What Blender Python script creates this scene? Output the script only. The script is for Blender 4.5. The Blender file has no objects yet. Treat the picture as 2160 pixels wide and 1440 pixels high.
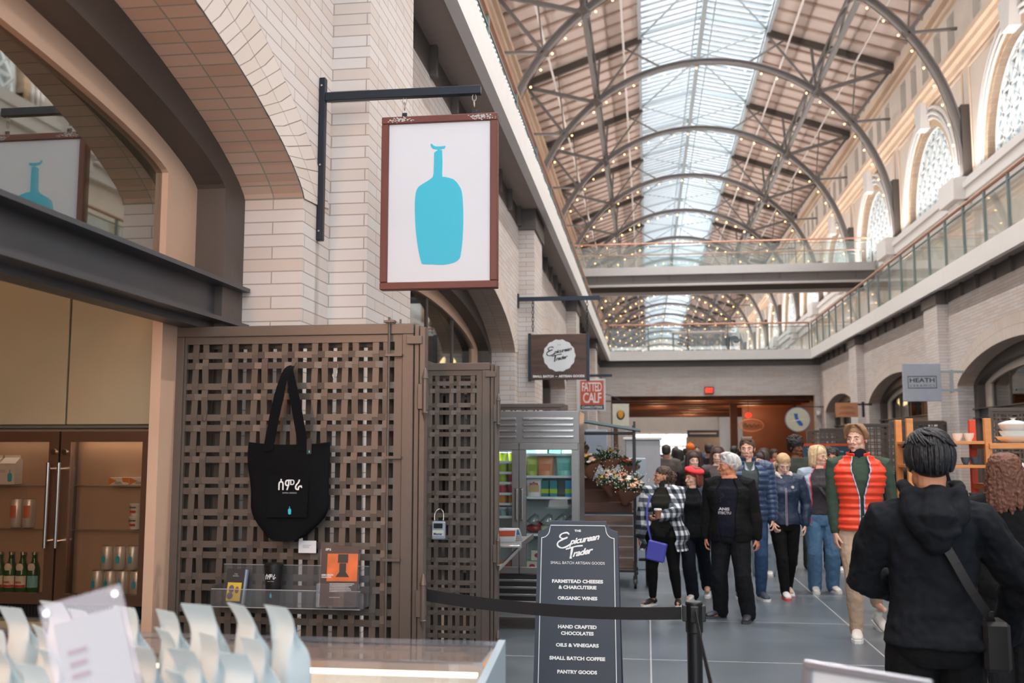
import bpy, math, random
from math import sin, cos, pi, sqrt, atan2, radians, hypot
from mathutils import Vector, Matrix
random.seed(7)
C = bpy.context.scene.collection
S = bpy.context.scene

# ------------------------------------------------------------------ camera, sky, light, exposure
def lin(r, g, b):
    f = lambda c: (c/255/12.92) if c/255 <= 0.04045 else ((c/255+0.055)/1.055)**2.4
    return (f(r), f(g), f(b), 1.0)

F_PX = 2100.0
PITCH = math.atan(226/F_PX)
YAW = math.atan(285/math.hypot(F_PX, 226))
cam_d = bpy.data.cameras.new('camera')
cam = bpy.data.objects.new('camera', cam_d)
C.objects.link(cam)
cam.location = (0, 0, 1.65)
cam.rotation_euler = (pi/2+PITCH, 0, YAW)
cam_d.sensor_width = 36.0
cam_d.lens = 36.0*F_PX/2160.0
cam_d.clip_start = 0.05
cam_d.clip_end = 400
cam_d.dof.use_dof = True
cam_d.dof.focus_distance = 5.9
cam_d.dof.aperture_fstop = 2.8
S.camera = cam

world = bpy.data.worlds.new('sky')
S.world = world
world.use_nodes = True
wn = world.node_tree
wn.nodes.clear()
wo = wn.nodes.new('ShaderNodeOutputWorld')
wb = wn.nodes.new('ShaderNodeBackground')
wb.inputs['Color'].default_value = (0.80, 0.90, 1.0, 1)
wb.inputs['Strength'].default_value = 0.75
wn.links.new(wb.outputs[0], wo.inputs[0])

def area(name, loc, rot, sx, sy, power, col):
    l = bpy.data.lights.new(name, 'AREA')
    l.shape = 'RECTANGLE'; l.size = sx; l.size_y = sy
    l.energy = power; l.color = col
    o = bpy.data.objects.new(name, l); C.objects.link(o)
    o.location = loc; o.rotation_euler = rot
    return o

# overcast daylight over the long roof light and outside the high windows
area('daylight_roof', (2.5, 73, 21.5), (0, 0, 0), 7.0, 180, 27700, (0.96, 0.985, 1.0))
area('daylight_windows_left', (-9.5, 70, 9.5), (0, radians(-105), 0), 6.0, 164, 19800, (0.95, 0.97, 1.0))
area('daylight_windows_right', (14.5, 1, 10.0), (0, radians(95), 0), 7.0, 34, 14000, (0.95, 0.97, 1.0))
area('daylight_windows_right', (14.5, 88, 9.5), (0, radians(105), 0), 6.0, 138, 1180, (0.92, 0.96, 1.0))
area('end_fill', (2.5, -11.5, 6.0), (radians(90), 0, 0), 11, 9, 1700, (0.93, 0.97, 1.0))  # added fill light at the open near end, no window built there
# added fill aimed up at the roof from the ledges, no fixtures there
area('roof_fill', (9.35, 74, 9.72), (0, radians(150), 0), 0.35, 166, 3950, (1.0, 0.95, 0.91))
area('roof_fill', (-4.35, 74, 9.72), (0, radians(-150), 0), 0.35, 166, 3950, (1.0, 0.95, 0.91))
def spot(name, loc, target, power, col, size=1.2, blend=0.6, r=0.05):
    l = bpy.data.lights.new(name, 'SPOT')
    l.energy = power; l.color = col; l.spot_size = size; l.spot_blend = blend; l.shadow_soft_size = r
    o = bpy.data.objects.new(name, l); C.objects.link(o)
    o.location = loc
    d = Vector(target)-Vector(loc)
    o.rotation_euler = d.to_track_quat('-Z', 'Y').to_euler()
    return o
def point(name, loc, power, col, r=0.1):
    l = bpy.data.lights.new(name, 'POINT')
    l.energy = power; l.color = col; l.shadow_soft_size = r
    o = bpy.data.objects.new(name, l); C.objects.link(o); o.location = loc
    return o
WARM = (1.0, 0.62, 0.36)

S.view_settings.view_transform = 'Standard'
S.view_settings.look = 'None'
S.view_settings.gamma = 1.0
S.view_settings.use_curve_mapping = False
S.view_settings.exposure = 0.12
S.cycles.max_bounces = 7
S.cycles.diffuse_bounces = 3
S.cycles.glossy_bounces = 3
S.cycles.transmission_bounces = 4
S.cycles.transparent_max_bounces = 24
S.cycles.caustics_reflective = False
S.cycles.caustics_refractive = False

# ------------------------------------------------------------------ materials
MATS = {}
def nodes(name):
    m = bpy.data.materials.new(name)
    m.use_nodes = True
    nt = m.node_tree
    return m, nt, nt.nodes['Principled BSDF']

def mat(name, rgb, rough=0.55, metal=0.0, var=0.06, scale=6.0, bump=0.0, bscale=60.0, spec=0.5, alpha=1.0, emit=None, estr=0.0, coat=0.0, sheen=0.0, stretch=None):
    """Plain painted / cloth / metal surface with a little procedural mottling."""
    if name in MATS: return MATS[name]
    m, nt, p = nodes(name)
    c = lin(*rgb)
    N = nt.nodes; L = nt.links
    tc = N.new('ShaderNodeTexCoord')
    src = tc.outputs['Object']
    if stretch:
        mp = N.new('ShaderNodeMapping'); mp.inputs['Scale'].default_value = stretch
        L.new(src, mp.inputs[0]); src = mp.outputs[0]
    if var > 0:
        n = N.new('ShaderNodeTexNoise'); n.inputs['Scale'].default_value = scale; n.inputs['Detail'].default_value = 4
        L.new(src, n.inputs['Vector'])
        mx = N.new('ShaderNodeMix'); mx.data_type = 'RGBA'
        mx.inputs[6].default_value = (c[0]*(1-var*2), c[1]*(1-var*2), c[2]*(1-var*2), 1)
        mx.inputs[7].default_value = (min(1, c[0]*(1+var*2)), min(1, c[1]*(1+var*2)), min(1, c[2]*(1+var*2)), 1)
        L.new(n.outputs['Fac'], mx.inputs[0]); L.new(mx.outputs[2], p.inputs['Base Color'])
    else:
        p.inputs['Base Color'].default_value = c
    p.inputs['Roughness'].default_value = rough
    p.inputs['Metallic'].default_value = metal
    p.inputs['Specular IOR Level'].default_value = spec
    if coat: p.inputs['Coat Weight'].default_value = coat
    if sheen: p.inputs['Sheen Weight'].default_value = sheen
    if alpha < 1: p.inputs['Alpha'].default_value = alpha
    if emit:
        p.inputs['Emission Color'].default_value = lin(*emit); p.inputs['Emission Strength'].default_value = estr
    if bump > 0:
        n2 = N.new('ShaderNodeTexNoise'); n2.inputs['Scale'].default_value = bscale; n2.inputs['Detail'].default_value = 3
        L.new(src, n2.inputs['Vector'])
        b = N.new('ShaderNodeBump'); b.inputs['Strength'].default_value = bump; b.inputs['Distance'].default_value = 0.01
        L.new(n2.outputs['Fac'], b.inputs['Height']); L.new(b.outputs[0], p.inputs['Normal'])
    MATS[name] = m
    return m

def glass(name, tint=(1, 1, 1), refl=0.08, rough=0.02, op=0.0, opc=(200, 210, 210)):
    """Thin architectural glass: lets light straight through, mirrors a little more at grazing angles."""
    if name in MATS: return MATS[name]
    m = bpy.data.materials.new(name); m.use_nodes = True
    nt = m.node_tree; N = nt.nodes; L = nt.links; N.clear()
    o = N.new('ShaderNodeOutputMaterial')
    t = N.new('ShaderNodeBsdfTransparent'); t.inputs[0].default_value = (*tint, 1)
    g = N.new('ShaderNodeBsdfGlossy'); g.inputs['Roughness'].default_value = rough
    f = N.new('ShaderNodeLayerWeight'); f.inputs['Blend'].default_value = 0.35
    ma = N.new('ShaderNodeMath'); ma.operation = 'MULTIPLY_ADD'; ma.inputs[1].default_value = 0.5; ma.inputs[2].default_value = refl; ma.use_clamp = True
    L.new(f.outputs['Fresnel'], ma.inputs[0])
    mx = N.new('ShaderNodeMixShader')
    L.new(ma.outputs[0], mx.inputs[0])
    src = t.outputs[0]
    if op > 0:
        d = N.new('ShaderNodeBsdfDiffuse'); d.inputs[0].default_value = lin(*opc)
        m2 = N.new('ShaderNodeMixShader'); m2.inputs[0].default_value = op
        L.new(t.outputs[0], m2.inputs[1]); L.new(d.outputs[0], m2.inputs[2]); src = m2.outputs[0]
    L.new(src, mx.inputs[1]); L.new(g.outputs[0], mx.inputs[2]); L.new(mx.outputs[0], o.inputs[0])
    MATS[name] = m
    return m

def emis(name, rgb, s):
    if name in MATS: return MATS[name]
    m, nt, p = nodes(name)
    p.inputs['Base Color'].default_value = lin(*rgb)
    p.inputs['Emission Color'].default_value = lin(*rgb)
    p.inputs['Emission Strength'].default_value = s
    MATS[name] = m
    return m

def brick(name, c1, c2, mortar, w, h, msize=0.004, uv=False, bump=0.5, rough=0.7, off=0.5):
    if name in MATS: return MATS[name]
    m, nt, p = nodes(name)
    N = nt.nodes; L = nt.links
    tc = N.new('ShaderNodeTexCoord')
    b = N.new('ShaderNodeTexBrick')
    b.inputs['Scale'].default_value = 1.0
    b.inputs['Brick Width'].default_value = w; b.inputs['Row Height'].default_value = h
    b.inputs['Mortar Size'].default_value = msize; b.inputs['Mortar Smooth'].default_value = 0.1
    b.inputs['Bias'].default_value = -0.35; b.offset = off
    b.inputs['Color1'].default_value = lin(*c1); b.inputs['Color2'].default_value = lin(*c2); b.inputs['Mortar'].default_value = lin(*mortar)
    if uv:
        L.new(tc.outputs['UV'], b.inputs['Vector'])
    else:
        geo = N.new('ShaderNodeNewGeometry')
        sp = N.new('ShaderNodeSeparateXYZ'); L.new(geo.outputs['Position'], sp.inputs[0])
        ad = N.new('ShaderNodeMath'); ad.operation = 'ADD'
        L.new(sp.outputs[0], ad.inputs[0]); L.new(sp.outputs[1], ad.inputs[1])
        cb = N.new('ShaderNodeCombineXYZ'); L.new(ad.outputs[0], cb.inputs[0]); L.new(sp.outputs[2], cb.inputs[1])
        L.new(cb.outputs[0], b.inputs['Vector'])
    n = N.new('ShaderNodeTexNoise'); n.inputs['Scale'].default_value = 1.3; n.inputs['Detail'].default_value = 5
    L.new(tc.outputs['Object'], n.inputs['Vector'])
    hs = N.new('ShaderNodeHueSaturation')
    mr = N.new('ShaderNodeMapRange'); mr.inputs[3].default_value = 0.90; mr.inputs[4].default_value = 1.08
    L.new(n.outputs['Fac'], mr.inputs[0]); L.new(mr.outputs[0], hs.inputs['Value']); L.new(b.outputs['Color'], hs.inputs['Color'])
    L.new(hs.outputs[0], p.inputs['Base Color'])
    bp = N.new('ShaderNodeBump'); bp.inputs['Strength'].default_value = bump; bp.inputs['Distance'].default_value = 0.006; bp.invert = True
    L.new(b.outputs['Fac'], bp.inputs['Height']); L.new(bp.outputs[0], p.inputs['Normal'])
    p.inputs['Roughness'].default_value = rough
    MATS[name] = m
    return m

def wood(name, c1, c2, scale=3.0, axis=(1, 1, 8), rough=0.5):
    if name in MATS: return MATS[name]
    m, nt, p = nodes(name)
    N = nt.nodes; L = nt.links
    tc = N.new('ShaderNodeTexCoord'); mp = N.new('ShaderNodeMapping'); mp.inputs['Scale'].default_value = axis
    L.new(tc.outputs['Object'], mp.inputs[0])
    n = N.new('ShaderNodeTexNoise'); n.inputs['Scale'].default_value = scale; n.inputs['Detail'].default_value = 6; n.inputs['Distortion'].default_value = 0.6
    L.new(mp.outputs[0], n.inputs['Vector'])
    r = N.new('ShaderNodeValToRGB'); r.color_ramp.elements[0].color = lin(*c1); r.color_ramp.elements[1].color = lin(*c2)
    r.color_ramp.elements[0].position = 0.3; r.color_ramp.elements[1].position = 0.7
    L.new(n.outputs['Fac'], r.inputs[0]); L.new(r.outputs[0], p.inputs['Base Color'])
    p.inputs['Roughness'].default_value = rough
    MATS[name] = m
    return m

# ------------------------------------------------------------------ mesh builder
def _t(o):
    return o if o is not None else Matrix.Identity(4)

class MB:
    """Collects shapes; build() links them as ONE mesh object."""
    def __init__(s, M=None):
        s.v = []; s.f = []; s.uv = []; s.M = M
    def add(s, vs, fs, uvs=None):
        n = len(s.v)
        if s.M is not None: vs = [s.M @ Vector(v) for v in vs]
        s.v += [tuple(v) for v in vs]
        s.f += [tuple(i+n for i in f) for f in fs]
        s.uv += uvs if uvs else [None]*len(fs)
        return s
    def box(s, x0, x1, y0, y1, z0, z1, bev=0.0):
        if bev > 0:
            b = min(bev, abs(x1-x0)/2.01, abs(y1-y0)/2.01, abs(z1-z0)/2.01)
            prof = [(x0+b, y0), (x1-b, y0), (x1, y0+b), (x1, y1-b), (x1-b, y1), (x0+b, y1), (x0, y1-b), (x0, y0+b)]
            ins = [(x0+b, y0+b), (x1-b, y0+b), (x1-b, y0+b), (x1-b, y1-b), (x1-b, y1-b), (x0+b, y1-b), (x0+b, y1-b), (x0+b, y0+b)]
            vs = [(x, y, z0) for x, y in ins]+[(x, y, z0+b) for x, y in prof]+[(x, y, z1-b) for x, y in prof]+[(x, y, z1) for x, y in ins]
            fs = []
            for k in range(3):
                for i in range(8):
                    j = (i+1) % 8
                    fs.append((k*8+i, k*8+j, k*8+8+j, k*8+8+i))
            fs.append((0, 6, 4, 2)); fs.append((24, 26, 28, 30))
            return s.add(vs, fs)
        v = [(x0, y0, z0), (x1, y0, z0), (x1, y1, z0), (x0, y1, z0), (x0, y0, z1), (x1, y0, z1), (x1, y1, z1), (x0, y1, z1)]
        f = [(0, 3, 2, 1), (4, 5, 6, 7), (0, 1, 5, 4), (1, 2, 6, 5), (2, 3, 7, 6), (3, 0, 4, 7)]
        return s.add(v, f)
    def beam(s, a, b, w, h, up=(0, 0, 1)):
        a = Vector(a); b = Vector(b); d = (b-a)
        if d.length < 1e-6: return s
        d.normalize(); u = Vector(up)
        if abs(d.dot(u)) > 0.99: u = Vector((0, 1, 0))
        r = d.cross(u).normalized(); u = r.cross(d).normalized()
        vs = []
        for p in (a, b):
            for i, j in ((-1, -1), (1, -1), (1, 1), (-1, 1)):
                vs.append(p+r*(i*w/2)+u*(j*h/2))
        return s.add(vs, [(0, 1, 2, 3), (7, 6, 5, 4), (0, 4, 5, 1), (1, 5, 6, 2), (2, 6, 7, 3), (3, 7, 4, 0)])
    def tube(s, pts, rad, n=8, caps=True, closed=False, flat=1.0, up=None):
        P = [Vector(p) for p in pts]
        m = len(P)
        if not isinstance(rad, (list, tuple)): rad = [rad]*m
        T = []
        for i in range(m):
            if closed: d = P[(i+1) % m]-P[i-1]
            else: d = P[min(i+1, m-1)]-P[max(i-1, 0)]
            T.append(d.normalized() if d.length > 1e-9 else Vector((0, 0, 1)))
        u = Vector(up) if up else (Vector((0, 0, 1)) if abs(T[0].z) < 0.9 else Vector((0, 1, 0)))
        u = (u-T[0]*u.dot(T[0])).normalized()
        vs = []
        for i in range(m):
            if i: u = (u-T[i]*u.dot(T[i])); u = u.normalized() if u.length > 1e-6 else T[i].orthogonal().normalized()
            r = T[i].cross(u)
            rr = rad[i]
            ra, rb = (rr if isinstance(rr, (list, tuple)) else (rr, rr*flat))
            for k in range(n):
                a = 2*pi*k/n
                vs.append(P[i]+r*(cos(a)*ra)+u*(sin(a)*rb))
        fs = []
        for i in range(m if closed else m-1):
            j = (i+1) % m
            for k in range(n):
                l = (k+1) % n
                fs.append((i*n+k, i*n+l, j*n+l, j*n+k))
        if caps and not closed:
            fs.append(tuple(reversed(range(n)))); fs.append(tuple((m-1)*n+k for k in range(n)))
        return s.add(vs, fs)
    def cyl(s, a, b, r, n=16, r2=None):
        return s.tube([a, b], [r, r if r2 is None else r2], n)
    def lathe(s, prof, c=(0, 0, 0), n=24, sx=1.0, sy=1.0):
        """prof: list of (radius, z)."""
        vs = []; m = len(prof)
        for r, z in prof:
            for k in range(n):
                a = 2*pi*k/n
                vs.append((c[0]+r*cos(a)*sx, c[1]+r*sin(a)*sy, c[2]+z))
        fs = [(i*n+k, i*n+(k+1) % n, (i+1)*n+(k+1) % n, (i+1)*n+k) for i in range(m-1) for k in range(n)]
        if prof[0][0] > 1e-6: fs.append(tuple(reversed(range(n))))
        if prof[-1][0] > 1e-6: fs.append(tuple((m-1)*n+k for k in range(n)))
        return s.add(vs, fs)
    def ell(s, c, r, n=12, m=8, R=None):
        vs = []; fs = []
        c = Vector(c)
        for i in range(m+1):
            t = pi*i/m
            for k in range(n):
                a = 2*pi*k/n
                p = Vector((r[0]*sin(t)*cos(a), r[1]*sin(t)*sin(a), r[2]*cos(t)))
                if R is not None: p = R @ p
                vs.append(c+p)
        for i in range(m):
            for k in range(n):
                l = (k+1) % n
                fs.append((i*n+k, (i+1)*n+k, (i+1)*n+l, i*n+l))
        return s.add(vs, fs)
    def prism(s, poly, a, b, plane='xz'):
        """Extrude a 2-D polygon between coordinates a and b along the missing axis."""
        n = len(poly)
        mk = {'xz': lambda p, t: (p[0], t, p[1]), 'yz': lambda p, t: (t, p[0], p[1]), 'xy': lambda p, t: (p[0], p[1], t)}[plane]
        vs = [mk(p, a) for p in poly]+[mk(p, b) for p in poly]
        fs = [tuple(range(n)), tuple(reversed(range(n, 2*n)))]
        fs += [(i, i+n, (i+1) % n+n, (i+1) % n) for i in range(n)]
        return s.add(vs, fs)
    def grid(s, fn, nu, nv, closed_u=False, uv=None):
        vs = [fn(i/(nu if closed_u else nu-1), j/(nv-1)) for j in range(nv) for i in range(nu)]
        fs = []; uvs = []
        for j in range(nv-1):
            for i in range(nu if closed_u else nu-1):
                i2 = (i+1) % nu
                fs.append((j*nu+i, j*nu+i2, (j+1)*nu+i2, (j+1)*nu+i))
                if uv: uvs.append([uv(i/(nu-1), j/(nv-1)), uv((i+1)/(nu-1), j/(nv-1)), uv((i+1)/(nu-1), (j+1)/(nv-1)), uv(i/(nu-1), (j+1)/(nv-1))])
        return s.add(vs, fs, uvs if uv else None)
    def build(s, name, m, parent=None, smooth=None, W=False, label=None, mods=None):
        me = bpy.data.meshes.new(name)
        me.from_pydata(s.v, [], s.f)
        if any(u is not None for u in s.uv):
            ul = me.uv_layers.new(name='UVMap')
            li = 0
            for fi, f in enumerate(s.f):
                for k in range(len(f)):
                    if s.uv[fi]: ul.data[li].uv = s.uv[fi][k]
                    li += 1
        me.materials.append(m)
        o = bpy.data.objects.new(name, me); C.objects.link(o)
        if smooth is not None:
            for p in me.polygons: p.use_smooth = True
            if smooth < 180:
                try: me.set_sharp_from_angle(angle=radians(smooth))
                except Exception: pass
        if parent:
            o.parent = parent
            if W:
                w = Vector((0, 0, 0)); q = parent
                while q: w += q.location; q = q.parent
                o.location = -w
        if label: o['label'] = label
        fix_normals(me)
        return o

import bmesh
def fix_normals(me):
    bm = bmesh.new(); bm.from_mesh(me)
    bmesh.ops.recalc_face_normals(bm, faces=bm.faces)
    bm.to_mesh(me); bm.free()

def thing(name, label, cat, loc=(0, 0, 0), rz=0.0, group=None, rot=None):
    o = bpy.data.objects.new(name, None); C.objects.link(o)
    o.empty_display_size = 0.1
    o.location = loc; o.rotation_euler = rot if rot else (0, 0, rz)
    o['label'] = label; o['category'] = cat
    if group: o['group'] = group
    return o
def tag(o, label, cat, group=None, kind=None):
    o['label'] = label; o['category'] = cat
    if group: o['group'] = group
    if kind: o['kind'] = kind
    return o
def struct(o, label=None):
    o['kind'] = 'structure'
    if label: o['label'] = label
    return o
def dup(root, loc, rz=None, label=None, group=None):
    def cp(o, par):
        c = o.copy(); C.objects.link(c); c.parent = par
        for ch in list(o.children): cp(ch, c)
        return c
    r = cp(root, None); r.location = loc
    if rz is not None: r.rotation_euler = (0, 0, rz)
    if label: r['label'] = label
    if group: r['group'] = group
    return r

# ------------------------------------------------------------------ lettering
def text_mesh(body, bold=0.0, spacing=1.0, line=1.0, align='CENTER'):
    cu = bpy.data.curves.new('lettering', 'FONT')
    cu.body = body; cu.align_x = align; cu.offset = bold; cu.space_character = spacing; cu.space_line = line
    cu.resolution_u = 3
    cu.extrude = 0.02
    o = bpy.data.objects.new('lettering', cu); C.objects.link(o)
    dg = bpy.context.evaluated_depsgraph_get()
    me = bpy.data.meshes.new_from_object(o.evaluated_get(dg))
    bpy.data.objects.remove(o); bpy.data.curves.remove(cu)
    return me
def text(body, x0, x1, z0, z1, y, m, parent=None, W=False, bold=0.0, spacing=1.0, shear=0.0, rise=0.0, depth=0.0008, plane='xz', name='lettering', line=1.0, align='CENTER', back=False):
    """Lettering fitted into a rectangle on a plane facing -Y (or facing +Y when back)."""
    me = text_mesh(body, bold, spacing, line, align)
    if not len(me.vertices): return None
    xs = [v.co.x for v in me.vertices]; ys = [v.co.y for v in me.vertices]
    a, b, c, d = min(xs), max(xs), min(ys), max(ys)
    for v in me.vertices:
        u = (v.co.x-a)/(b-a); w = (v.co.y-c)/(d-c); t = -depth if v.co.z > 0 else 0.0
        X = x0+(x1-x0)*u+shear*(w-0.5)*(z1-z0); Z = z0+(z1-z0)*w+rise*(u-0.5)
        if back: v.co = (x1+x0-X, y-t, Z)
        else: v.co = (X, y+t, Z)
    me.materials.clear(); me.materials.append(m)
    o = bpy.data.objects.new(name, me); C.objects.link(o)
    if parent:
        o.parent = parent
        if W:
            w = Vector((0, 0, 0)); q = parent
            while q: w += q.location; q = q.parent
            o.location = -w
    return o
def smooth_path(pts, k=5):
    """Catmull-Rom through the points."""
    P = [Vector(p) for p in pts]; out = []
    for i in range(len(P)-1):
        p0 = P[max(i-1, 0)]; p1 = P[i]; p2 = P[i+1]; p3 = P[min(i+2, len(P)-1)]
        for j in range(k):
            t = j/k
            out.append(0.5*((2*p1)+(p2-p0)*t+(2*p0-5*p1+4*p2-p3)*t*t+(3*p1-p0-3*p2+p3)*t**3))
    out.append(P[-1])
    return out
# ------------------------------------------------------------------ setting: materials
M_brick = brick('pale roman brick', (212, 204, 200), (202, 184, 172), (166, 155, 148), 0.40, 0.066, 0.0035)
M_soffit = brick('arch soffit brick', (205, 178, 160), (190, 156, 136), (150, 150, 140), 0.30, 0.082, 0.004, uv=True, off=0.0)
M_vous = brick('arch ring brick', (216, 203, 194), (208, 192, 180), (140, 126, 118), 0.22, 0.075, 0.003, uv=True, off=0.0)
M_tanbrick = brick('tan window brick', (205, 172, 138), (184, 142, 108), (205, 190, 175), 0.3, 0.16, 0.01)
M_steel = mat('dark painted steel', (86, 78, 73), 0.45, 0.2, 0.05, 3, bump=0.1, bscale=20)
M_beam = mat('blue grey steel beam', (88, 87, 90), 0.42, 0.5, 0.08, 2, bump=0.1, bscale=12)
M_truss = mat('grey painted truss steel', (118, 112, 110), 0.5, 0.1, 0.05)
M_white = mat('white painted trim', (226, 222, 219), 0.5, 0, 0.02)
M_stone = mat('pale plaster stone', (226, 212, 200), 0.75, 0, 0.05, 1.5)
M_peach = mat('peach plaster stone', (226, 200, 176), 0.75, 0, 0.06, 1.5)
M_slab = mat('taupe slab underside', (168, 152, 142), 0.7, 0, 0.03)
M_band = mat('dark taupe band', (96, 88, 84), 0.5, 0.1, 0.05)
M_board = mat('roof boards', (202, 184, 175), 0.7, 0, 0.05, 2.0, stretch=(1, 6, 1))
M_joist = mat('roof joist', (184, 160, 146), 0.7, 0, 0.05)
M_glass = glass('clear glass', (0.97, 0.99, 0.98), 0.05)
M_shopglass = glass('shop glass', (0.62, 0.66, 0.58), 0.26)
M_railglass = glass('rail glass', (0.93, 0.97, 0.965), 0.04, op=0.07, opc=(215, 225, 225))
M_skyglass = glass('roof glass', (0.97, 0.99, 1.0), 0.02)
M_handrail = mat('copper toned handrail', (186, 140, 118), 0.4, 0.3, 0.05)
M_teal = mat('grey green rail steel', (105, 118, 116), 0.45, 0.2, 0.04)
M_olive = mat('khaki cabinet panel', (172, 156, 128), 0.45, 0, 0.03)
M_dark = mat('near black', (26, 25, 25), 0.6, 0, 0.05)
M_reveal = mat('peach jamb band', (214, 178, 152), 0.6, 0, 0.03)  # peach band inside the steel arch, left shop fronts
M_hallwood = wood('warm hall ceiling wood', (112, 66, 42), (150, 92, 58), 1.5, (1, 6, 1), 0.5)
M_halldark = mat('dark brown hall', (78, 48, 34), 0.7, 0, 0.1)

# polished concrete floor with pale saw-cut joints
def floor_mat():
    m, nt, p = nodes('polished concrete')
    N = nt.nodes; L = nt.links
    geo = N.new('ShaderNodeNewGeometry')
    n1 = N.new('ShaderNodeTexNoise'); n1.inputs['Scale'].default_value = 0.9; n1.inputs['Detail'].default_value = 7
    L.new(geo.outputs['Position'], n1.inputs['Vector'])
    r = N.new('ShaderNodeValToRGB')
    r.color_ramp.elements[0].color = lin(82, 90, 98); r.color_ramp.elements[1].color = lin(104, 112, 119)
    r.color_ramp.elements[0].position = 0.3; r.color_ramp.elements[1].position = 0.72
    L.new(n1.outputs['Fac'], r.inputs[0])
    sp = N.new('ShaderNodeSeparateXYZ'); L.new(geo.outputs['Position'], sp.inputs[0])
    def line(out, period, off, w):
        a = N.new('ShaderNodeMath'); a.operation = 'ADD'; a.inputs[1].default_value = off+100*period; L.new(out, a.inputs[0])
        md = N.new('ShaderNodeMath'); md.operation = 'MODULO'; md.inputs[1].default_value = period; L.new(a.outputs[0], md.inputs[0])
        l = N.new('ShaderNodeMath'); l.operation = 'LESS_THAN'; l.inputs[1].default_value = w; L.new(md.outputs[0], l.inputs[0])
        return l.outputs[0]
    lx = line(sp.outputs[0], 1.85, 0.0, 0.012); ly = line(sp.outputs[1], 1.85, -8.13+1.85*5, 0.016)
    mx = N.new('ShaderNodeMath'); mx.operation = 'MAXIMUM'; L.new(lx, mx.inputs[0]); L.new(ly, mx.inputs[1])
    mc = N.new('ShaderNodeMix'); mc.data_type = 'RGBA'; mc.inputs[7].default_value = lin(172, 172, 170)
    L.new(mx.outputs[0], mc.inputs[0]); L.new(r.outputs[0], mc.inputs[6]); L.new(mc.outputs[2], p.inputs['Base Color'])
    rr = N.new('ShaderNodeMapRange'); rr.inputs[3].default_value = 0.24; rr.inputs[4].default_value = 0.36
    L.new(n1.outputs['Fac'], rr.inputs[0]); L.new(rr.outputs[0], p.inputs['Roughness'])
    p.inputs['Specular IOR Level'].default_value = 0.6
    return m
M_floor = floor_mat()

NX = 2.5            # centre of the nave
Y_END = 38.2        # where the upper floor crosses the nave
Y_OUT = 62.0        # where it opens again
Y_FAR = 160.0
Y_NEAR = -12.0
struct(MB().box(-9, 13, Y_NEAR, Y_FAR, -0.2, 0.0).build('floor', M_floor))

PIL = [5.37+8.5*k for k in range(-2, 4)]     # near edge of every brick pier
WL, WR = -1.776, 6.476                       # wall faces
PL, PR = -1.55, 6.25                         # pier faces
TOP = 4.78
def arc_pts(c, half, zs, rise, n=28, inset=0.0):
    """flattened arch head: rises fast at the haunches, nearly flat at the crown"""
    h = half-inset; A = rise-0.97*min(inset, 0.25)-0.5*max(0.0, inset-0.25)
    out = []
    for i in range(n+1):
        x = -cos(pi*i/n)
        out.append((c+h*x, zs+A*max(0.0, 1-x*x)**0.72))
    return out
ZS, RISE = 2.96, 0.66
BAYS = [(PIL[k]+1.05, PIL[k+1]) for k in range(len(PIL)-1)]
BAYS.append((PIL[-1]+1.05, Y_END+0.4))

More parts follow.
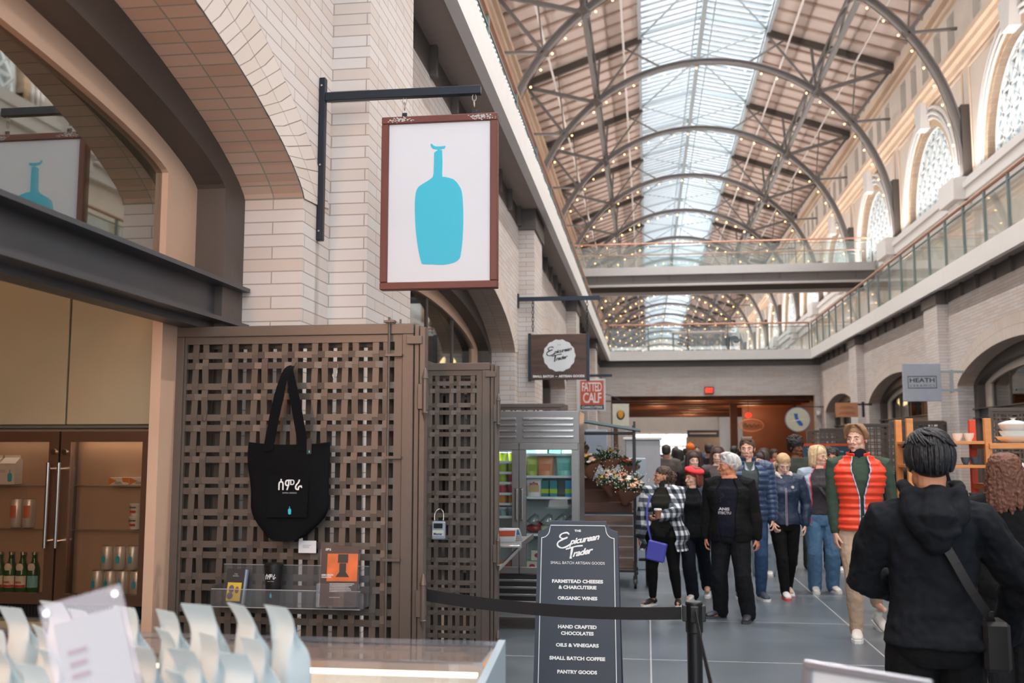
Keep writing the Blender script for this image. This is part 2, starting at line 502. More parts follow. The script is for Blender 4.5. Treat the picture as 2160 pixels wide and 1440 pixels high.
def lower_wall(side):
    sgn = -1 if side == 'left' else 1
    face = WL if side == 'left' else WR
    back = face+sgn*0.32
    mb = MB(); pm = MB(); sof = MB(); ring = MB()
    for k, (a, b) in enumerate(BAYS):
        o1, o2 = a+0.43, b-0.43
        if k == len(BAYS)-1: o1, o2 = a+0.35, b-1.0
        c = (o1+o2)/2; h = (o2-o1)/2
        rise = RISE*h/3.295
        arc = arc_pts(c, h, ZS, rise)
        poly = [(a-0.02, 0), (o1, 0)]+arc+[(o2, 0), (b+0.02, 0), (b+0.02, TOP), (a-0.02, TOP)]
        mb.prism(poly, face, back, 'yz')
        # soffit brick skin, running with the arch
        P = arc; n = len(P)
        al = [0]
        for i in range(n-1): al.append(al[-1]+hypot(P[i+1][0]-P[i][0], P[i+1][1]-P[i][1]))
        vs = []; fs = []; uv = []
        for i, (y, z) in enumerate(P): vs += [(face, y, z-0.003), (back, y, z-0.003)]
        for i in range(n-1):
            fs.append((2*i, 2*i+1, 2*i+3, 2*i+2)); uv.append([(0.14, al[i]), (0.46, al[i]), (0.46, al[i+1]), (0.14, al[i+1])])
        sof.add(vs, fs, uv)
        # ring of radial bricks round the opening
        vs = []; fs = []; uv = []; m = 28
        xf = face-sgn*0.006
        I = arc_pts(c, h, ZS, rise, m, -0.002); O = arc_pts(c, h, ZS, rise, m, -0.44)
        O[0] = (I[0][0]-0.25, ZS+0.02); O[-1] = (I[-1][0]+0.25, ZS+0.02)
        for (a_, b_) in zip(I, O): vs += [(xf, a_[0], a_[1]), (xf, b_[0], b_[1])]
        ar = [0]
        for i in range(m): ar.append(ar[-1]+hypot(I[i+1][0]-I[i][0], I[i+1][1]-I[i][1]))
        for i in range(m):
            fs.append((2*i, 2*i+1, 2*i+3, 2*i+2)); uv.append([(0, ar[i]), (0.44, ar[i]), (0.44, ar[i+1]), (0, ar[i+1])])
        ring.add(vs, fs, uv)
    pf = PL if side == 'left' else PR
    for y in PIL:
        mb.box(min(pf, back), max(pf, back), y, y+1.05, 0, TOP-0.03)
    w = struct(mb.build('wall_'+side, M_brick), 'pale brick arcade wall along the %s of the hall' % side)
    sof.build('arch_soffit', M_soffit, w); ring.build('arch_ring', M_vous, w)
    # steel band with mullions under the gallery, and steel pads on the piers
    bd = MB()
    bd.box(min(face, back), max(face, back), Y_NEAR, Y_END+0.4, TOP, 5.05)
    y = Y_NEAR
    while y < Y_END:
        bd.box(min(face, face-sgn*0.06), max(face, face-sgn*0.06), y, y+0.07, TOP, 5.05); y += 0.95
    for y in PIL:
        bd.box(min(pf, back)-0.03, max(pf, back)+0.03, y-0.05, y+1.10, TOP-0.03, 5.05)
    struct(bd.build('trim_1' if side == 'left' else 'trim_2', M_band), 'dark steel band under the %s gallery' % side)
    return w
lower_wall('left'); lower_wall('right')

# shop fronts inside the arches: steel arch, reveal band, transom beam, glazing
def shop_front(side, k, window_no):
    sgn = -1 if side == 'left' else 1
    face = WL if side == 'left' else WR
    a, b = BAYS[k]
    o1, o2 = a+0.43, b-0.43
    if k == len(BAYS)-1: o1, o2 = a+0.35, b-1.0
    c = (o1+o2)/2; h = (o2-o1)/2; rise = RISE*h/3.295
    def ringmesh(i0, i1, x0, x1):
        A = arc_pts(c, h, ZS, rise, inset=i0); B = arc_pts(c, h, ZS, rise, inset=i1)
        B[0] = (o1+i1, B[0][1]); B[-1] = (o2-i1, B[-1][1])
        A = [(A[0][0], 0.0)]+A+[(A[-1][0], 0.0)]; B = [(B[0][0], 0.0)]+B+[(B[-1][0], 0.0)]
        mb = MB(); n = len(A); vs = []
        for (p, q) in zip(A, B):
            vs += [(x0, p[0], p[1]), (x1, p[0], p[1]), (x1, q[0], q[1]), (x0, q[0], q[1])]
        fs = []
        for i in range(n-1):
            for j in range(4): fs.append((i*4+j, i*4+(j+1) % 4, i*4+4+(j+1) % 4, i*4+4+j))
        fs += [(0, 1, 2, 3), tuple((n-1)*4+j for j in (3, 2, 1, 0))]
        return mb.add(vs, fs)
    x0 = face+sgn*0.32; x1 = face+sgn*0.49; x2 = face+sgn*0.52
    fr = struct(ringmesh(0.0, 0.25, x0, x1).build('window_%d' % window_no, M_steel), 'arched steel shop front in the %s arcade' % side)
    ringmesh(0.25, 0.56, x1-sgn*0.02, x2).build('reveal', M_reveal if side == 'left' else M_stone, fr)
    # I-beam transom
    t = MB(); xa = face+sgn*0.27; xm = face+sgn*0.36; xb = face+sgn*0.46
    t.box(min(xm, xb), max(xm, xb), o1+0.02, o2-0.02, 2.285, 2.465)
    for z0, z1 in ((2.27, 2.29), (2.46, 2.48)): t.box(min(xa, xb), max(xa, xb), o1+0.02, o2-0.02, z0, z1)
    t.box(min(xm, xb), max(xm, xb)+0.0, o1+0.02, o2-0.02, 2.235, 2.27)
    t.build('transom_beam', M_beam, fr)
    pts = arc_pts(c, h, ZS, rise, inset=0.5)
    poly = [(o1+0.5, 2.48)]+pts[1:-1]+[(o2-0.5, 2.48)]
    g = MB(); g.prism(poly, x2-sgn*0.010, x2-sgn*0.018, 'yz')
    g.build('glass_pane', M_shopglass, fr)
    mu = MB()
    for i in range(1, 4 if side == 'left' else 5):
        y = o1+0.5+(o2-o1-1.0)*i/(4 if side == 'left' else 5)
        zt = max(z for (yy, z) in pts if abs(yy-y) < 0.6)
        if not (side == 'left' and k == 1): mu.box(min(x1, x2+sgn*0.03), max(x1, x2+sgn*0.03), y-0.04, y+0.04, 2.48, zt)
    if side == 'left' and k == 1: pass
    if len(mu.v): mu.build('mullion', M_steel, fr)
    return fr
wn_ = 1
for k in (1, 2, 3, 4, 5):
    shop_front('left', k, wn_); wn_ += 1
for k in (2, 3, 4, 5):
    shop_front('right', k, wn_); wn_ += 1

# dim shop interiors behind the far arches
def interior(name, x0, x1, y0, y1, m):
    mb = MB()
    t = 0.1
    mb.box(x0, x1, y0, y1, 4.0, 4.1)
    mb.box(x0-t if x0 < 0 else x1, x0 if x0 < 0 else x1+t, y0, y1, 0, 4.1)
    mb.box(x0, x1, y0-t, y0, 0, 4.1); mb.box(x0, x1, y1, y1+t, 0, 4.1)
    return struct(mb.build(name, m), 'back walls and ceiling of a shop')
M_shopin = mat('shop interior wall', (120, 96, 78), 0.8, 0, 0.1, 0.8)
interior('wall_shop_left', -7.5, -2.35, 6.0, 38.5, M_shopin)
interior('wall_shop_right', 7.05, 11.5, 9.5, 38.5, M_shopin)
for i, (x, y, p) in enumerate([(-3.6, 10.5, 45), (-3.6, 18, 40), (8.6, 12.5, 60), (8.4, 18, 90), (8.4, 26.5, 70), (8.4, 34.5, 60)]):
    point('shop_lamp_light', (x, y, 3.2), p, WARM, 0.15)

# gallery slabs either side, the crossing floor at the far end, fascias
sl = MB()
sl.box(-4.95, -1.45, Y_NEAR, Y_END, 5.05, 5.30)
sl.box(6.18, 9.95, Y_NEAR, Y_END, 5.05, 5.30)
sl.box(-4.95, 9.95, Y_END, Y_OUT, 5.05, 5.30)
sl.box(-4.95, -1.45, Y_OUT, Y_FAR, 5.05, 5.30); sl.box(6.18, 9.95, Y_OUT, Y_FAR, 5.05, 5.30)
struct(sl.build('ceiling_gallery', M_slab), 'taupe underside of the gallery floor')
fa = MB()
fa.box(-1.46, -1.36, Y_NEAR, Y_END-0.05, 4.99, 5.35); fa.box(6.09, 6.19, Y_NEAR, Y_END-0.05, 4.99, 5.35)
fa.box(-1.46, 6.19, Y_END-0.1, Y_END, 4.99, 5.35)
fa.box(-1.46, 6.19, Y_OUT, Y_OUT+0.1, 4.99, 5.35)
struct(fa.build('trim_3', M_white), 'white fascia round the gallery opening')

# far end wall below the crossing floor
ew = MB()
ew.box(WL, WR, Y_END+0.4, Y_END+0.75, 3.66, TOP)
ew.box(WL-0.3, -1.36, Y_END+0.4, Y_END+0.75, 0, 3.66); ew.box(6.28, WR+0.3, Y_END+0.4, Y_END+0.75, 0, 3.66)
struct(ew.build('wall_end', M_brick), 'pale brick wall over the wide opening at the end of the hall')
eb = MB(); eb.box(WL, WR, Y_END+0.35, Y_END+0.75, TOP, 5.05)
for i in range(9): eb.box(-1.4+i*0.95, -1.36+i*0.95, Y_END+0.31, Y_END+0.35, TOP, 5.05)
struct(eb.build('trim_4', M_band), 'dark steel band over the end wall')

# warm lit lower hall beyond
lh = MB()
lh.box(-2.3, 7.0, Y_END+0.8, Y_OUT, 3.95, 4.1)
for i in range(10):
    y = Y_END+2+i*2.3; lh.box(-2.0, 6.7, y, y+0.35, 3.55, 3.95)
struct(lh.build('ceiling_hall', M_hallwood), 'orange lit timber ceiling with beams')
hw = MB()
hw.box(-2.3, -2.1, Y_END+0.8, Y_OUT, 0, 4.0); hw.box(6.8, 7.0, Y_END+0.8, Y_OUT, 0, 4.0)
hw.box(4.4, 6.8, Y_END+9, Y_END+9.2, 0, 3.95)
hw.box(3.6, 3.9, Y_END+6, Y_END+6.3, 0, 3.95)
struct(hw.build('wall_hall', mat('orange brown hall wall', (122, 76, 54), 0.6, 0, 0.12, 1.0)), 'warm brown walls of the lower hall')
for y, x in ((41, 2.0), (46, 4.6), (47, 0.5), (52, 2.6), (58, 2.4)):
    point('hall_lamp_light', (x, y, 3.0), 80, (1.0, 0.60, 0.34), 0.4)

# upper walls with lunette windows, cornice and clerestory
RIB = [30.9+8.5*k for k in range(-5, 16)]
UL, UR = -4.80, 9.80
WIN_R = 2.7
def upper_wall(side):
    sgn = -1 if side == 'left' else 1
    face = UL if side == 'left' else UR
    back = face+sgn*0.42
    X = lambda d: face-sgn*d           # d = how far it stands proud of the wall
    w = MB(); mo = MB(); tan = MB(); sp = MB()
    ya, yb = RIB[0]-8.5, RIB[-1]+1
    def bx(mb, d0, d1, y0, y1, z0, z1): mb.box(min(X(d0), X(d1)), max(X(d0), X(d1)), y0, y1, z0, z1)
    for r in RIB:
        c = r-4.25
        # openings at gallery level
        w.prism([(c-4.25, 5.3), (c-1.2, 5.3), (c-1.2, 7.6), (c+1.2, 7.6), (c+1.2, 5.3), (c+4.25, 5.3), (c+4.25, 9.6), (c-4.25, 9.6)], face, back, 'yz')
        arc = [(c-WIN_R, 9.6)]+[(c-WIN_R*cos(pi*i/28), 9.95+WIN_R*sin(pi*i/28)) for i in range(29)]+[(c+WIN_R, 9.6)]
        w.prism([(c-4.25, 9.6)]+arc+[(c+4.25, 9.6), (c+4.25, 14.2), (c-4.25, 14.2)], face, back, 'yz')
        # clerestory
        z0, z1 = 14.35, 15.45
        bx(w, 0, -0.42, c-4.25, c+4.25, z1, 17.0); bx(w, 0, -0.42, c-4.25, c+4.25, 14.2, z0)
        xs = [c-3.0+1.5*i for i in range(5)]
        e = [c-4.25]+[v for x in xs for v in (x-0.38, x+0.38)]+[c+4.25]
        for i in range(0, len(e), 2): bx(w, 0, -0.42, e[i], e[i+1], z0, z1)
        # mouldings round the window
        for rr, d, t in ((WIN_R+0.62, 0.10, 0.07), (WIN_R+0.42, 0.14, 0.06), (WIN_R+0.26, 0.08, 0.05)):
            pts = [(X(d*0.5), c-rr, 9.6)]+[(X(d*0.5), c-rr*cos(pi*i/24), 9.95+rr*sin(pi*i/24)) for i in range(25)]+[(X(d*0.5), c+rr, 9.6)]
            mo.tube(pts, t, 6)
        # keystone
        mo.prism([(c-0.28, 12.6), (c+0.28, 12.6), (c+0.45, 13.5), (c-0.45, 13.5)], X(0), X(0.32), 'yz')
        # tan brick reveal
        for i in range(28):
            a0, a1 = pi*i/28, pi*(i+1)/28
            def q(rr, a): return (c-rr*cos(a), 9.95+rr*sin(a))
            p = [q(WIN_R, a0), q(WIN_R+0.2, a0), q(WIN_R+0.2, a1), q(WIN_R, a1)]
            tan.prism(p, X(0.02), X(-0.41), 'yz')
        for s in (-1, 1): tan.box(min(X(0.02), X(-0.41)), max(X(0.02), X(-0.41)), c+s*WIN_R if s > 0 else c-WIN_R-0.2, c+WIN_R+0.2 if s > 0 else c-WIN_R, 9.6, 9.95)
        # spandrel panel beads
        for s in (-1, 1):
            sp.tube([(X(0.02), c+s*3.9, 10.0), (X(0.02), c+s*3.9, 13.1), (X(0.02), c+s*1.0, 13.1)], 0.035, 4)
        # pedestal block under each rib, pier below
        bx(mo, 0, 0.75, r-0.75, r+0.75, 8.95, 9.62); bx(mo, 0, 0.55, r-0.55, r+0.55, 8.6, 8.97)
        bx(w, 0, 0.18, r-0.6, r+0.6, 5.3, 8.8)
    # sill entablature
    for d, z0, z1 in ((0.22, 8.62, 8.95), (0.42, 8.95, 9.25), (0.50, 9.25, 9.42), (0.36, 9.42, 9.60)):
        bx(mo, 0, d, ya, yb, z0, z1)
    # cornice
    co = MB()
    for d, z0, z1 in ((0.14, 13.25, 13.45), (0.3, 13.45, 13.62), (0.42, 13.62, 13.78), (0.2, 13.78, 13.95), (0.12, 15.6, 15.75), (0.22, 15.9, 16.1)):
        bx(co, 0, d, ya, yb, z0, z1)
    ww = struct(w.build('wall_upper_'+side, M_stone), 'cream upper wall with arched windows, %s side' % side)
    mo.build('moulding', M_white, ww, smooth=35); co.build('cornice', M_peach, ww); tan.build('brick_reveal', M_tanbrick, ww); sp.build('panel_bead', M_peach, ww)
    return ww
upper_wall('left'); upper_wall('right')
# plain outer skin behind the gallery doors
ob = MB(); ob.box(10.6, 10.7, Y_NEAR, Y_FAR, 5.3, 8.6); ob.box(-5.7, -5.6, Y_NEAR, Y_FAR, 5.3, 8.6)
ob.box(9.9, 10.7, Y_NEAR, Y_FAR, 8.5, 8.6); ob.box(-5.7, -4.9, Y_NEAR, Y_FAR, 8.5, 8.6)
ob.box(9.9, 10.7, Y_NEAR, Y_FAR, 5.2, 5.3); ob.box(-5.7, -4.9, Y_NEAR, Y_FAR, 5.2, 5.3)
struct(ob.build('wall_corridor', mat('corridor wall', (206, 170, 130), 0.7, 0, 0.1, 0.4)), 'corridor wall seen through the gallery doorways')

M_muntin = mat('white muntin', (232, 236, 236), 0.5, 0, 0.0)
def lunette(side, r, no):
    c = r-4.25; sgn = -1 if side == 'left' else 1
    xg = (UL if side == 'left' else UR)+sgn*0.25
    f = MB(); R = WIN_R-0.03; zc = 9.95; zb = 9.62
    def seg(y0, z0, y1, z1, w=0.045):
        # clip to the lunette by sampling
        n = 24; ins = []
        for i in range(n+1):
            t = i/n; y = y0+(y1-y0)*t; z = z0+(z1-z0)*t
            ok = z >= zb-1e-6 and (abs(y-c) <= R if z < zc else hypot(y-c, z-zc) <= R)
            ins.append(ok)
        i = 0
        while i <= n:
            if ins[i]:
                j = i
                while j < n and ins[j+1]: j += 1
                if j > i: f.beam((xg, y0+(y1-y0)*i/n, z0+(z1-z0)*i/n), (xg, y0+(y1-y0)*j/n, z0+(z1-z0)*j/n), w, 0.06, (1, 0, 0))
                i = j+1
            else: i += 1
    s_ = 0.66
    for i in range(-4, 5):
        seg(c+i*s_, zb, c+i*s_, 12.7, 0.07)
    for j in range(0, 5): seg(c-R, zb+j*s_, c+R, zb+j*s_, 0.07)
    for i in range(-5, 5):
        for j in range(0, 5):
            y0 = c+i*s_; z0 = zb+j*s_
            seg(y0, z0, y0+s_, z0+s_, 0.04); seg(y0, z0+s_, y0+s_, z0, 0.04)
    pts = [(xg, c-R, zb)]+[(xg, c-R*cos(pi*i/24), zc+R*sin(pi*i/24)) for i in range(25)]+[(xg, c+R, zb)]
    f.tube(pts, 0.06, 4); f.beam((xg, c-R, zb), (xg, c+R, zb), 0.12, 0.12)
    o = struct(f.build('window_%d' % no, M_muntin), 'arched lattice window high on the %s wall' % side)
    g = MB(); g.prism([(p[1], p[2]) for p in pts], xg+sgn*0.05, xg+sgn*0.058, 'yz'); g.build('glass_pane', M_glass, o)
    cg = MB(); cf = MB()
    for i in range(5):
        y = c-3.0+1.5*i
        cg.box(xg, xg+0.01, y-0.38, y+0.38, 14.35, 15.45)
        for (y0, y1, z0, z1) in ((y-0.38, y-0.33, 14.35, 15.45), (y+0.33, y+0.38, 14.35, 15.45), (y-0.025, y+0.025, 14.35, 15.45), (y-0.38, y+0.38, 14.88, 14.93)):
            cf.box(xg-0.03, xg+0.03, y0, y1, z0, z1)
    cf.build('clerestory_frame', M_muntin, o); cg.build('clerestory_glass', M_glass, o)
for r in RIB[3:21]:
    lunette('right', r, wn_); wn_ += 1
for r in RIB[3:10]:
    lunette('left', r, wn_); wn_ += 1

# roof: boarded slopes, joists, long skylight
EA, SK = 7.4, 2.5
ZE, ZK, ZR = 16.65, 18.35, 19.0
rf = MB(); jo = MB()
for s in (-1, 1):
    xa, xb = NX+s*EA, NX+s*SK
    rf.add([(xa+s*0.1, Y_NEAR, ZE), (xb, Y_NEAR, ZK), (xb, Y_FAR, ZK), (xa+s*0.1, Y_FAR, ZE), (xa+s*0.1, Y_NEAR, ZE+0.12), (xb, Y_NEAR, ZK+0.12), (xb, Y_FAR, ZK+0.12), (xa+s*0.1, Y_FAR, ZE+0.12)],
           [(0, 1, 2, 3), (7, 6, 5, 4), (0, 4, 5, 1), (2, 6, 7, 3), (0, 3, 7, 4), (1, 5, 6, 2)])
    y = RIB[0]-8.5
    while y < Y_FAR-1:
        if min(abs(y-r) for r in RIB) > 0.3: jo.beam((xa, y, ZE-0.04), (xb, y, ZK-0.04), 0.13, 0.08)
        y += 1.0625
rr_ = struct(rf.build('ceiling_roof', M_board), 'boarded pinkish roof slopes')
jo.build('joist', M_joist, rr_)
sk = MB(); lou = MB(); sg = MB()
for s in (-1, 1):
    xb = NX+s*SK
    sk.box(min(xb, xb+s*0.14), max(xb, xb+s*0.14), Y_NEAR, Y_FAR, ZK-0.15, ZK+0.42)
    y = Y_NEAR
    while y < Y_FAR:
        lou.beam((xb, y, ZK+0.33), (NX, y, ZR+0.28), 0.2, 0.05); y += 0.53
    y = RIB[0]-8.5
    while y < Y_FAR:
        sk.beam((xb, y, ZK+0.1), (NX, y, ZR+0.05), 0.10, 0.14); y += 4.25
    for i in range(len(RIB)):
        y = RIB[i]; sk.beam((xb, y, ZK), (NX, y+4.25, ZR), 0.05, 0.05); sk.beam((xb, y, ZK), (NX, y-4.25, ZR), 0.05, 0.05)
    sg.add([(xb, Y_NEAR, ZK+0.40), (NX, Y_NEAR, ZR+0.36), (NX, Y_FAR, ZR+0.36), (xb, Y_FAR, ZK+0.40)], [(0, 1, 2, 3)])
sk.box(NX-0.09, NX+0.09, Y_NEAR, Y_FAR, ZR-0.1, ZR+0.3)
for s in (-1, 1): sk.beam((NX+s*0.35, Y_NEAR, ZR-0.35), (NX+s*0.35, Y_FAR, ZR-0.35), 0.05, 0.05)
so = struct(sk.build('window_skylight', mat('skylight steel', (168, 176, 180), 0.5, 0.1, 0.02)), 'long gabled skylight along the ridge')
lou.build('louvre', mat('pale skylight bar', (196, 204, 210), 0.5, 0, 0.0), so); sg.build('glass_pane', M_skyglass, so)
gab = MB()
gab.prism([(UL-0.5, 0), (UR+0.5, 0), (UR+0.5, 16.7), (NX, 19.4), (UL-0.5, 16.7)], Y_FAR, Y_FAR+0.3, 'xz')
fw = struct(gab.build('wall_far', M_stone), 'cream gable wall at the far end of the hall')
YG = 92.0
gp = MB(); gp.box(WL, WR, YG, YG+0.2, 0, 5.05)
gp = struct(gp.build('wall_glazed', M_stone), 'cream cross wall with bright windows far down the hall')
gw = MB()
for i in range(4): gw.box(-1.2+i*1.5, 0.2+i*1.5, YG-0.06, YG-0.02, 1.95, 2.95); gw.box(-1.2+i*1.5, 0.2+i*1.5, YG-0.06, YG-0.02, 0.5, 1.8)
gw.build('window_bright', emis('daylit far window', (240, 245, 250), 1.6), gp)
# lower walls past the crossing floor
lw = MB(); lw.box(WL-0.3, WL, Y_OUT, Y_FAR, 0, 5.05); lw.box(WR, WR+0.3, Y_OUT, Y_FAR, 0, 5.05)
struct(lw.build('wall_beyond', M_brick), 'lower walls past the crossing floor')
# ------------------------------------------------------------------ roof trusses and bulb strings
ORD = ['nearest', 'second nearest', 'third', 'fourth', 'fifth', 'sixth', 'seventh', 'eighth', 'ninth', 'tenth', 'eleventh', 'twelfth', 'thirteenth', 'fourteenth', 'fifteenth', 'sixteenth', 'seventeenth', 'eighteenth']
RR, ZC = 7.05, 10.05
M_bulb = emis('warm bulb', (255, 196, 120), 9.0)
M_cord = mat('bulb cap', (60, 55, 52), 0.6, 0, 0)
def rp(a, r=RR): return (NX+r*sin(a), ZC+r*cos(a))
def truss(y, lab):
    t = thing('roof_truss', lab, 'truss', (NX, y, 9.6), 0, 'roof trusses')
    rib = MB()
    A = [i*pi/48 for i in range(-24, 25)]
    path = [(NX-RR, y, 9.62)]+[(rp(a)[0], y, rp(a)[1]) for a in A]+[(NX+RR, y, 9.62)]
    for dz, w, h in ((0.0, 0.2, 0.05), (0.17, 0.16, 0.05)):
        for i in range(len(path)-1):
            p, q = Vector(path[i]), Vector(path[i+1])
            cpt = Vector((NX, y, ZC))
            def off(v):
                d = Vector((v.x-NX, 0, max(v.z-ZC, 0))); d = d.normalized() if d.length > 0 else d
                return v+d*dz
            rib.beam(off(p), off(q), h, w, (0, 1, 0))
    for i in range(len(path)-1):
        p, q = Vector(path[i]), Vector(path[i+1])
        d = Vector((p.x-NX, 0, max(p.z-ZC, 0))).normalized(); d2 = Vector((q.x-NX, 0, max(q.z-ZC, 0))).normalized()
        rib.beam(p+d*0.085, q+d2*0.085, 0.16, 0.03, (0, 1, 0))
    rib.build('arched_rib', M_truss, t, W=True)
    for s in (-1, 1):
        xe, xs = NX+s*7.3, NX+s*2.5
        MB().beam((xe, y, ZE-0.12), (xs, y, ZK-0.12), 0.16, 0.26).build('rafter', M_steel, t, W=True)
        post = MB(); post.box(NX+s*7.05 if s > 0 else NX-7.3, NX+7.3 if s > 0 else NX-7.05, y-0.17, y+0.17, 9.6, 12.0)
        post.build('rib_post', M_steel, t, W=True)
        pj = (NX+s*4.35, y, 15.66); mid = (NX+s*5.66, y, 14.4); ev = (xe-s*0.1, y, ZE-0.2)
        st = MB()
        st.beam(ev, pj, 0.12, 0.14); st.beam(ev, mid, 0.09, 0.11); st.beam((NX+s*7.1, y, 14.46), mid, 0.09, 0.08)
        st.beam(pj, (NX+s*4.2, y, 17.5), 0.1, 0.1); st.beam(pj, (xs, y, ZK-0.2), 0.07, 0.08); st.beam((NX+s*1.6, y, 16.95), (NX+s*3.2, y, 17.9), 0.06, 0.07)
        st.beam(mid, (NX+s*5.9, y, 16.9), 0.05, 0.05)
        for c in (pj, mid, ev): st.box(c[0]-0.2, c[0]+0.2, y-0.03, y+0.03, c[2]-0.16, c[2]+0.16)
        st.build('web_strut', M_truss, t, W=True)
    return t
def bulbs(y, lab):
    t = thing('string_light', lab, 'string lights', (NX, y, 9.6), 0, 'bulb strings on the roof ribs')
    cord = MB(); n = 34
    zlo = 9.8
    if y > 100: n = 26
    L1 = ZC-zlo; tot = 2*L1+pi*(RR-0.13)
    P = []
    for i in range(n):
        d = (i+0.5)/n*tot
        if d < L1: P.append((NX-RR+0.13, zlo+d))
        elif d > tot-L1: P.append((NX+RR-0.13, zlo+tot-d))
        else:
            a = -pi/2+(d-L1)/(RR-0.13); P.append(rp(a, RR-0.13))
    cord.tube([(p[0], y-0.13, p[1]) for p in P], 0.012, 4)
    cord.build('cord', M_cord, t, W=True)
    proto = None
    for p in P:
        cx, cz = p; dx, dz = NX-cx, min(ZC-cz, 0); l = hypot(dx, dz); q = (cx+dx/l*0.09, cz+dz/l*0.09-0.02)
        if proto is None:
            b = MB(); b.ell((0, 0, 0), (0.032 if y < 60 else 0.045,)*3, 8, 6)
            proto = b.build('bulb', M_bulb, t, smooth=180); o = proto
        else:
            o = proto.copy(); C.objects.link(o); o.parent = t
        o.location = (q[0]-NX, -0.13, q[1]-9.6)
vis = [r for r in RIB if r > 12][:18]
for i, r in enumerate(vis):
    nm = ORD[i]
    truss(r, 'grey steel arched roof truss across the hall, %s one' % nm)
    bulbs(r, 'string of warm bulbs strung along the %s roof rib' % nm)
for s, nm in ((-1, 'left'), (1, 'right')):
    g = MB(); x = NX+s*4.35; z = 15.8
    for dz in (0.0, 0.62): g.beam((x-s*0.05*dz, 10, z+dz), (x-s*0.05*dz, Y_FAR-1, z+dz), 0.16, 0.14)
    y = 13.9
    while y < Y_FAR-3:
        g.beam((x, y, z), (x, y+2.125, z+0.62), 0.07, 0.07); g.beam((x, y+2.125, z+0.62), (x, y+4.25, z), 0.07, 0.07); y += 4.25
    tag(g.build('roof_girder', M_steel), 'dark lengthwise lattice girder under the %s roof slope' % nm, 'girder')
# white sprinkler pipes hung under the slopes
for x, z, nm in ((NX-6.0, 16.4, 'left roof slope near the wall'), (NX-3.2, 17.4, 'left roof slope near the skylight'), (NX+5.7, 16.5, 'right roof slope near the wall'), (NX+3.2, 17.4, 'right roof slope near the skylight')):
    p = MB(); p.tube([(x, 8, z), (x, Y_FAR-2, z)], 0.045, 6)
    tag(p.build('ceiling_pipe', mat('white pipe', (225, 215, 210), 0.5, 0, 0)), 'thin white pipe running under the '+nm, 'pipe')

# ------------------------------------------------------------------ glass balustrades
M_bridge = mat('pale grey bridge steel', (176, 174, 174), 0.5, 0.1, 0.03)
M_bridge2 = mat('grey bridge web', (96, 91, 89), 0.5, 0.1, 0.03)
def railing(lab, p0, p1, z0, spacing, group=None, h=0.95):
    """posts, glass and a handrail from p0 to p1 along X or Y"""
    t = thing('glass_railing', lab, 'railing', (p0[0], p0[1], z0), 0, group)
    a = Vector((p0[0], p0[1], z0)); b = Vector((p1[0], p1[1], z0)); d = b-a; L = d.length; d.normalize(); nr = Vector((-d.y, d.x, 0))
    n = max(1, round(L/spacing)); st = L/n
    hr = MB(); hr.tube([a+Vector((0, 0, h+0.05)), b+Vector((0, 0, h+0.05))], 0.035, 8); hr.build('handrail', M_handrail, t, W=True)
    tr = MB(); tr.beam(a+Vector((0, 0, h-0.09)), b+Vector((0, 0, h-0.09)), 0.03, 0.025); tr.build('top_rail', M_teal, t, W=True)
    gl = MB(); proto = None
    for i in range(n+1):
        p = a+d*(i*st)
        if i < n:
            q = p+d*(st-0.05); p2 = p+d*0.05
            v = [p2-nr*0.006, q-nr*0.006, q+nr*0.006, p2+nr*0.006]
            vs = [u+Vector((0, 0, 0.03)) for u in v]+[u+Vector((0, 0, h-0.12)) for u in v]
            gl.add(vs, [(0, 3, 2, 1), (4, 5, 6, 7), (0, 1, 5, 4), (1, 2, 6, 5), (2, 3, 7, 6), (3, 0, 4, 7)])
        if proto is None:
            pm = MB(); pm.box(-0.02, 0.02, -0.035, 0.035, 0, h+0.03); proto = pm.build('rail_post', M_teal, t); o = proto
        else: o = proto.copy(); C.objects.link(o); o.parent = t
        o.location = p-a; 
    gl.build('glass_panel', M_railglass, t, W=True)
    return t
railing('long glass balustrade on the right gallery edge', (6.16, 3.0), (6.16, Y_END), 5.352, 1.22)
railing('long glass balustrade on the left gallery edge', (-1.62, 3.0), (-1.62, Y_END), 5.302, 2.4, h=0.9)
railing('glass balustrade across the far end of the gallery', (-1.38, Y_END-0.05), (6.06, Y_END-0.05), 5.35, 1.6)

# footbridge high across the hall, resting on the ledges below the arched windows
BY = 41.5
br = thing('footbridge', 'pale grey steel footbridge spanning the hall high between the walls', 'bridge', (NX, BY, 8.4))
x0, x1 = -4.28, 9.28
w = MB(); w.box(x0, x1, BY, BY+2.4, 8.90, 9.16); w.box(x0, x1, BY-0.07, BY+0.05, 8.86, 9.20); w.build('deck', M_bridge, br, W=True)
w = MB(); w.box(x0, x1, BY+0.05, BY+0.10, 8.48, 8.90); w.box(x0, x1, BY+2.2, BY+2.25, 8.48, 8.90)
for i in range(9): w.prism([(BY-0.03, 8.86), (BY+0.08, 8.86), (BY+0.08, 8.5)], -3.5+i*1.5, -3.46+i*1.5, 'yz')
w.build('web', M_bridge2, br, W=True)
w = MB(); w.box(x0, x1, BY-0.04, BY+0.14, 8.40, 8.48); w.box(x0, x1, BY+2.12, BY+2.3, 8.34, 8.48); w.build('flange', M_bridge, br, W=True)
railing('glass balustrade on the front of the footbridge', (-4.2, BY+0.05), (9.2, BY+0.05), 9.21, 2.6, 'footbridge balustrades', h=0.95)
railing('glass balustrade on the back of the footbridge', (-4.2, BY+2.3), (9.2, BY+2.3), 9.17, 2.6, 'footbridge balustrades', h=0.95)
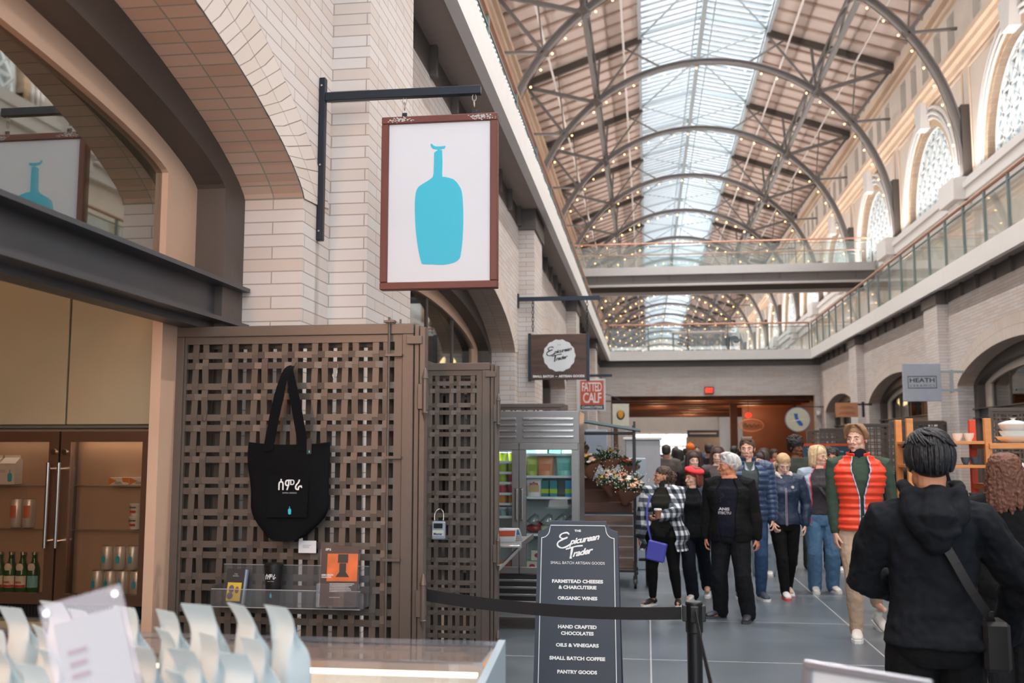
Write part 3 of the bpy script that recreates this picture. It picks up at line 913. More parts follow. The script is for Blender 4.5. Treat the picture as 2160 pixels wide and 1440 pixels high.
# spotlights clamped under the lengthwise girders
def spotlight(x, y, tx, lab):
    t = thing('spotlight', lab, 'spotlight', (x, y, 15.55), 0, 'girder spotlights')
    b = MB(); b.cyl((0, 0, 0.22), (0, 0, 0), 0.03, 8); d = Vector((tx-x, 0, -13.5)).normalized()
    b.cyl(Vector((0, 0, 0)), d*0.34, 0.12, 14, 0.15); b.build('housing', M_band, t, smooth=40)
    spot('spotlight_beam', (x+d.x*0.36, y, 15.55+d.z*0.36), (tx, y, 1.5), 2900, (1.0, 0.95, 0.90), radians(95), 1.0, 0.14)
for i, y in enumerate([5.0, 13.2, 21.7, 30.2, 38.7, 47.2, 55.7]):
    pl = ['above the viewer', 'by the nearest truss', 'by the second truss', 'by the third truss', 'by the fourth truss', 'by the fifth truss', 'by the sixth truss'][i]
    spotlight(NX-4.35, y, 6.0, 'dark spotlight on the left girder '+pl)
    spotlight(NX+4.35, y, -1.5, 'dark spotlight on the right girder '+pl)
# ------------------------------------------------------------------ the cafe in the nearest left arch
M_brownsteel = mat('brown tinted stainless', (150, 118, 98), 0.28, 0.85, 0.04, 3)
M_chrome = mat('chrome', (190, 184, 178), 0.15, 1.0, 0.0)
M_stainless = mat('brushed stainless', (176, 174, 172), 0.32, 0.85, 0.04, 3, stretch=(1, 1, 14))
M_black = mat('black plastic', (20, 20, 21), 0.45, 0, 0.0)
M_paper = mat('white paper', (232, 232, 236), 0.6, 0, 0.01)
M_wire = mat('shelf wire', (180, 172, 160), 0.35, 0.8, 0.0)
M_inliner = mat('cooler liner', (96, 86, 78), 0.6, 0.0, 0.05)
M_doorglass = glass('cooler door glass', (0.90, 0.84, 0.78), 0.07)
M_acryl = glass('clear acrylic', (0.94, 0.95, 0.96), 0.06, op=0.05, opc=(220, 220, 225))
M_ink = mat('dark ink', (40, 40, 46), 0.6, 0, 0)
M_blue = mat('bright blue logo', (52, 186, 214), 0.5, 0, 0.0)
M_whiteink = mat('white ink', (235, 236, 236), 0.6, 0, 0.0)
M_greyink = mat('pale grey ink', (176, 178, 180), 0.6, 0, 0.0)

cw = MB()
cw.box(-7.0, -2.30, 4.56, 4.66, 0, 3.95)          # wall behind the cabinets
cw.box(-7.1, -7.0, -1.7, 4.66, 0, 3.95); cw.box(-7.0, -2.4, -1.8, -1.7, 0, 3.95)
cw.box(-7.1, -2.30, -1.8, 4.66, 3.95, 4.05)
struct(cw.build('wall_shop', mat('apricot cafe wall', (176, 150, 128), 0.6, 0, 0.05)), 'khaki inner walls of the cafe')
point('cafe_lamp_light', (-3.6, 2.2, 3.3), 30, (1.0, 0.80, 0.60), 0.12)
point('cafe_counter_light', (-2.05, 0.9, 2.1), 60, (1.0, 0.52, 0.28), 0.10)
point('soffit_fill', (-2.1, 1.5, 2.72), 60, (1.0, 0.50, 0.26), 0.08)  # added warm fill for the arch soffit, no lamp hangs here
cab = thing('wall_cabinet', 'khaki panelled cabinet run above and below the two glass coolers', 'cabinet', (-3.6, 4.5, 0))
b = MB(); b.box(-4.9, -2.305, 4.49, 4.56, 0, 0.86); b.box(-4.9, -3.30, 4.49, 4.56, 0.86, 1.75); b.box(-4.9, -2.305, 4.49, 4.56, 1.75, 3.34)
b.box(-2.34, -2.305, 4.47, 4.56, 0.0, 1.76)
b.build('carcass', mat('grey cabinet carcass', (120, 116, 104), 0.6), cab, W=True)
for x0, x1 in ((-2.755, -2.31), (-3.25, -2.765), (-3.75, -3.26), (-4.3, -3.76), (-4.85, -4.31)):
    MB().box(x0, x1, 4.455, 4.488, 1.765, 3.34, 0.003).build('door', M_olive, cab, W=True)
    MB().box(x0, x1, 4.455, 4.488, 0.05, 0.84, 0.003).build('door', M_olive, cab, W=True)

def print_lines(x0, x1, z0, z1, y, n, m, parent, W=False):
    b = MB(); h = (z1-z0)/n; r = random.Random(int(abs(x0)*9999)+n)
    for i in range(n): b.box(x0, x0+(x1-x0)*r.uniform(.6, 1.0), y-0.0008, y, z1-h*(i+0.7), z1-h*(i+0.3))
    return b.build('small_print', m, parent, W=W)
def bottle_logo(x, z, h, y, m, parent, W=False, name='bottle_emblem', back=False):
    P = [(655,442),(690,432),(691,540),(700,550),(740,562),(765,590),(778,620),(783,670),(785,740),(782,830),(775,890),(768,912),(745,927),(700,935),(650,932),(612,930),(603,922),(590,870),(578,790),(573,720),(572,660),(576,615),(588,590),(620,570),(643,555),(653,535)]
    Q = [(638,403),(645,402),(652,410),(662,414),(680,415),(704,414),(705,419),(700,426),(686,428),(672,431),(668,428),(650,425),(641,415)]
    s = h/(935-402.0); mb = MB()
    for poly in (P, Q):
        pts = smooth_path([(a, -b_, 0) for a, b_ in poly]+[(poly[0][0], -poly[0][1], 0)], 2)[:-1] if h > 0.2 and poly is P else [Vector((a, -b_, 0)) for a, b_ in poly]
        mb.prism([((p.x-679)*s*(-1 if back else 1)+x, (p.y+668.5)*s+z) for p in pts], y, y-0.0012*(-1 if back else 1), 'xz')
    return mb.build(name, m, parent, W=W)

def cooler(x0, x1, lab, hinge):
    t = thing('glass_door_cooler', lab, 'cooler', ((x0+x1)/2, 4.45, 0.88), 0, 'undercounter coolers in the cafe')
    zb, zt = 0.925, 1.732
    b = MB(); b.box(x0, x1, 4.47, 4.92, zt-0.012, zt); b.box(x0, x1, 4.47, 4.92, 0.94, 0.955); b.box(x0, x0+0.012, 4.47, 4.92, zb, zt); b.box(x1-0.012, x1, 4.47, 4.92, zb, zt); b.box(x0, x1, 4.90, 4.92, zb, zt)
    b.build('cabinet', M_inliner, t, W=True)
    g = MB(); g.box(x0, x1, 4.46, 4.50, 0.862, 0.925)
    for i in range(26): g.box(x0+0.02+i*0.017, x0+0.028+i*0.017, 4.452, 4.462, 0.87, 0.918)
    g.build('kick_grille', M_black, t, W=True)
    d = MB(); w = 0.05; y0, y1 = 4.43, 4.465
    def mit(p): d.prism(p, y0, y1, 'xz')
    mit([(x0, zt), (x1, zt), (x1-w, zt-w), (x0+w, zt-w)]); mit([(x0, zb), (x0+w, zb+w), (x1-w, zb+w), (x1, zb)])
    mit([(x0, zb), (x0, zt), (x0+w, zt-w), (x0+w, zb+w)]); mit([(x1, zb), (x1-w, zb+w), (x1-w, zt-w), (x1, zt)])
    do = d.build('door', M_brownsteel, t, W=True)
    MB().box(x0+w, x1-w, 4.445, 4.452, zb+w, zt-w).build('door_glass', M_doorglass, do, W=True)
    hx = x1-0.022 if hinge == 'l' else x0+0.022
    h = MB(); h.cyl((hx, 4.385, 1.19), (hx, 4.385, 1.585), 0.008, 10)
    for z in (1.22, 1.555): h.cyl((hx, 4.385, z), (hx, 4.43, z), 0.007, 8)
    h.build('handle', M_chrome, do, W=True, smooth=40)
    l = MB(); l.cyl((hx, 4.42, 1.635), (hx, 4.43, 1.635), 0.013, 14); l.build('lock', M_chrome, do, W=True)
    for z in (1.473, 1.263):
        s = MB(); s.cyl((x0+0.015, 4.50, z), (x1-0.015, 4.50, z), 0.003, 6); s.cyl((x0+0.015, 4.88, z), (x1-0.015, 4.88, z), 0.003, 6)
        n = int((x1-x0)/0.022)
        for i in range(n): s.cyl((x0+0.02+i*0.022, 4.50, z), (x0+0.02+i*0.022, 4.88, z), 0.0016, 4)
        s.build('wire_shelf', M_wire, t, W=True)
    return t
cooler(-3.230, -2.772, 'left glass door cooler with green bottles on its floor', 'l')
cooler(-2.762, -2.300, 'right glass door cooler with stacked cans and yogurt cups', 'r')
l1 = area('cooler_strip_light', (-3.0, 4.52, 1.70), (0, 0, 0), 0.4, 0.02, 0.16, (1.0, 0.82, 0.66))
l2 = area('cooler_strip_light', (-2.53, 4.52, 1.70), (0, 0, 0), 0.4, 0.02, 0.3, (1.0, 0.76, 0.58))

# --- stock
M_can = mat('white can', (226, 222, 216), 0.35, 0.4, 0.02)
M_alu = mat('can aluminium', (190, 188, 184), 0.3, 0.9, 0.0)
M_carton = mat('milk carton board', (226, 224, 220), 0.5, 0, 0.02)
M_greeng = mat('green bottle glass', (42, 92, 58), 0.12, 0, 0.05, coat=0.5)
M_label = mat('cream bottle label', (232, 224, 208), 0.55, 0, 0.0)
M_redlab = mat('red label ink', (196, 62, 48), 0.5, 0, 0.0)
M_teallab = mat('pale teal label', (120, 196, 196), 0.5, 0, 0.0)
M_yog = mat('white tub', (232, 228, 220), 0.45, 0, 0.0)
M_orangec = mat('orange print', (226, 130, 62), 0.5, 0, 0.0)
def can_at(x, y, z, lab, grp, art=M_blue, r=0.031, h=0.115, salmon=False):
    t = thing('drink_can', lab, 'can', (x, y, z), random.uniform(-0.3, 0.3), grp)
    b = MB(); b.lathe([(r*0.8, 0.002), (r, 0.012), (r, h-0.014), (r*0.84, h-0.002)], n=18); b.build('body', M_can, t, smooth=40)
    l = MB(); l.lathe([(r*0.84, h-0.002), (r*0.86, h), (r*0.78, h-0.003), (0, h-0.004)], n=18); l.build('lid', M_alu, t, smooth=50)
    if salmon:
        p = MB(); p.grid(lambda u, v: ((r+0.0006)*sin(-0.6+1.2*u), -(r+0.0006)*cos(-0.6+1.2*u), h*(0.35+0.42*v)), 8, 2); p.build('print', mat('salmon print', (214, 122, 96), 0.5), t)
    else: bottle_logo(0, h*0.5, h*0.42, -r-0.0004, art, t)
for i, x in enumerate((-2.60, -2.535, -2.47, -2.40)):
    can_at(x+0.025, 4.56, 0.957+0.117, 'white canned coffee on the upper tier in the right cooler', 'upper tier of cans on the cooler floor')
    can_at(x-0.02, 4.56, 0.957, 'white canned coffee on the bottom tier in the right cooler', 'bottom tier of cans on the cooler floor')
for i, x in enumerate((-2.60, -2.53, -2.46)):
    can_at(x+0.02, 4.635, 0.957+0.117, 'canned coffee behind the front upper tier, right cooler', 'second row of cans in the cooler')
    can_at(x-0.02, 4.635, 0.957, 'canned coffee behind the front bottom tier, right cooler', 'second row of low cans in the cooler')
for i, x in enumerate((-3.19, -3.05, -2.985)):
    can_at(x, 4.55, 1.268, 'white can with salmon print on the middle shelf, left cooler', 'salmon printed cans on the middle shelf', r=0.03, h=0.14, salmon=True)
for x in (-3.02, -2.955): can_at(x, 4.62, 1.268, 'white can behind the salmon printed cans, left cooler', 'cans behind the salmon printed ones', r=0.03, h=0.14, salmon=True)
def bottle_at(x, y, lab, grp, teal=False):
    t = thing('glass_bottle', lab, 'bottle', (x, y, 0.957), 0, grp)
    b = MB(); b.lathe([(0.026, 0), (0.029, 0.008), (0.029, 0.105), (0.024, 0.13), (0.013, 0.155), (0.011, 0.18), (0.013, 0.184)], n=16); b.build('body', M_greeng, t, smooth=50)
    c_ = MB(); c_.lathe([(0.0135, 0.183), (0.0135, 0.196), (0.0, 0.197)], n=14); c_.build('cap', M_alu, t, smooth=50)
    l = MB()
    def pat(a0, z0, z1, rr): l.grid(lambda u, v: (rr*sin(-a0+2*a0*u), -rr*cos(-a0+2*a0*u), z0+(z1-z0)*v), 9, 2)
    pat(1.2, 0.03, 0.085, 0.0297); l.build('label', M_teallab if teal else M_label, t)
    n = MB(); n.ell((0, -0.0235, 0.125), (0.020, 0.006, 0.020), 12, 6); n.build('neck_label', M_label, t)
    if not teal:
        r = MB(); r.grid(lambda u, v: (0.0302*sin(-1.1+2.2*u), -0.0302*cos(-1.1+2.2*u), 0.031+0.012*v), 9, 2); r.build('label_band', M_redlab, t)
        text('PANNA', -0.016, 0.016, 0.05, 0.061, -0.0305, M_redlab, t, bold=0.01)
for x in (-3.18, -3.12, -3.06, -3.0): bottle_at(x, 4.54, 'green water bottle with cream and red label, front row', 'front row of green bottles')
for x in (-3.17, -3.106, -3.044, -2.98): bottle_at(x, 4.61, 'green water bottle half hidden behind the front row', 'second row of green bottles')
bottle_at(-2.945, 4.55, 'green bottle with pale teal label beside the red labelled ones', None, True)
bottle_at(-2.90, 4.66, 'lone green bottle at the right back of the left cooler', None, True)
def carton(x, y, lab, grp=None, w=0.07, h=0.14):
    t = thing('milk_carton', lab, 'carton', (x, y, 1.478), 0, grp)
    b = MB(); b.box(-w/2, w/2, -w/2, w/2, 0, h*0.72)
    b.add([(-w/2, -w/2, h*0.72), (w/2, -w/2, h*0.72), (w/2, w/2, h*0.72), (-w/2, w/2, h*0.72), (-w/2, 0, h*0.93), (w/2, 0, h*0.93)], [(0, 1, 5, 4), (2, 3, 4, 5), (1, 2, 5), (3, 0, 4)])
    b.box(-w/2, w/2, -0.002, 0.002, h*0.93, h); b.build('carton_body', M_carton, t)
    bottle_logo(w*0.2, h*0.3, h*0.42, -w/2-0.0005, M_blue, t)
    print_lines(-w*0.42, -0.002, h*0.40, h*0.50, -w/2-0.0005, 2, M_greyink, t)
for x, lab in ((-3.175, 'white carton at the left edge, top shelf of left cooler'), (-3.08, 'white gable top carton with large blue emblem')): carton(x, 4.54, lab, w=0.082)
carton(-2.985, 4.6, 'carton in shadow right of the bright one'); carton(-2.91, 4.6, 'right hand shaded carton on the top shelf')
for x, lab in ((-2.632, 'tall slim white carton, left of the pair'), (-2.578, 'tall slim white carton, right of the pair')):
    t = thing('tall_carton', lab, 'carton', (x, 4.62, 1.478)); MB().box(-0.018, 0.018, -0.03, 0.03, 0, 0.15, 0.002).build('carton_body', M_carton, t)
    MB().cyl((0, 0, 0.15), (0, 0, 0.165), 0.01, 12).build('cap', M_black, t); print_lines(-0.010, 0.010, 0.04, 0.13, -0.0305, 5, M_greyink, t)
for x, w, lab in ((-2.50, 0.1, 'small orange and white snack box, left one'), (-2.395, 0.1, 'small orange and white snack box, right one')):
    t = thing('snack_box', lab, 'box', (x, 4.53, 1.478)); MB().box(-w/2, w/2, -0.03, 0.03, 0, 0.035).build('box_body', M_carton, t)
    p = MB(); p.prism([(-w/2, 0.035), (-w*0.1, 0.02), (-w/2, 0.0)], -0.0305, -0.031); p.prism([(w/2, 0.035), (w*0.15, 0.035), (w*0.2, 0.015), (w/2, 0.01)], -0.0305, -0.031); p.build('print', M_orangec, t)
    print_lines(-0.02, 0.03, 0.004, 0.016, -0.031, 2, M_ink, t)
for x in (-2.43, -2.365):
    for k in range(2):
        nm = ('left' if x < -2.4 else 'right')+' stack of yogurt cups, '+('upper' if k else 'lower')+' cup'
        t = thing('yogurt_cup', 'white yogurt cup, '+nm, 'cup', (x, 4.54, 1.268+k*0.062)); b = MB(); b.lathe([(0.022, 0), (0.029, 0.055), (0.031, 0.057), (0.031, 0.061), (0, 0.061)], n=18); b.build('tub', M_yog, t, smooth=40)
        text('clover', -0.018, 0.018, 0.038, 0.048, -0.0295, M_ink, t, bold=0.02); MB().box(-0.014, 0.014, -0.0292, -0.028, 0.016, 0.027).build('print', M_redlab, t)

# ------------------------------------------------------------------ lattice gates
M_gate = mat('taupe gate paint', (99, 89, 82), 0.42, 0.25, 0.05, 2, bump=0.08, bscale=30)
def lattice(mb, x0, x1, z0, z1, yc, P=0.149, g=0.025, w=0.0305, th=0.004):
    """Basket weave of flat strips in pairs."""
    xs = []; k = 0
    c = x0+P*0.5
    while c < x1+0.03:
        for s in (-g, g):
            if x0+0.012 < c+s < x1-0.012: xs.append(c+s)
        c += P
    zs = []; c = z1-P*0.5-0.01
    while c > z0-0.03:
        for s in (g, -g):
            if z0+0.012 < c+s < z1-0.012: zs.append(c+s)
        c -= P
    a = 0.0032
    for i, x in enumerate(xs):
        pts = [(z1, 0)]+[(z, a*(1 if (i+j) % 2 else -1)) for j, z in enumerate(zs)]+[(z0, 0)]
        for (za, ya), (zb, yb) in zip(pts[:-1], pts[1:]): mb.beam((x, yc+ya, za), (x, yc+yb, zb), w, th, (0, 1, 0))
    for j, z in enumerate(zs):
        pts = [(x0, 0)]+[(x, -a*(1 if (i+j) % 2 else -1)) for i, x in enumerate(xs)]+[(x1, 0)]
        for (xa, ya), (xb, yb) in zip(pts[:-1], pts[1:]): mb.beam((xa, yc+ya, z), (xb, yc+yb, z), th, w, (0, 0, 1)) if False else mb.beam((xa, yc+ya, z), (xb, yc+yb, z), 0.004, w, (0, 0, 1))
M_gatedark = mat('unlit bar paint', (64, 55, 49), 0.6, 0.1, 0.05)  # rear bars coloured darker than the gate to stand in for shade
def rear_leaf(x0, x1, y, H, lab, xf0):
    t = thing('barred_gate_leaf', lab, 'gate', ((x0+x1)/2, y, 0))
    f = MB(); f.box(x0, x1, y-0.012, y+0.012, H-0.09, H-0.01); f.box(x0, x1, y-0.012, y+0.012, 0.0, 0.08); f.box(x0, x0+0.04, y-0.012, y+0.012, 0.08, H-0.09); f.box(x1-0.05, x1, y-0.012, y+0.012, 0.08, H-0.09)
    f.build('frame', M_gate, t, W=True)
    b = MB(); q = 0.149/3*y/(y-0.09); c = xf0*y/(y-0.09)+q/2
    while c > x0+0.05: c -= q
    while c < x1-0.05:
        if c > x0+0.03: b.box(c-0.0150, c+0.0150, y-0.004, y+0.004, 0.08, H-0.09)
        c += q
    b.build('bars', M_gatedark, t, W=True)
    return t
def gate(x0, x1, y, H, lab, hinges=True, rod=True, fine=True, grp=None, stub=True):
    t = thing('lattice_gate', lab, 'gate', ((x0+x1)/2, y, 0), 0, grp)
    f = MB(); b = 0.045
    f.box(x0, x1, y-0.022, y+0.022, H-0.05, H, 0.003); f.box(x0, x1, y-0.022, y+0.022, 0.05, 0.12, 0.003)
    f.box(x0, x0+b, y-0.022, y+0.022, 0.05, H-0.05, 0.003); f.box(x1-b-0.01, x1, y-0.022, y+0.022, 0.05, H-0.05, 0.003)
    f.box(x0+b, x1-b-0.01, y-0.008, y+0.01, H-0.085, H-0.05); f.box(x1-b-0.05, x1-b-0.01, y-0.007, y+0.011, 0.12, H-0.085); f.box(x0+b, x0+b+0.012, y-0.007, y+0.011, 0.12, H-0.085)
    f.build('frame', M_gate, t, W=True)
    ft = MB()
    for fx in (x0+0.08, x1-0.08): ft.cyl((fx, y, 0.0), (fx, y, 0.055), 0.02, 10)
    ft.build('foot', M_gate, t, W=True)
    m = MB(); lattice(m, x0+b+0.005, x1-b-0.04, 0.12, H-0.08, y); m.build('lattice', M_gate, t, W=True)
    if stub:
        s = MB()
        s.box(x1+0.004, x1+0.026, y-0.02, y+0.03, 0.05, H-0.01, 0.002); s.box(x1+0.032, x1+0.058, y-0.035, y+0.03, 0.05, H-0.02, 0.002); s.box(x1-0.03, x1+0.045, y-0.045, y-0.02, H-0.10, H-0.062, 0.002)
        s.build('folded_stile', M_gate, t, W=True)
    if hinges:
        for z in (H-0.32, 0.98, 0.35):
            h = MB(); hx = x1+0.062
            h.lathe([(0.0, -0.15), (0.011, -0.105), (0.016, -0.10), (0.013, -0.097), (0.013, 0.055), (0.016, 0.058), (0.012, 0.075), (0.004, 0.105), (0, 0.108)], c=(hx, y-0.05, z), n=14)
            h.box(hx-0.035, hx+0.01, y-0.055, y-0.02, z-0.085, z+0.035, 0.003)
            h.build('hinge', M_gate, t, W=True, smooth=40)
    if rod:
        r = MB(); rx = x1-0.115
        r.cyl((rx, y-0.035, 0.2), (rx, y-0.035, H+0.028), 0.006, 8)
        r.box(rx-0.022, rx+0.028, y-0.055, y-0.01, H+0.002, H+0.012); r.cyl((rx+0.045, y, H), (rx+0.045, y, H+0.022), 0.005, 8)
        for z in (H-0.15, H-0.625, H-1.09, H-1.56): r.box(rx-0.015, rx+0.065, y-0.045, y-0.02, z-0.006, z+0.006)
        r.build('bolt_rod', M_gate, t, W=True)
    return t
GH = 2.235
gate(-2.255, -1.075, 4.55, GH, 'nearest taupe lattice gate, the one the black tote hangs on')
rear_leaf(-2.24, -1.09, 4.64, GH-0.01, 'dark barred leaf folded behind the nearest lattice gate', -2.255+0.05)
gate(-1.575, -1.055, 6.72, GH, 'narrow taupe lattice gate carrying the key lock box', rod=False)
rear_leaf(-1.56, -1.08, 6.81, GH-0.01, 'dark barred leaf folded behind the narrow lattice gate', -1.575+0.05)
gate(-2.3, -1.07, 12.95, GH, 'lattice gate standing behind the tall stainless freezer', rod=False)
gate(-1.62, -1.07, 15.3, GH, 'lattice gate behind the flower cart', rod=False)
gate(5.05, 6.15, 21.9, GH, 'lattice gate on the right behind the oak shelving', hinges=False, rod=False)
gate(5.0, 6.15, 24.2, GH, 'lattice gate folded against the right pier', hinges=False, rod=False)
gate(4.9, 6.15, 29.6, GH, 'lattice gate behind the youth in the orange vest', hinges=False, rod=False)
gate(5.0, 6.15, 32.6, GH, 'lattice gate furthest down the right wall', hinges=False, rod=False)
gate(4.9, 6.2, 15.2, GH, 'lattice gate behind the stacked white bowls', hinges=False, rod=False)

# hooks on the first gate
for x, z, lab in ((-2.077, 1.80, 'small dark S hook left of the tote'), (-1.44, 2.0, 'small wire hook near the top right of the gate')):
    h = MB(); h.tube(smooth_path([(x, 4.53, z+0.05), (x+0.002, 4.515, z+0.02), (x, 4.512, z-0.01), (x-0.008, 4.505, z-0.022), (x-0.015, 4.503, z-0.012), (x-0.015, 4.503, z)], 4), 0.0016, 6)
    tag(h.build('wire_hook', M_ink if x < -2 else M_chrome, smooth=180), lab, 'hook')

# --- black tote bag
t = thing('tote_bag', 'black canvas tote with white script hanging on the lattice gate', 'bag', (-1.645, 4.46, 1.23))
M_canvas = mat('black canvas', (15, 16, 19), 0.95, 0, 0.08, 8, bump=0.2, bscale=200, spec=0.15)
def tote(u, v):
    a = 2*pi*u; zt = 1.675+0.006*cos(4*pi*u)
    z = 1.232+(zt-1.232)*v
    w = 0.178+0.016*min(1, v*1.4)+0.004*sin(v*9)
    if v < 0.34: w -= 0.075*(1-v/0.34)**1.7
    d = 0.052*(1-0.55*v)+0.005*sin(7*v+3*a)
    x = copysign(abs(cos(a))**0.75, cos(a))*w; y = copysign(abs(sin(a))**0.75, sin(a))*d
    k = 0.04*(1-v)**3*abs(cos(a))**2
    return (-1.643+x+0.008*v+0.008*sin(v*5), 4.455+y, z+k)
from math import copysign
b = MB(); b.grid(tote, 40, 24, closed_u=True)
nb = 40
b.f.append(tuple(reversed(range(40))))
b.build('bag_body', M_canvas, t, W=True, smooth=60)
top = MB(); top.grid(lambda u, v: (-1.635+copysign(abs(cos(2*pi*u))**0.75, cos(2*pi*u))*(0.195-0.19*v), 4.455+copysign(abs(sin(2*pi*u))**0.75, sin(2*pi*u))*(0.022-0.02*v), 1.668-0.01*v), 24, 2, closed_u=True)
top.build('bag_mouth', M_canvas, t, W=True)
s = MB()
for sx, yy in ((-1, 4.425), (1, 4.43)):
    for k in (0,):
        pts = smooth_path([(-1.648+0.002*sx, 4.49, 2.035), (-1.655+sx*0.012, 4.45, 2.0), (-1.65+sx*0.045, yy, 1.85), (-1.648+sx*0.078, yy, 1.68), (-1.648+sx*0.08, yy-0.004, 1.64)], 6)
        n = len(pts)
        for i in range(n-1): s.beam(pts[i], pts[i+1]+(pts[i+1]-pts[i])*0.15, 0.016+0.030*min(1, i/(n*0.35)), 0.004, (0, 1, 0)) if False else s.beam(pts[i], pts[i+1]+(pts[i+1]-pts[i])*0.1, 0.015+0.032*min(1, i/(n*0.4)), 0.004, (0, 1, 0))
s.build('strap', M_canvas, t, W=True)
hk = MB(); hk.tube([(-1.642, 4.525, 2.055), (-1.644, 4.50, 2.035), (-1.646, 4.49, 2.022), (-1.65, 4.478, 2.026)], 0.0022, 6); tag(hk.build('tote_hook', M_ink), 'little wire hook the black tote hangs from', 'hook')
pk = MB(); pk.grid(lambda u, v: (-1.72+0.19*u, 4.455-0.0395-0.022*(1-v)+0.0, 1.34+0.19*v), 2, 6); pk.build('pocket', M_canvas, t, W=True)
text('ሰምራ', -1.668, -1.555, 1.463, 1.513, 4.398, M_whiteink, t, W=True, bold=0.015)
text('SAMRA ORIGINS', -1.648, -1.58, 1.447, 1.4535, 4.397, M_greyink, t, W=True)
bottle_logo(-1.610, 1.372, 0.036, 4.393, M_blue, t, W=True)
tg = MB(); tg.box(-1.545, -1.522, 4.418, 4.4195, 1.625, 1.695, 0.0); tt = tg.build('hang_tag', mat('black card', (28, 28, 32), 0.4), t, W=True)
bottle_logo(-1.532, 1.638, 0.014, 4.4175, M_blue, tt, W=True)

# --- acrylic shelf with tumbler and cards
t = thing('acrylic_shelf', 'clear acrylic shelf fixed to the nearest lattice gate', 'shelf', (-1.62, 4.45, 0.94))
a = MB(); a.box(-1.965, -1.27, 4.38, 4.515, 0.938, 0.944); a.box(-1.965, -1.27, 4.378, 4.383, 0.938, 1.02); a.box(-1.965, -1.27, 4.512, 4.517, 0.938, 1.115)
a.box(-1.968, -1.963, 4.38, 4.515, 0.938, 1.03); a.box(-1.272, -1.267, 4.38, 4.515, 0.938, 1.03); a.build('tray', M_acryl, t, W=True)
e = MB()
for z in (1.02, 0.941): e.box(-1.965, -1.27, 4.3775, 4.379, z-0.0015, z+0.001)
e.box(-1.965, -1.27, 4.512, 4.5135, 1.113, 1.116); e.build('polished_edge', mat('acrylic edge', (190, 190, 192), 0.3), t, W=True)
t = thing('tumbler', 'black insulated tumbler with white script on the acrylic shelf', 'tumbler', (-1.695, 4.44, 0.945))
b = MB(); b.lathe([(0.030, 0), (0.033, 0.004), (0.037, 0.10), (0.0425, 0.16), (0.0425, 0.172)], n=28); b.build('cup', mat('satin black', (24, 24, 26), 0.4), t, smooth=40)
b = MB(); b.lathe([(0.044, 0.170), (0.044, 0.180), (0.038, 0.186), (0, 0.187)], n=28); b.build('lid', M_black, t, smooth=40)
text('ሰምራ', -0.022, 0.026, 0.118, 0.142, -0.0415, M_whiteink, t, bold=0.015); text('SAMRA ORIGINS', -0.014, 0.016, 0.108, 0.111, -0.041, M_greyink, t)
bottle_logo(0.002, 0.048, 0.024, -0.0375, M_blue, t)
t = thing('price_card', 'small blank white card pinned under the tote', 'card', (-1.56, 4.50, 1.2)); MB().box(-0.042, 0.042, -0.001, 0.001, -0.028, 0.028).build('card', M_paper, t)
print_lines(-0.022, 0.022, -0.006, 0.010, -0.0012, 3, M_greyink, t)
t = thing('booklet', 'dark booklet with yellow picture on the acrylic shelf', 'booklet', (-1.885, 4.44, 0.945), 0, rot=(radians(-12), 0, radians(-6)))
MB().box(-0.05, 0.05, 0, 0.014, 0, 0.155).build('pages', mat('pale blue page edge', (150, 165, 185), 0.6), t); MB().box(-0.051, 0.040, -0.003, 0.0, 0, 0.157).build('cover', mat('charcoal cover', (58, 56, 58), 0.5), t)
MB().box(-0.038, 0.032, -0.0045, -0.003, 0.012, 0.095).build('picture', mat('yellow picture', (222, 190, 74), 0.5, 0, 0.1, 30), t)
pp = MB(); pp.ell((-0.016, -0.005, 0.066), (0.014, 0.001, 0.018), 10, 6); pp.ell((-0.02, -0.005, 0.035), (0.016, 0.001, 0.016), 10, 6); pp.build('picture_shade', mat('violet grey print', (112, 96, 112), 0.5), t)
pp = MB(); pp.ell((0.012, -0.005, 0.062), (0.010, 0.001, 0.016), 10, 6); pp.build('picture_tone', mat('brown print', (150, 92, 62), 0.5), t)
text('THE\nSAMRA', -0.018, 0.012, 0.122, 0.136, -0.0035, M_greyink, t)
t = thing('leaflet_holder', 'dark leaflet with orange picture in a clear upright holder', 'leaflet', (-1.365, 4.36, 0.955), 0, rot=(radians(-7), 0, radians(4)))
h = MB(); h.box(-0.095, 0.085, 0.018, 0.021, 0, 0.25); h.box(-0.095, 0.085, -0.014, -0.011, 0, 0.10); h.box(-0.095, 0.085, -0.014, 0.021, -0.003, 0); h.box(-0.098, -0.095, -0.014, 0.021, 0, 0.1); h.box(0.085, 0.088, -0.014, 0.021, 0, 0.1); h.build('holder', M_acryl, t)
MB().box(-0.088, 0.080, 0.012, 0.014, 0.004, 0.262).build('leaflet', mat('aubergine leaflet', (52, 36, 36), 0.4), t)
MB().box(-0.060, 0.078, 0.0105, 0.012, 0.11, 0.23).build('picture', mat('glowing orange picture', (206, 98, 34), 0.4, 0, 0.25, 14), t)
pm = MB(); pm.box(-0.012, 0.034, 0.009, 0.0105, 0.19, 0.228, 0.0); pm.box(-0.004, 0.026, 0.009, 0.0105, 0.15, 0.188); pm.prism([(-0.02, 0.128), (0.042, 0.128), (0.026, 0.15), (-0.004, 0.15)], 0.009, 0.0105); pm.build('picture_shape', M_black, t)
text('SAMRA ORIGINS\nCOLLECTION', -0.083, -0.03, 0.124, 0.140, 0.0088, M_whiteink, t, bold=0.02, align='LEFT')
text('ሰምራ', -0.07, -0.045, 0.243, 0.254, 0.0112, M_whiteink, t, bold=0.02)
print_lines(-0.045, 0.07, 0.062, 0.102, 0.0112, 6, M_whiteink, t)
print_lines(-0.045, 0.03, 0.036, 0.044, 0.0112, 1, M_greyink, t)

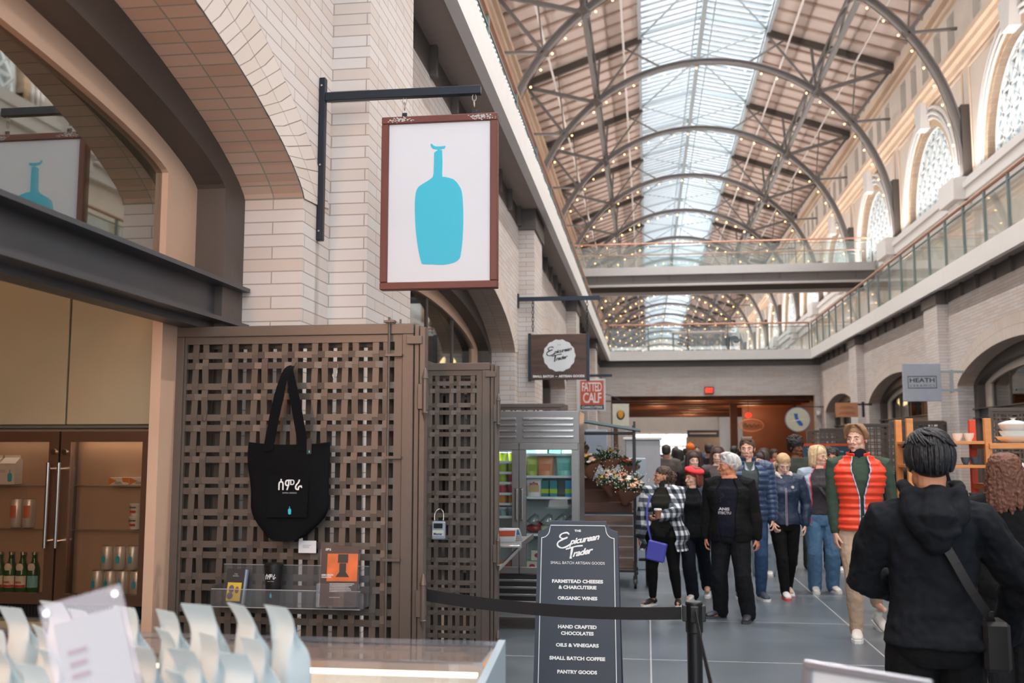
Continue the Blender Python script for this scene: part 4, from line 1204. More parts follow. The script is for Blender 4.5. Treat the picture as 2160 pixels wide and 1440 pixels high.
# key lock box
t = thing('key_lock_box', 'grey key lock box shackled to the narrow gate', 'lock', (-1.395, 6.66, 1.12))
b = MB(); b.box(-0.045, 0.045, -0.02, 0.02, -0.075, 0.045, 0.008); b.build('body', mat('pale blue grey metal', (170, 184, 200), 0.4, 0.4), t)
b = MB(); b.box(-0.03, 0.03, -0.026, -0.02, 0.0, 0.032, 0.003); b.build('dial_cover', M_black, t)
MB().box(-0.038, 0.038, -0.0225, -0.021, -0.05, -0.012).build('sticker', mat('cream sticker', (224, 222, 205), 0.5), t); text('Master', -0.03, 0.03, -0.045, -0.028, -0.0235, mat('blue sticker ink', (52, 78, 140), 0.5), t, bold=0.03)
b = MB(); b.tube(smooth_path([(-0.03, 0, 0.045), (-0.028, 0.01, 0.10), (0, 0.03, 0.125), (0.028, 0.01, 0.10), (0.03, 0, 0.045)], 6), 0.0055, 8); b.build('shackle', M_chrome, t, smooth=180)

# tray of leaflets on the end of the narrow gate
t = thing('steel_tray', 'steel tray shelf on the end of the narrow gate', 'tray', (-0.95, 6.9, 1.0), 0)
b = MB(); b.box(-1.12, -0.86, 6.78, 7.5, 0.985, 1.0, 0.002); b.box(-0.865, -0.85, 6.78, 7.5, 0.985, 1.02); b.beam((-1.03, 6.8, 0.82), (-0.87, 6.95, 0.985), 0.02, 0.02); b.build('tray_plate', M_stainless, t, W=True)
for i, (x, y, rz, col, lab) in enumerate(((-1.0, 7.0, 0.3, (206, 92, 66), 'red printed leaflet on the steel tray'), (-0.97, 7.2, -0.2, (70, 160, 200), 'blue and white leaflet propped on the steel tray'), (-1.02, 7.35, 0.1, (235, 235, 230), 'white leaflet at the back of the steel tray'))):
    t = thing('leaflet', lab, 'leaflet', (x, y, 1.002+0.002*i), 0, rot=(radians(35+8*i), 0, rz)); MB().box(-0.08, 0.08, 0, 0.002, 0, 0.11).build('sheet', M_paper, t); MB().box(-0.07, 0.07, -0.0012, 0, 0.05, 0.1).build('print', mat('leaflet print %d' % i, col, 0.5), t)
# ------------------------------------------------------------------ hanging signs
M_iron = mat('blue black iron', (38, 44, 54), 0.4, 0.5, 0.05)
M_rust = mat('red oxide frame', (104, 58, 50), 0.5, 0.2, 0.10, 3)
M_panel = mat('white sign panel', (214, 218, 226), 0.35, 0, 0.01)
SY = 5.17
t = thing('sign_bracket', 'black iron wall bracket holding the blue bottle sign', 'bracket', (-1.776, SY, 3.2))
b = MB(); b.box(-1.775, -1.74, SY-0.02, SY+0.02, 2.78, 3.70, 0.004)
b.box(-1.74, -0.868, SY-0.02, SY+0.02, 3.565, 3.613, 0.003); b.build('arm', M_iron, t, W=True)
b = MB()
for z in (2.83, 3.2, 3.65): b.cyl((-1.7575, SY-0.03, z), (-1.7575, SY-0.019, z), 0.006, 8)
b.build('bolt', M_chrome, t, W=True)
for xx in (-1.292, -0.905):
    k = MB(); r = 0.011
    k.tube([(xx+r*cos(a), SY, 3.548+1.9*r*sin(a)) for a in [2*pi*i/14 for i in range(14)]], 0.0022, 6, closed=True)
    k.tube([(xx, SY+0.009*cos(a), 3.518+0.022*sin(a)) for a in [2*pi*i/14 for i in range(14)]], 0.003, 6, closed=True)
    k.build('snap_link', M_wire, t, W=True, smooth=180)
t = thing('hanging_sign', 'framed white hanging sign with the blue bottle emblem', 'sign', (-1.095, SY, 2.9))
x0, x1, z0, z1 = -1.413, -0.773, 2.497, 3.452; w = 0.040
f = MB()
f.box(x0, x1, SY-0.028, SY+0.028, z1-w, z1, 0.004); f.box(x0, x1, SY-0.028, SY+0.028, z0, z0+w, 0.004)
f.box(x0, x0+w, SY-0.028, SY+0.028, z0+w, z1-w, 0.004); f.box(x1-w, x1, SY-0.028, SY+0.028, z0+w, z1-w, 0.004)
f.build('frame', M_rust, t, W=True)
MB().box(x0+w, x1-w, SY-0.012, SY+0.012, z0+w, z1-w).build('panel', M_panel, t, W=True)
bottle_logo(-1.092, 2.962, 0.668, SY-0.0125, M_blue, t, W=True); bottle_logo(-1.092, 2.962, 0.668, SY+0.0125, M_blue, t, W=True, back=True)
for xx in (-1.292, -0.905):
    b = MB(); b.box(xx-0.014, xx+0.014, SY-0.004, SY+0.004, z1-0.002, z1+0.028, 0.002); b.cyl((xx, SY-0.008, z1+0.013), (xx, SY+0.008, z1+0.013), 0.005, 8); b.build('lug', M_iron, t, W=True)
sc = MB(); random.seed(3)
for cx, n in ((-1.31, 60), (-0.86, 90)):
    for i in range(n):
        x = cx+random.gauss(0, 0.035); z = z1-0.02+random.gauss(0, 0.007); r = random.uniform(0.001, 0.004)
        if z0 < z < z1-0.002 and x0 < x < x1: sc.ell((x, SY-0.0282, z), (r*1.4, 0.0006, r), 6, 4)
sc.build('paint_scuff', mat('paint scuff', (180, 178, 178), 0.7), t, W=True)

def script_logo(cx, cz, w, y, m, parent, W=True):
    """Brush-script two-line name: big E and T swashes, slanted small letters."""
    u = w/100.0
    mb = MB()
    def st(pts, r=2.0):
        P = smooth_path([(cx+(a-50)*u, y-0.001, cz+(b-30)*u) for a, b in pts], 5)
        mb.tube(P, [max(0.5, r)*u*(0.8+0.35*abs(sin(i*0.35))) for i in range(len(P))], 6, flat=0.3, up=(0, 1, 0))
    st([(28, 56), (22, 60), (10, 57), (6, 50), (14, 46), (24, 49), (14, 45), (2, 38), (1, 30), (10, 25), (22, 28), (33, 36)], 1.8)
    st([(20, 22), (30, 25), (44, 29), (60, 31)], 1.6); st([(36, 28), (34, 18), (32, 6), (32, 1)], 2.4)
    o = mb.build('lettering', m, parent, W=W)
    text('picurean', cx+(31-50)*u, cx+(99-50)*u, cz+(34-30)*u, cz+(53-30)*u, y, m, parent, W=W, bold=0.035, shear=0.35, rise=13*u, spacing=0.9)
    text('rader', cx+(39-50)*u, cx+(84-50)*u, cz+(9-30)*u, cz+(25-30)*u, y, m, parent, W=W, bold=0.035, shear=0.35, rise=9*u, spacing=0.9)

# second sign
def bracket(lab, x0, x1, y, z, h=0.35, side=-1):
    t = thing('sign_bracket', lab, 'bracket', (x0, y, z)); b = MB()
    b.box(min(x0, x1), max(x0, x1), y-0.025, y+0.025, z-0.025, z+0.03)
    xw = x0 if side < 0 else x1
    b.box(xw-0.02, xw+0.02, y-0.04, y+0.04, z-0.12, z+0.08); b.build('arm', M_iron, t, W=True)
    return t
EY = 13.75
br2 = bracket('black iron bracket over the round white and brown sign', -1.776, -0.62, EY, 3.735)
for xx in (-1.56, -0.80):
    c_ = MB()
    for i in range(9):
        z = 3.70-0.05*i
        c_.tube([(xx+(0.014 if i % 2 else 0.003)*cos(a), EY+(0.003 if i % 2 else 0.014)*cos(a), z+0.03*sin(a)) for a in [2*pi*k/10 for k in range(10)]], 0.004, 4, closed=True)
    c_.build('chain', M_iron, br2, W=True)
t = thing('hanging_sign', 'dark wooden sign with a white scalloped disc, small batch artisan goods', 'sign', (-1.18, EY, 2.9))
M_dwood = wood('dark stained wood', (62, 40, 34), (92, 62, 50), 2.0, (1, 1, 7), 0.5)
MB().box(-1.60, -0.80, EY-0.03, EY+0.03, 2.60, 3.235, 0.005).build('board', M_dwood, t, W=True)
b = MB()
for xx in (-1.605, -0.795): b.box(xx-0.02, xx+0.02, EY-0.035, EY+0.035, 2.58, 3.25)
b.build('edge_strap', M_iron, t, W=True)
n = 56; poly = [(-1.19+(0.222+0.006*cos(14*a))*cos(a), 2.935+(0.222+0.006*cos(14*a))*sin(a)) for a in [2*pi*i/n for i in range(n)]]
MB().prism(poly, EY-0.036, EY-0.03).build('disc', mat('white disc', (222, 224, 226), 0.5), t, W=True)
script_logo(-1.19, 2.95, 0.35, EY-0.0375, M_ink, t)
text('THE', -1.215, -1.165, 3.075, 3.09, EY-0.037, M_greyink, t, W=True, bold=0.03)
text('SMALL BATCH  –  ARTISAN GOODS', -1.56, -0.84, 2.63, 2.665, EY-0.031, M_whiteink, t, W=True, bold=0.04)
# red charcuterie sign
FY = 22.25
fb = bracket('black iron bracket over the orange red square sign', -1.776, -0.75, FY, 3.27)
b = MB()
for x in (-1.4, -1.0): b.cyl((x, FY, 3.195), (x, FY, 3.27), 0.008, 6)
b.build('hanger', M_iron, fb, W=True)
t = thing('hanging_sign', 'orange red square sign with tall white letters and black foot band', 'sign', (-1.2, FY, 2.8))
MB().box(-1.50, -0.90, FY-0.03, FY+0.03, 2.485, 3.20, 0.004).build('board', mat('pale sign edge', (206, 210, 212), 0.5), t, W=True)
MB().box(-1.46, -0.94, FY-0.034, FY-0.03, 2.62, 3.16).build('panel', mat('orange red paint', (208, 88, 62), 0.5), t, W=True)
MB().box(-1.46, -0.94, FY-0.034, FY-0.03, 2.52, 2.615).build('foot_band', M_ink, t, W=True)
text('FATTED', -1.42, -0.98, 2.92, 3.12, FY-0.0345, M_whiteink, t, W=True, spacing=0.85, bold=0.01); text('CALF', -1.40, -0.99, 2.66, 2.89, FY-0.0345, M_whiteink, t, W=True, spacing=0.85, bold=0.01)
text('CHARCUTERIE', -1.43, -0.97, 2.54, 2.595, FY-0.0345, M_whiteink, t, W=True, bold=0.02)
# white sign with a yellow drop
DY = 30.4
t = thing('hanging_sign', 'tall white sign with an amber and dark oval device', 'sign', (-0.78, DY, 2.65))
MB().box(-1.03, -0.53, DY-0.03, DY+0.03, 2.33, 3.0, 0.004).build('board', mat('cream sign', (232, 226, 208), 0.5), t, W=True)
b = MB(); b.ell((-0.78, DY-0.032, 2.66), (0.125, 0.004, 0.15), 20, 6); b.build('oval', M_ink, t, W=True)
b = MB(); b.ell((-0.78, DY-0.036, 2.69), (0.085, 0.004, 0.13), 20, 6); b.build('amber_drop', mat('amber paint', (232, 160, 50), 0.5), t, W=True)
b = MB(); b.beam((-1.776, DY, 3.08), (-0.5, DY, 3.08), 0.03, 0.03); b.tube(smooth_path([(-1.5, DY, 3.12), (-1.3, DY, 3.3), (-1.0, DY, 3.22), (-0.8, DY, 3.12)], 6), 0.012, 6); b.cyl((-0.95, DY, 3.0), (-0.95, DY, 3.08), 0.01, 6); b.cyl((-0.6, DY, 3.0), (-0.6, DY, 3.08), 0.01, 6)
t2 = thing('sign_bracket', 'curly iron bracket over the tall white sign', 'bracket', (-1.5, DY, 3.1)); b.build('arm', M_iron, t2, W=True)

# grey blue ceramics sign on the right
HY = 21.5
t = thing('hanging_sign', 'square grey blue ceramics shop sign on the right wall', 'sign', (5.68, HY, 3.0))
MB().box(5.27, 6.02, HY-0.04, HY+0.04, 2.62, 3.40, 0.004).build('board', mat('grey blue panel', (168, 173, 184), 0.5), t, W=True)
b = MB()
for (a0, a1, c0, c1) in ((5.36, 5.93, 3.125, 3.14), (5.36, 5.93, 2.885, 2.90), (5.36, 5.372, 2.89, 3.13), (5.918, 5.93, 2.89, 3.13)): b.box(a0, a1, HY-0.043, HY-0.04, c0, c1)
b.build('border', M_ink, t, W=True)
text('HEATH', 5.40, 5.89, 3.01, 3.10, HY-0.0405, M_ink, t, W=True, bold=0.02); text('CERAMICS', 5.40, 5.89, 2.92, 2.965, HY-0.0405, M_ink, t, W=True, spacing=1.4)
b = MB(); b.box(6.02, 6.476, HY-0.02, HY+0.02, 3.20, 3.25); b.box(6.02, 6.476, HY-0.02, HY+0.02, 2.82, 2.87); b.box(6.21, 6.26, HY-0.04, HY+0.04, 2.80, 3.27)
t2 = thing('sign_bracket', 'pale steel bracket of the ceramics sign', 'bracket', (6.2, HY, 3.0)); b.build('arm', mat('pale bracket', (165, 172, 176), 0.5), t2, W=True)
# copper coloured sign
OY = 30.0
t = thing('hanging_sign', 'copper coloured oblong sign on the right wall', 'sign', (5.8, OY, 2.75))
MB().box(5.45, 6.07, OY-0.03, OY+0.03, 2.56, 2.98).build('board', mat('copper sheet', (196, 134, 98), 0.45, 0.2), t, W=True)
b = MB()
for z_, w_ in ((2.86, .34), (2.82, .44), (2.70, .40), (2.66, .46)): b.box(5.76-w_/2, 5.76+w_/2, OY-0.032, OY-0.03, z_-0.012, z_+0.008)
b.build('lettering', mat('dark copper ink', (150, 88, 58), 0.5), t, W=True)
b = MB(); b.box(6.07, 6.476, OY-0.02, OY+0.02, 2.9, 2.95); b.box(6.19, 6.25, OY-0.05, OY+0.05, 2.56, 3.0); t2 = thing('sign_bracket', 'black iron bracket of the copper coloured sign', 'bracket', (6.2, OY, 2.8)); b.build('arm', M_iron, t2, W=True)
# round sign at the opening
CY = 38.0
t = thing('hanging_sign', 'round cream sign with a blue map shape by the wide opening', 'sign', (5.52, CY, 2.7))
n = 40
MB().prism([(5.53+0.46*cos(2*pi*i/n), 2.72+0.46*sin(2*pi*i/n)) for i in range(n)], CY-0.05, CY+0.02).build('rim', mat('blue grey rim', (120, 130, 160), 0.5), t, W=True)
MB().prism([(5.53+0.43*cos(2*pi*i/n), 2.72+0.43*sin(2*pi*i/n)) for i in range(n)], CY-0.06, CY-0.05).build('disc', mat('cream disc', (206, 200, 178), 0.5), t, W=True)
MB().prism([(5.39, 2.94), (5.53, 2.94), (5.54, 2.78), (5.72, 2.55), (5.68, 2.48), (5.58, 2.50), (5.46, 2.66), (5.42, 2.78)], CY-0.066, CY-0.06).build('map_shape', mat('map blue', (44, 98, 176), 0.5), t, W=True)
MB().prism([(5.25, 2.66), (5.5, 2.71), (5.82, 2.76), (5.5, 2.67)], CY-0.07, CY-0.066).build('white_flash', M_whiteink, t, W=True)
hb = MB(); hb.beam((5.53, CY, 3.19), (6.60, CY, 3.19), 0.03, 0.03); hb.beam((6.42, CY, 3.19), (6.42, CY+0.45, 3.19), 0.03, 0.03); hb.build('hanger', M_iron, t, W=True)
# exit sign
t = thing('exit_sign', 'small red lit exit sign over the wide opening', 'sign', (2.37, Y_END+0.3, 3.84))
MB().box(2.2, 2.54, Y_END+0.30, Y_END+0.4, 3.72, 3.99, 0.01).build('housing', M_black, t, W=True)
text('EXIT', 2.24, 2.50, 3.78, 3.93, Y_END+0.298, emis('exit red', (255, 60, 40), 2.5), t, W=True, bold=0.03)
MB().box(2.22, 2.52, Y_END+0.299, Y_END+0.301, 3.74, 3.97).build('face', mat('exit red glow', (190, 50, 36), 0.5, emit=(200, 40, 25), estr=0.6), t, W=True)
# camera dome on the right of the opening
t = thing('security_camera', 'white wall camera beside the wide opening', 'camera', (6.36, 38.4, 2.95))
MB().box(6.30, 6.42, 38.52, 38.60, 2.9, 3.05, 0.02).build('mount', M_white, t, W=True)
b = MB(); b.ell((6.36, 38.42, 2.95), (0.1, 0.1, 0.1), 14, 10); b.build('dome', M_white, t, W=True, smooth=180)
# ------------------------------------------------------------------ tall two-door freezer
M_stainless_d = mat('dull stainless', (126, 124, 123), 0.36, 0.8, 0.05, 3, stretch=(1, 1, 14))
M_frost = mat('cold white liner', (214, 220, 222), 0.5, 0, 0.0)
M_fridgeglass = glass('freezer door glass', (0.93, 0.97, 0.97), 0.06)
fx0, fx1, fy0, fy1, fz1 = -1.74, -0.62, 9.25, 10.0, 2.0
t = thing('glass_door_freezer', 'tall stainless two door freezer on casters full of tubs and pouches', 'freezer', ((fx0+fx1)/2, 9.6, 0))
b = MB()
b.box(fx0, fx1, fy0+0.06, fy1, 0.20, 0.299); b.box(fx0, fx1, fy0+0.02, fy1, 1.70, fz1, 0.004); b.box(fx0, fx0+0.04, fy0+0.06, fy1-0.04, 0.50, 1.70); b.box(fx1-0.04, fx1-0.001, fy0+0.03, fy1-0.04, 0.50, 1.70, 0.003)
b.box(fx0+0.001, fx1-0.001, fy1-0.04, fy1-0.001, 0.5, 1.70); b.box(-1.195, -1.165, fy0+0.05, fy0+0.10, 0.5, 1.7); b.box(fx0, fx1, fy0+0.03, fy1, 0.30, 0.50)
b.build('cabinet', M_stainless_d, t, W=True)
v = MB()
for sx in (fx0+0.05, -1.15):
    for i in range(4): v.box(sx, sx+0.48, fy0-0.005, fy0+0.02, 1.75+i*0.055, 1.775+i*0.055, 0.006)
v.build('top_louvre', mat('polished louvre', (196, 198, 200), 0.2, 0.95, 0.02), t, W=True)
v = MB(); v.box(fx0+0.02, fx1-0.02, fy0+0.0, fy0+0.03, 0.20, 0.50)
v.build('grille_recess', M_black, t, W=True)
v = MB()
for i in range(4): v.box(fx0+0.06, fx1-0.14, fy0-0.012, fy0+0.0, 0.24+i*0.065, 0.263+i*0.065, 0.004)
v.build('bottom_louvre', M_stainless_d, t, W=True)
il = MB(); il.box(fx0+0.04, fx1-0.04, fy1-0.06, fy1-0.045, 0.5, 1.70); il.box(fx0+0.04, fx1-0.04, fy0+0.08, fy1-0.05, 0.49, 0.505); il.box(fx1-0.05, fx1-0.042, fy0+0.08, fy1-0.05, 0.5, 1.70)
il.build('liner', M_frost, t, W=True)
SHL = [1.045, 1.235, 1.395, 1.50, 1.62]
for (a, c_, hs) in ((fx0+0.01, -1.183, 1), (-1.177, fx1-0.01, 0)):
    d = MB(); w = 0.062; y0, y1 = fy0-0.02, fy0+0.025; zb, zt = 0.51, 1.70
    d.box(a, c_, y0, y1, zt-w, zt, 0.004); d.box(a, c_, y0, y1, zb, zb+w, 0.004); d.box(a, a+w, y0+0.001, y1-0.001, zb+w, zt-w); d.box(c_-w, c_, y0+0.001, y1-0.001, zb+w, zt-w)
    do = d.build('door', M_stainless_d, t, W=True)
    MB().box(a+w, c_-w, fy0, fy0+0.01, zb+w, zt-w).build('door_glass', M_fridgeglass, do, W=True)
    h = MB(); hx = c_-0.022 if hs else a+0.022; h.box(hx-0.011, hx+0.011, fy0-0.055, fy0-0.035, 1.0, 1.28, 0.004); h.box(hx-0.011, hx+0.011, fy0-0.05, fy0-0.02, 0.99, 1.03); h.box(hx-0.011, hx+0.011, fy0-0.05, fy0-0.02, 1.25, 1.29); h.build('handle', M_chrome, do, W=True)
LSH = [1.02, 1.14, 1.235, 1.335, 1.43, 1.53]   # left side shelves
RSH = [0.86, 1.20, 1.395, 1.60]
for zs, (a, c_) in ((LSH, (fx0+0.05, -1.20)), (RSH, (-1.16, fx1-0.05))):
    for z in zs:
        MB().box(a, c_, fy0+0.09, fy1-0.08, z-0.006, z).build('shelf', M_white, t, W=True)
        MB().box(a, c_, fy0+0.078, fy0+0.09, z-0.016, z+0.006).build('shelf_edge', M_paper, t, W=True)
for i, x in enumerate((fx0+0.12, fx1-0.12, fx0+0.12, fx1-0.12)):
    y = fy0+0.1 if i < 2 else fy1-0.1
    k = MB(); k.cyl((x-0.02, y, 0.055), (x+0.02, y, 0.055), 0.055, 16); k.box(x-0.03, x+0.03, y-0.03, y+0.03, 0.11, 0.20); k.box(x-0.03, x-0.022, y-0.02, y+0.02, 0.05, 0.12); k.box(x+0.022, x+0.03, y-0.02, y+0.02, 0.05, 0.12); k.build('caster', M_black, t, W=True)
area('freezer_strip_light', (-1.55, 9.36, 1.68), (0, 0, 0), 0.5, 0.03, 5, (0.95, 0.98, 1.0)); area('freezer_strip_light', (-0.92, 9.36, 1.68), (0, 0, 0), 0.5, 0.03, 5, (0.95, 0.98, 1.0))
def tub(x, y, z, m, lab, grp, r=0.043, h=0.088, lid=M_paper):
    t = thing('food_tub', lab, 'tub', (x, y, z), 0, grp)
    b = MB(); b.lathe([(r*0.86, 0), (r, h*0.9)], n=16); b.build('tub_body', m, t, smooth=40)
    b = MB(); b.lathe([(r*1.05, h*0.88), (r*1.05, h), (0, h)], n=16); b.build('lid', lid, t, smooth=40)
M_lime = mat('lime tub', (176, 204, 44), 0.4, 0, 0.04, 20); M_pinkt = mat('pink tub', (232, 120, 170), 0.4); M_redt = mat('raspberry tub', (206, 52, 84), 0.4); M_orat = mat('amber tub', (224, 140, 60), 0.4); M_bw = mat('black and white tub', (90, 86, 90), 0.5, 0, 0.8, 40); M_tealt = mat('grey teal tub', (130, 160, 165), 0.4, 0, 0.5, 30)
rows = [(1.53, [M_lime]*5, 'lime green tub on the top shelf of the freezer left side'), (1.43, [M_lime]*5, 'lime green tub on the second shelf of the freezer left side'), (1.335, [M_lime, M_lime, M_lime, M_lime, M_redt], None), (1.235, [M_pinkt, M_redt, M_redt, M_redt, M_redt], None), (1.14, [M_redt, M_bw, M_bw, M_orat, M_orat], None), (1.02, [M_pinkt, M_pinkt, M_pinkt, M_tealt, M_tealt], None)]
nmz = {1.335: 'third', 1.235: 'fourth', 1.14: 'fifth', 1.02: 'lowest'}
cn = {id(M_lime): 'lime green', id(M_redt): 'raspberry red', id(M_pinkt): 'pink', id(M_bw): 'black and white', id(M_orat): 'amber', id(M_tealt): 'grey teal'}
for z, ms, lab in rows:
    for i, m in enumerate(ms):
        l = lab or '%s tub on the %s shelf of the freezer left side' % (cn[id(m)], nmz[z])
        tub(-1.655+i*0.098, 9.40, z, m, l, l.replace('tub on', 'tubs on'), h=0.083 if z < 1.5 else 0.088)
def pouch(x, z, w, h, rgb, lab, txt=None, rz=0.0, y=9.42, band=None):
    t = thing('food_pouch', lab, 'pouch', (x, y, z), rz)
    b = MB()
    def f(u, v):
        a = 2*pi*u; th = 0.035*(1-v)**0.7+0.002
        return (cos(a)*w/2*(0.94+0.06*v), sin(a)*th, v*h)
    b.grid(f, 20, 8, closed_u=True); b.build('pouch_body', mat('pouch %d %d %d' % rgb, rgb, 0.4, 0, 0.04, 30), t, smooth=60)
    MB().box(-w*0.32, w*0.32, -0.034, -0.028, h*0.25, h*0.6).build('print', mat('pouch print %s' % lab[:9], band or (240, 236, 230), 0.5), t)
    if txt: text(txt, -w*0.28, w*0.28, h*0.62, h*0.8, -0.027, M_whiteink if rgb[0] < 190 else M_redt, t, bold=0.03)
pouch(-1.08, 1.40, 0.11, 0.17, (190, 200, 96), 'olive green pouch on the second shelf, freezer right side', band=(150, 170, 60), rz=0.3)
pouch(-0.95, 1.40, 0.15, 0.18, (226, 150, 110), 'salmon coloured pouch on the second shelf, freezer right side', band=(220, 130, 90))
pouch(-0.77, 1.40, 0.16, 0.195, (150, 220, 206), 'mint green pouch on the second shelf, freezer right side', band=(110, 190, 180))
pouch(-1.06, 1.205, 0.15, 0.17, (236, 226, 224), 'white pouch with pink lettering on the third shelf', 'afia', band=(210, 170, 120))
for x, lab, rgb, tm in ((-0.955, 'teal box with lime stripe', (44, 120, 120), None), (-0.875, 'teal box beside the orange bottle', (40, 140, 150), None), (-0.73, 'bright blue box at the right of the third shelf', (38, 150, 200), None)):
    t = thing('food_box', lab, 'box', (x, 9.42, 1.205)); MB().box(-0.035, 0.035, -0.03, 0.03, 0, 0.15, 0.002).build('box_body', mat('box %d' % rgb[1], rgb, 0.5), t); MB().box(-0.036, 0.036, -0.0312, -0.03, 0.03, 0.07).build('stripe', M_lime, t)
for x, rgb, lab in ((-1.09, (60, 90, 80), 'dark green tray on the top shelf'), (-0.99, (90, 140, 100), 'green tray in the middle of the top shelf'), (-0.86, (50, 120, 100), 'teal tray on the top shelf'), (-0.74, (90, 60, 60), 'dark brown tray on the top shelf')):
    t = thing('food_box', lab, 'box', (x, 9.44, 1.606)); MB().box(-0.055, 0.055, -0.05, 0.05, 0, 0.055, 0.004).build('box_body', mat('tray %d' % rgb[0], rgb, 0.5, 0, 0.2, 20), t)
for i, (x, rz) in enumerate(((-1.06, 0.2), (-0.93, -0.1), (-0.80, 0.3), (-0.70, 0.0))):
    t = thing('vegetable_bag', 'clear bag of vegetables, %s on the wire basket shelf' % ['leftmost', 'second', 'third', 'rightmost'][i], 'bag', (x, 9.45, 0.865), rz)
    b = MB(); b.ell((0, 0, 0.045), (0.085, 0.06, 0.04), 12, 8); b.ell((0.02, 0.01, 0.075), (0.06, 0.05, 0.035), 12, 8); b.build('wrapped_food', mat('food %d' % i, [(150, 60, 60), (206, 196, 170), (190, 70, 90), (120, 100, 90)][i], 0.3, 0, 0.4, 30), t, smooth=180)
    b = MB(); b.tube([(-0.02, 0, 0.08), (0.0, 0, 0.13), (0.02, 0, 0.17)], [0.07, 0.045, 0.02], 8); b.build('bag_neck', glass('cellophane', (0.95, 0.95, 0.95), 0.15, op=0.25, opc=(220, 225, 225)), t, smooth=180)
for i, (x, z, rgb) in enumerate(((-1.62, 0.51, (214, 150, 110)), (-1.47, 0.51, (232, 226, 210)), (-1.33, 0.51, (210, 120, 90)), (-1.08, 0.51, (232, 222, 196)), (-0.95, 0.51, (60, 90, 110)), (-0.80, 0.51, (226, 140, 80)), (-1.03, 0.61, (236, 228, 206)))):
    t = thing('food_box', ['orange patterned box', 'cream box beside it', 'rust coloured box', 'cream meal box', 'dark blue meal box', 'orange meal box', 'cream box stacked on the cream meal box'][i]+' at the freezer bottom', 'box', (x, 9.46, z)); MB().box(-0.06, 0.06, -0.05, 0.05, 0, 0.095, 0.002).build('box_body', mat('meal box %d' % i, rgb, 0.5, 0, 0.1, 20), t); MB().ell((0, -0.051, 0.05), (0.03, 0.002, 0.022), 12, 4).build('print', M_redt, t)

# ------------------------------------------------------------------ flower cart
M_cartw = wood('cart crate wood', (92, 74, 66), (134, 112, 100), 2.0, (1, 1, 8), 0.7)
M_blackm = mat('black painted steel', (34, 34, 38), 0.4, 0.4, 0.05)
t = thing('flower_cart', 'black framed flower cart on casters with slatted crates and awning', 'cart', (-0.5, 12.6, 0))
cx0, cx1, cy0, cy1 = -1.02, -0.16, 12.15, 13.0
f = MB()
for x in (cx0, cx1):
    for y in (cy0, cy1): f.box(x-0.015, x+0.015, y-0.015, y+0.015, 0.14, 1.93 if y == cy0 else 2.0)
for z in (0.2, 0.88, 1.84): 
    f.beam((cx0, cy0, z), (cx1, cy0, z), 0.025, 0.025); f.beam((cx0, cy1, z), (cx1, cy1, z), 0.025, 0.025); f.beam((cx1, cy0, z), (cx1, cy1, z), 0.025, 0.025); f.beam((cx0, cy0, z), (cx0, cy1, z), 0.025, 0.025)
f.build('frame', M_blackm, t, W=True)
w = MB(); w.add([(-1.1, 12.0, 2.03), (-0.08, 12.0, 1.86), (-0.08, 13.1, 1.86), (-1.1, 13.1, 2.03), (-1.1, 12.0, 2.06), (-0.08, 12.0, 1.885), (-0.08, 13.1, 1.885), (-1.1, 13.1, 2.06)], [(0, 1, 2, 3), (7, 6, 5, 4), (0, 4, 5, 1), (1, 5, 6, 2), (2, 6, 7, 3), (3, 7, 4, 0)])
w.build('awning', mat('awning edge teal grey', (120, 136, 142), 0.5, 0, 0.1), t, W=True)
c_ = MB()
for i in range(5): c_.box(cx0+0.02, cx1-0.02, cy0-0.005, cy0+0.012, 0.24+i*0.125, 0.35+i*0.125); c_.box(cx1-0.012, cx1+0.006, cy0+0.02, cy1-0.02, 0.24+i*0.125, 0.35+i*0.125)
c_.box(cx0, cx1, cy0, cy1, 0.20, 0.23); c_.build('crate_side', M_cartw, t, W=True)
s = MB()
for i, (y, z) in enumerate(((12.25, 1.0), (12.5, 1.14), (12.75, 1.28))): s.box(cx0+0.03, cx1-0.03, y, y+0.25, 0.88, z)
s.build('display_step', mat('brown step', (96, 66, 54), 0.7, 0, 0.1), t, W=True)
for x in (cx0, cx1):
    for y in (cy0, cy1):
        k = MB(); k.cyl((x-0.015, y, 0.06), (x+0.015, y, 0.06), 0.06, 16); k.box(x-0.025, x+0.025, y-0.02, y+0.02, 0.06, 0.15); k.build('caster', M_black, t, W=True)
M_kraft = mat('kraft paper', (142, 96, 74), 0.75, 0, 0.06, 10); M_leaf = mat('dark leaf green', (62, 84, 56), 0.6, 0, 0.15, 30); M_leaf2 = mat('pale filler green', (142, 156, 128), 0.6, 0, 0.15, 30)
petals = {'red': mat('red petals', (190, 34, 52), 0.6, 0, 0.1, 40), 'white': mat('white petals', (232, 226, 218), 0.6, 0, 0.05, 40), 'peach': mat('peach petals', (244, 176, 142), 0.6, 0, 0.08, 40), 'yellow': mat('yellow petals', (238, 190, 60), 0.6, 0, 0.1, 40), 'coral': mat('coral petals', (240, 120, 84), 0.6, 0, 0.1, 40)}
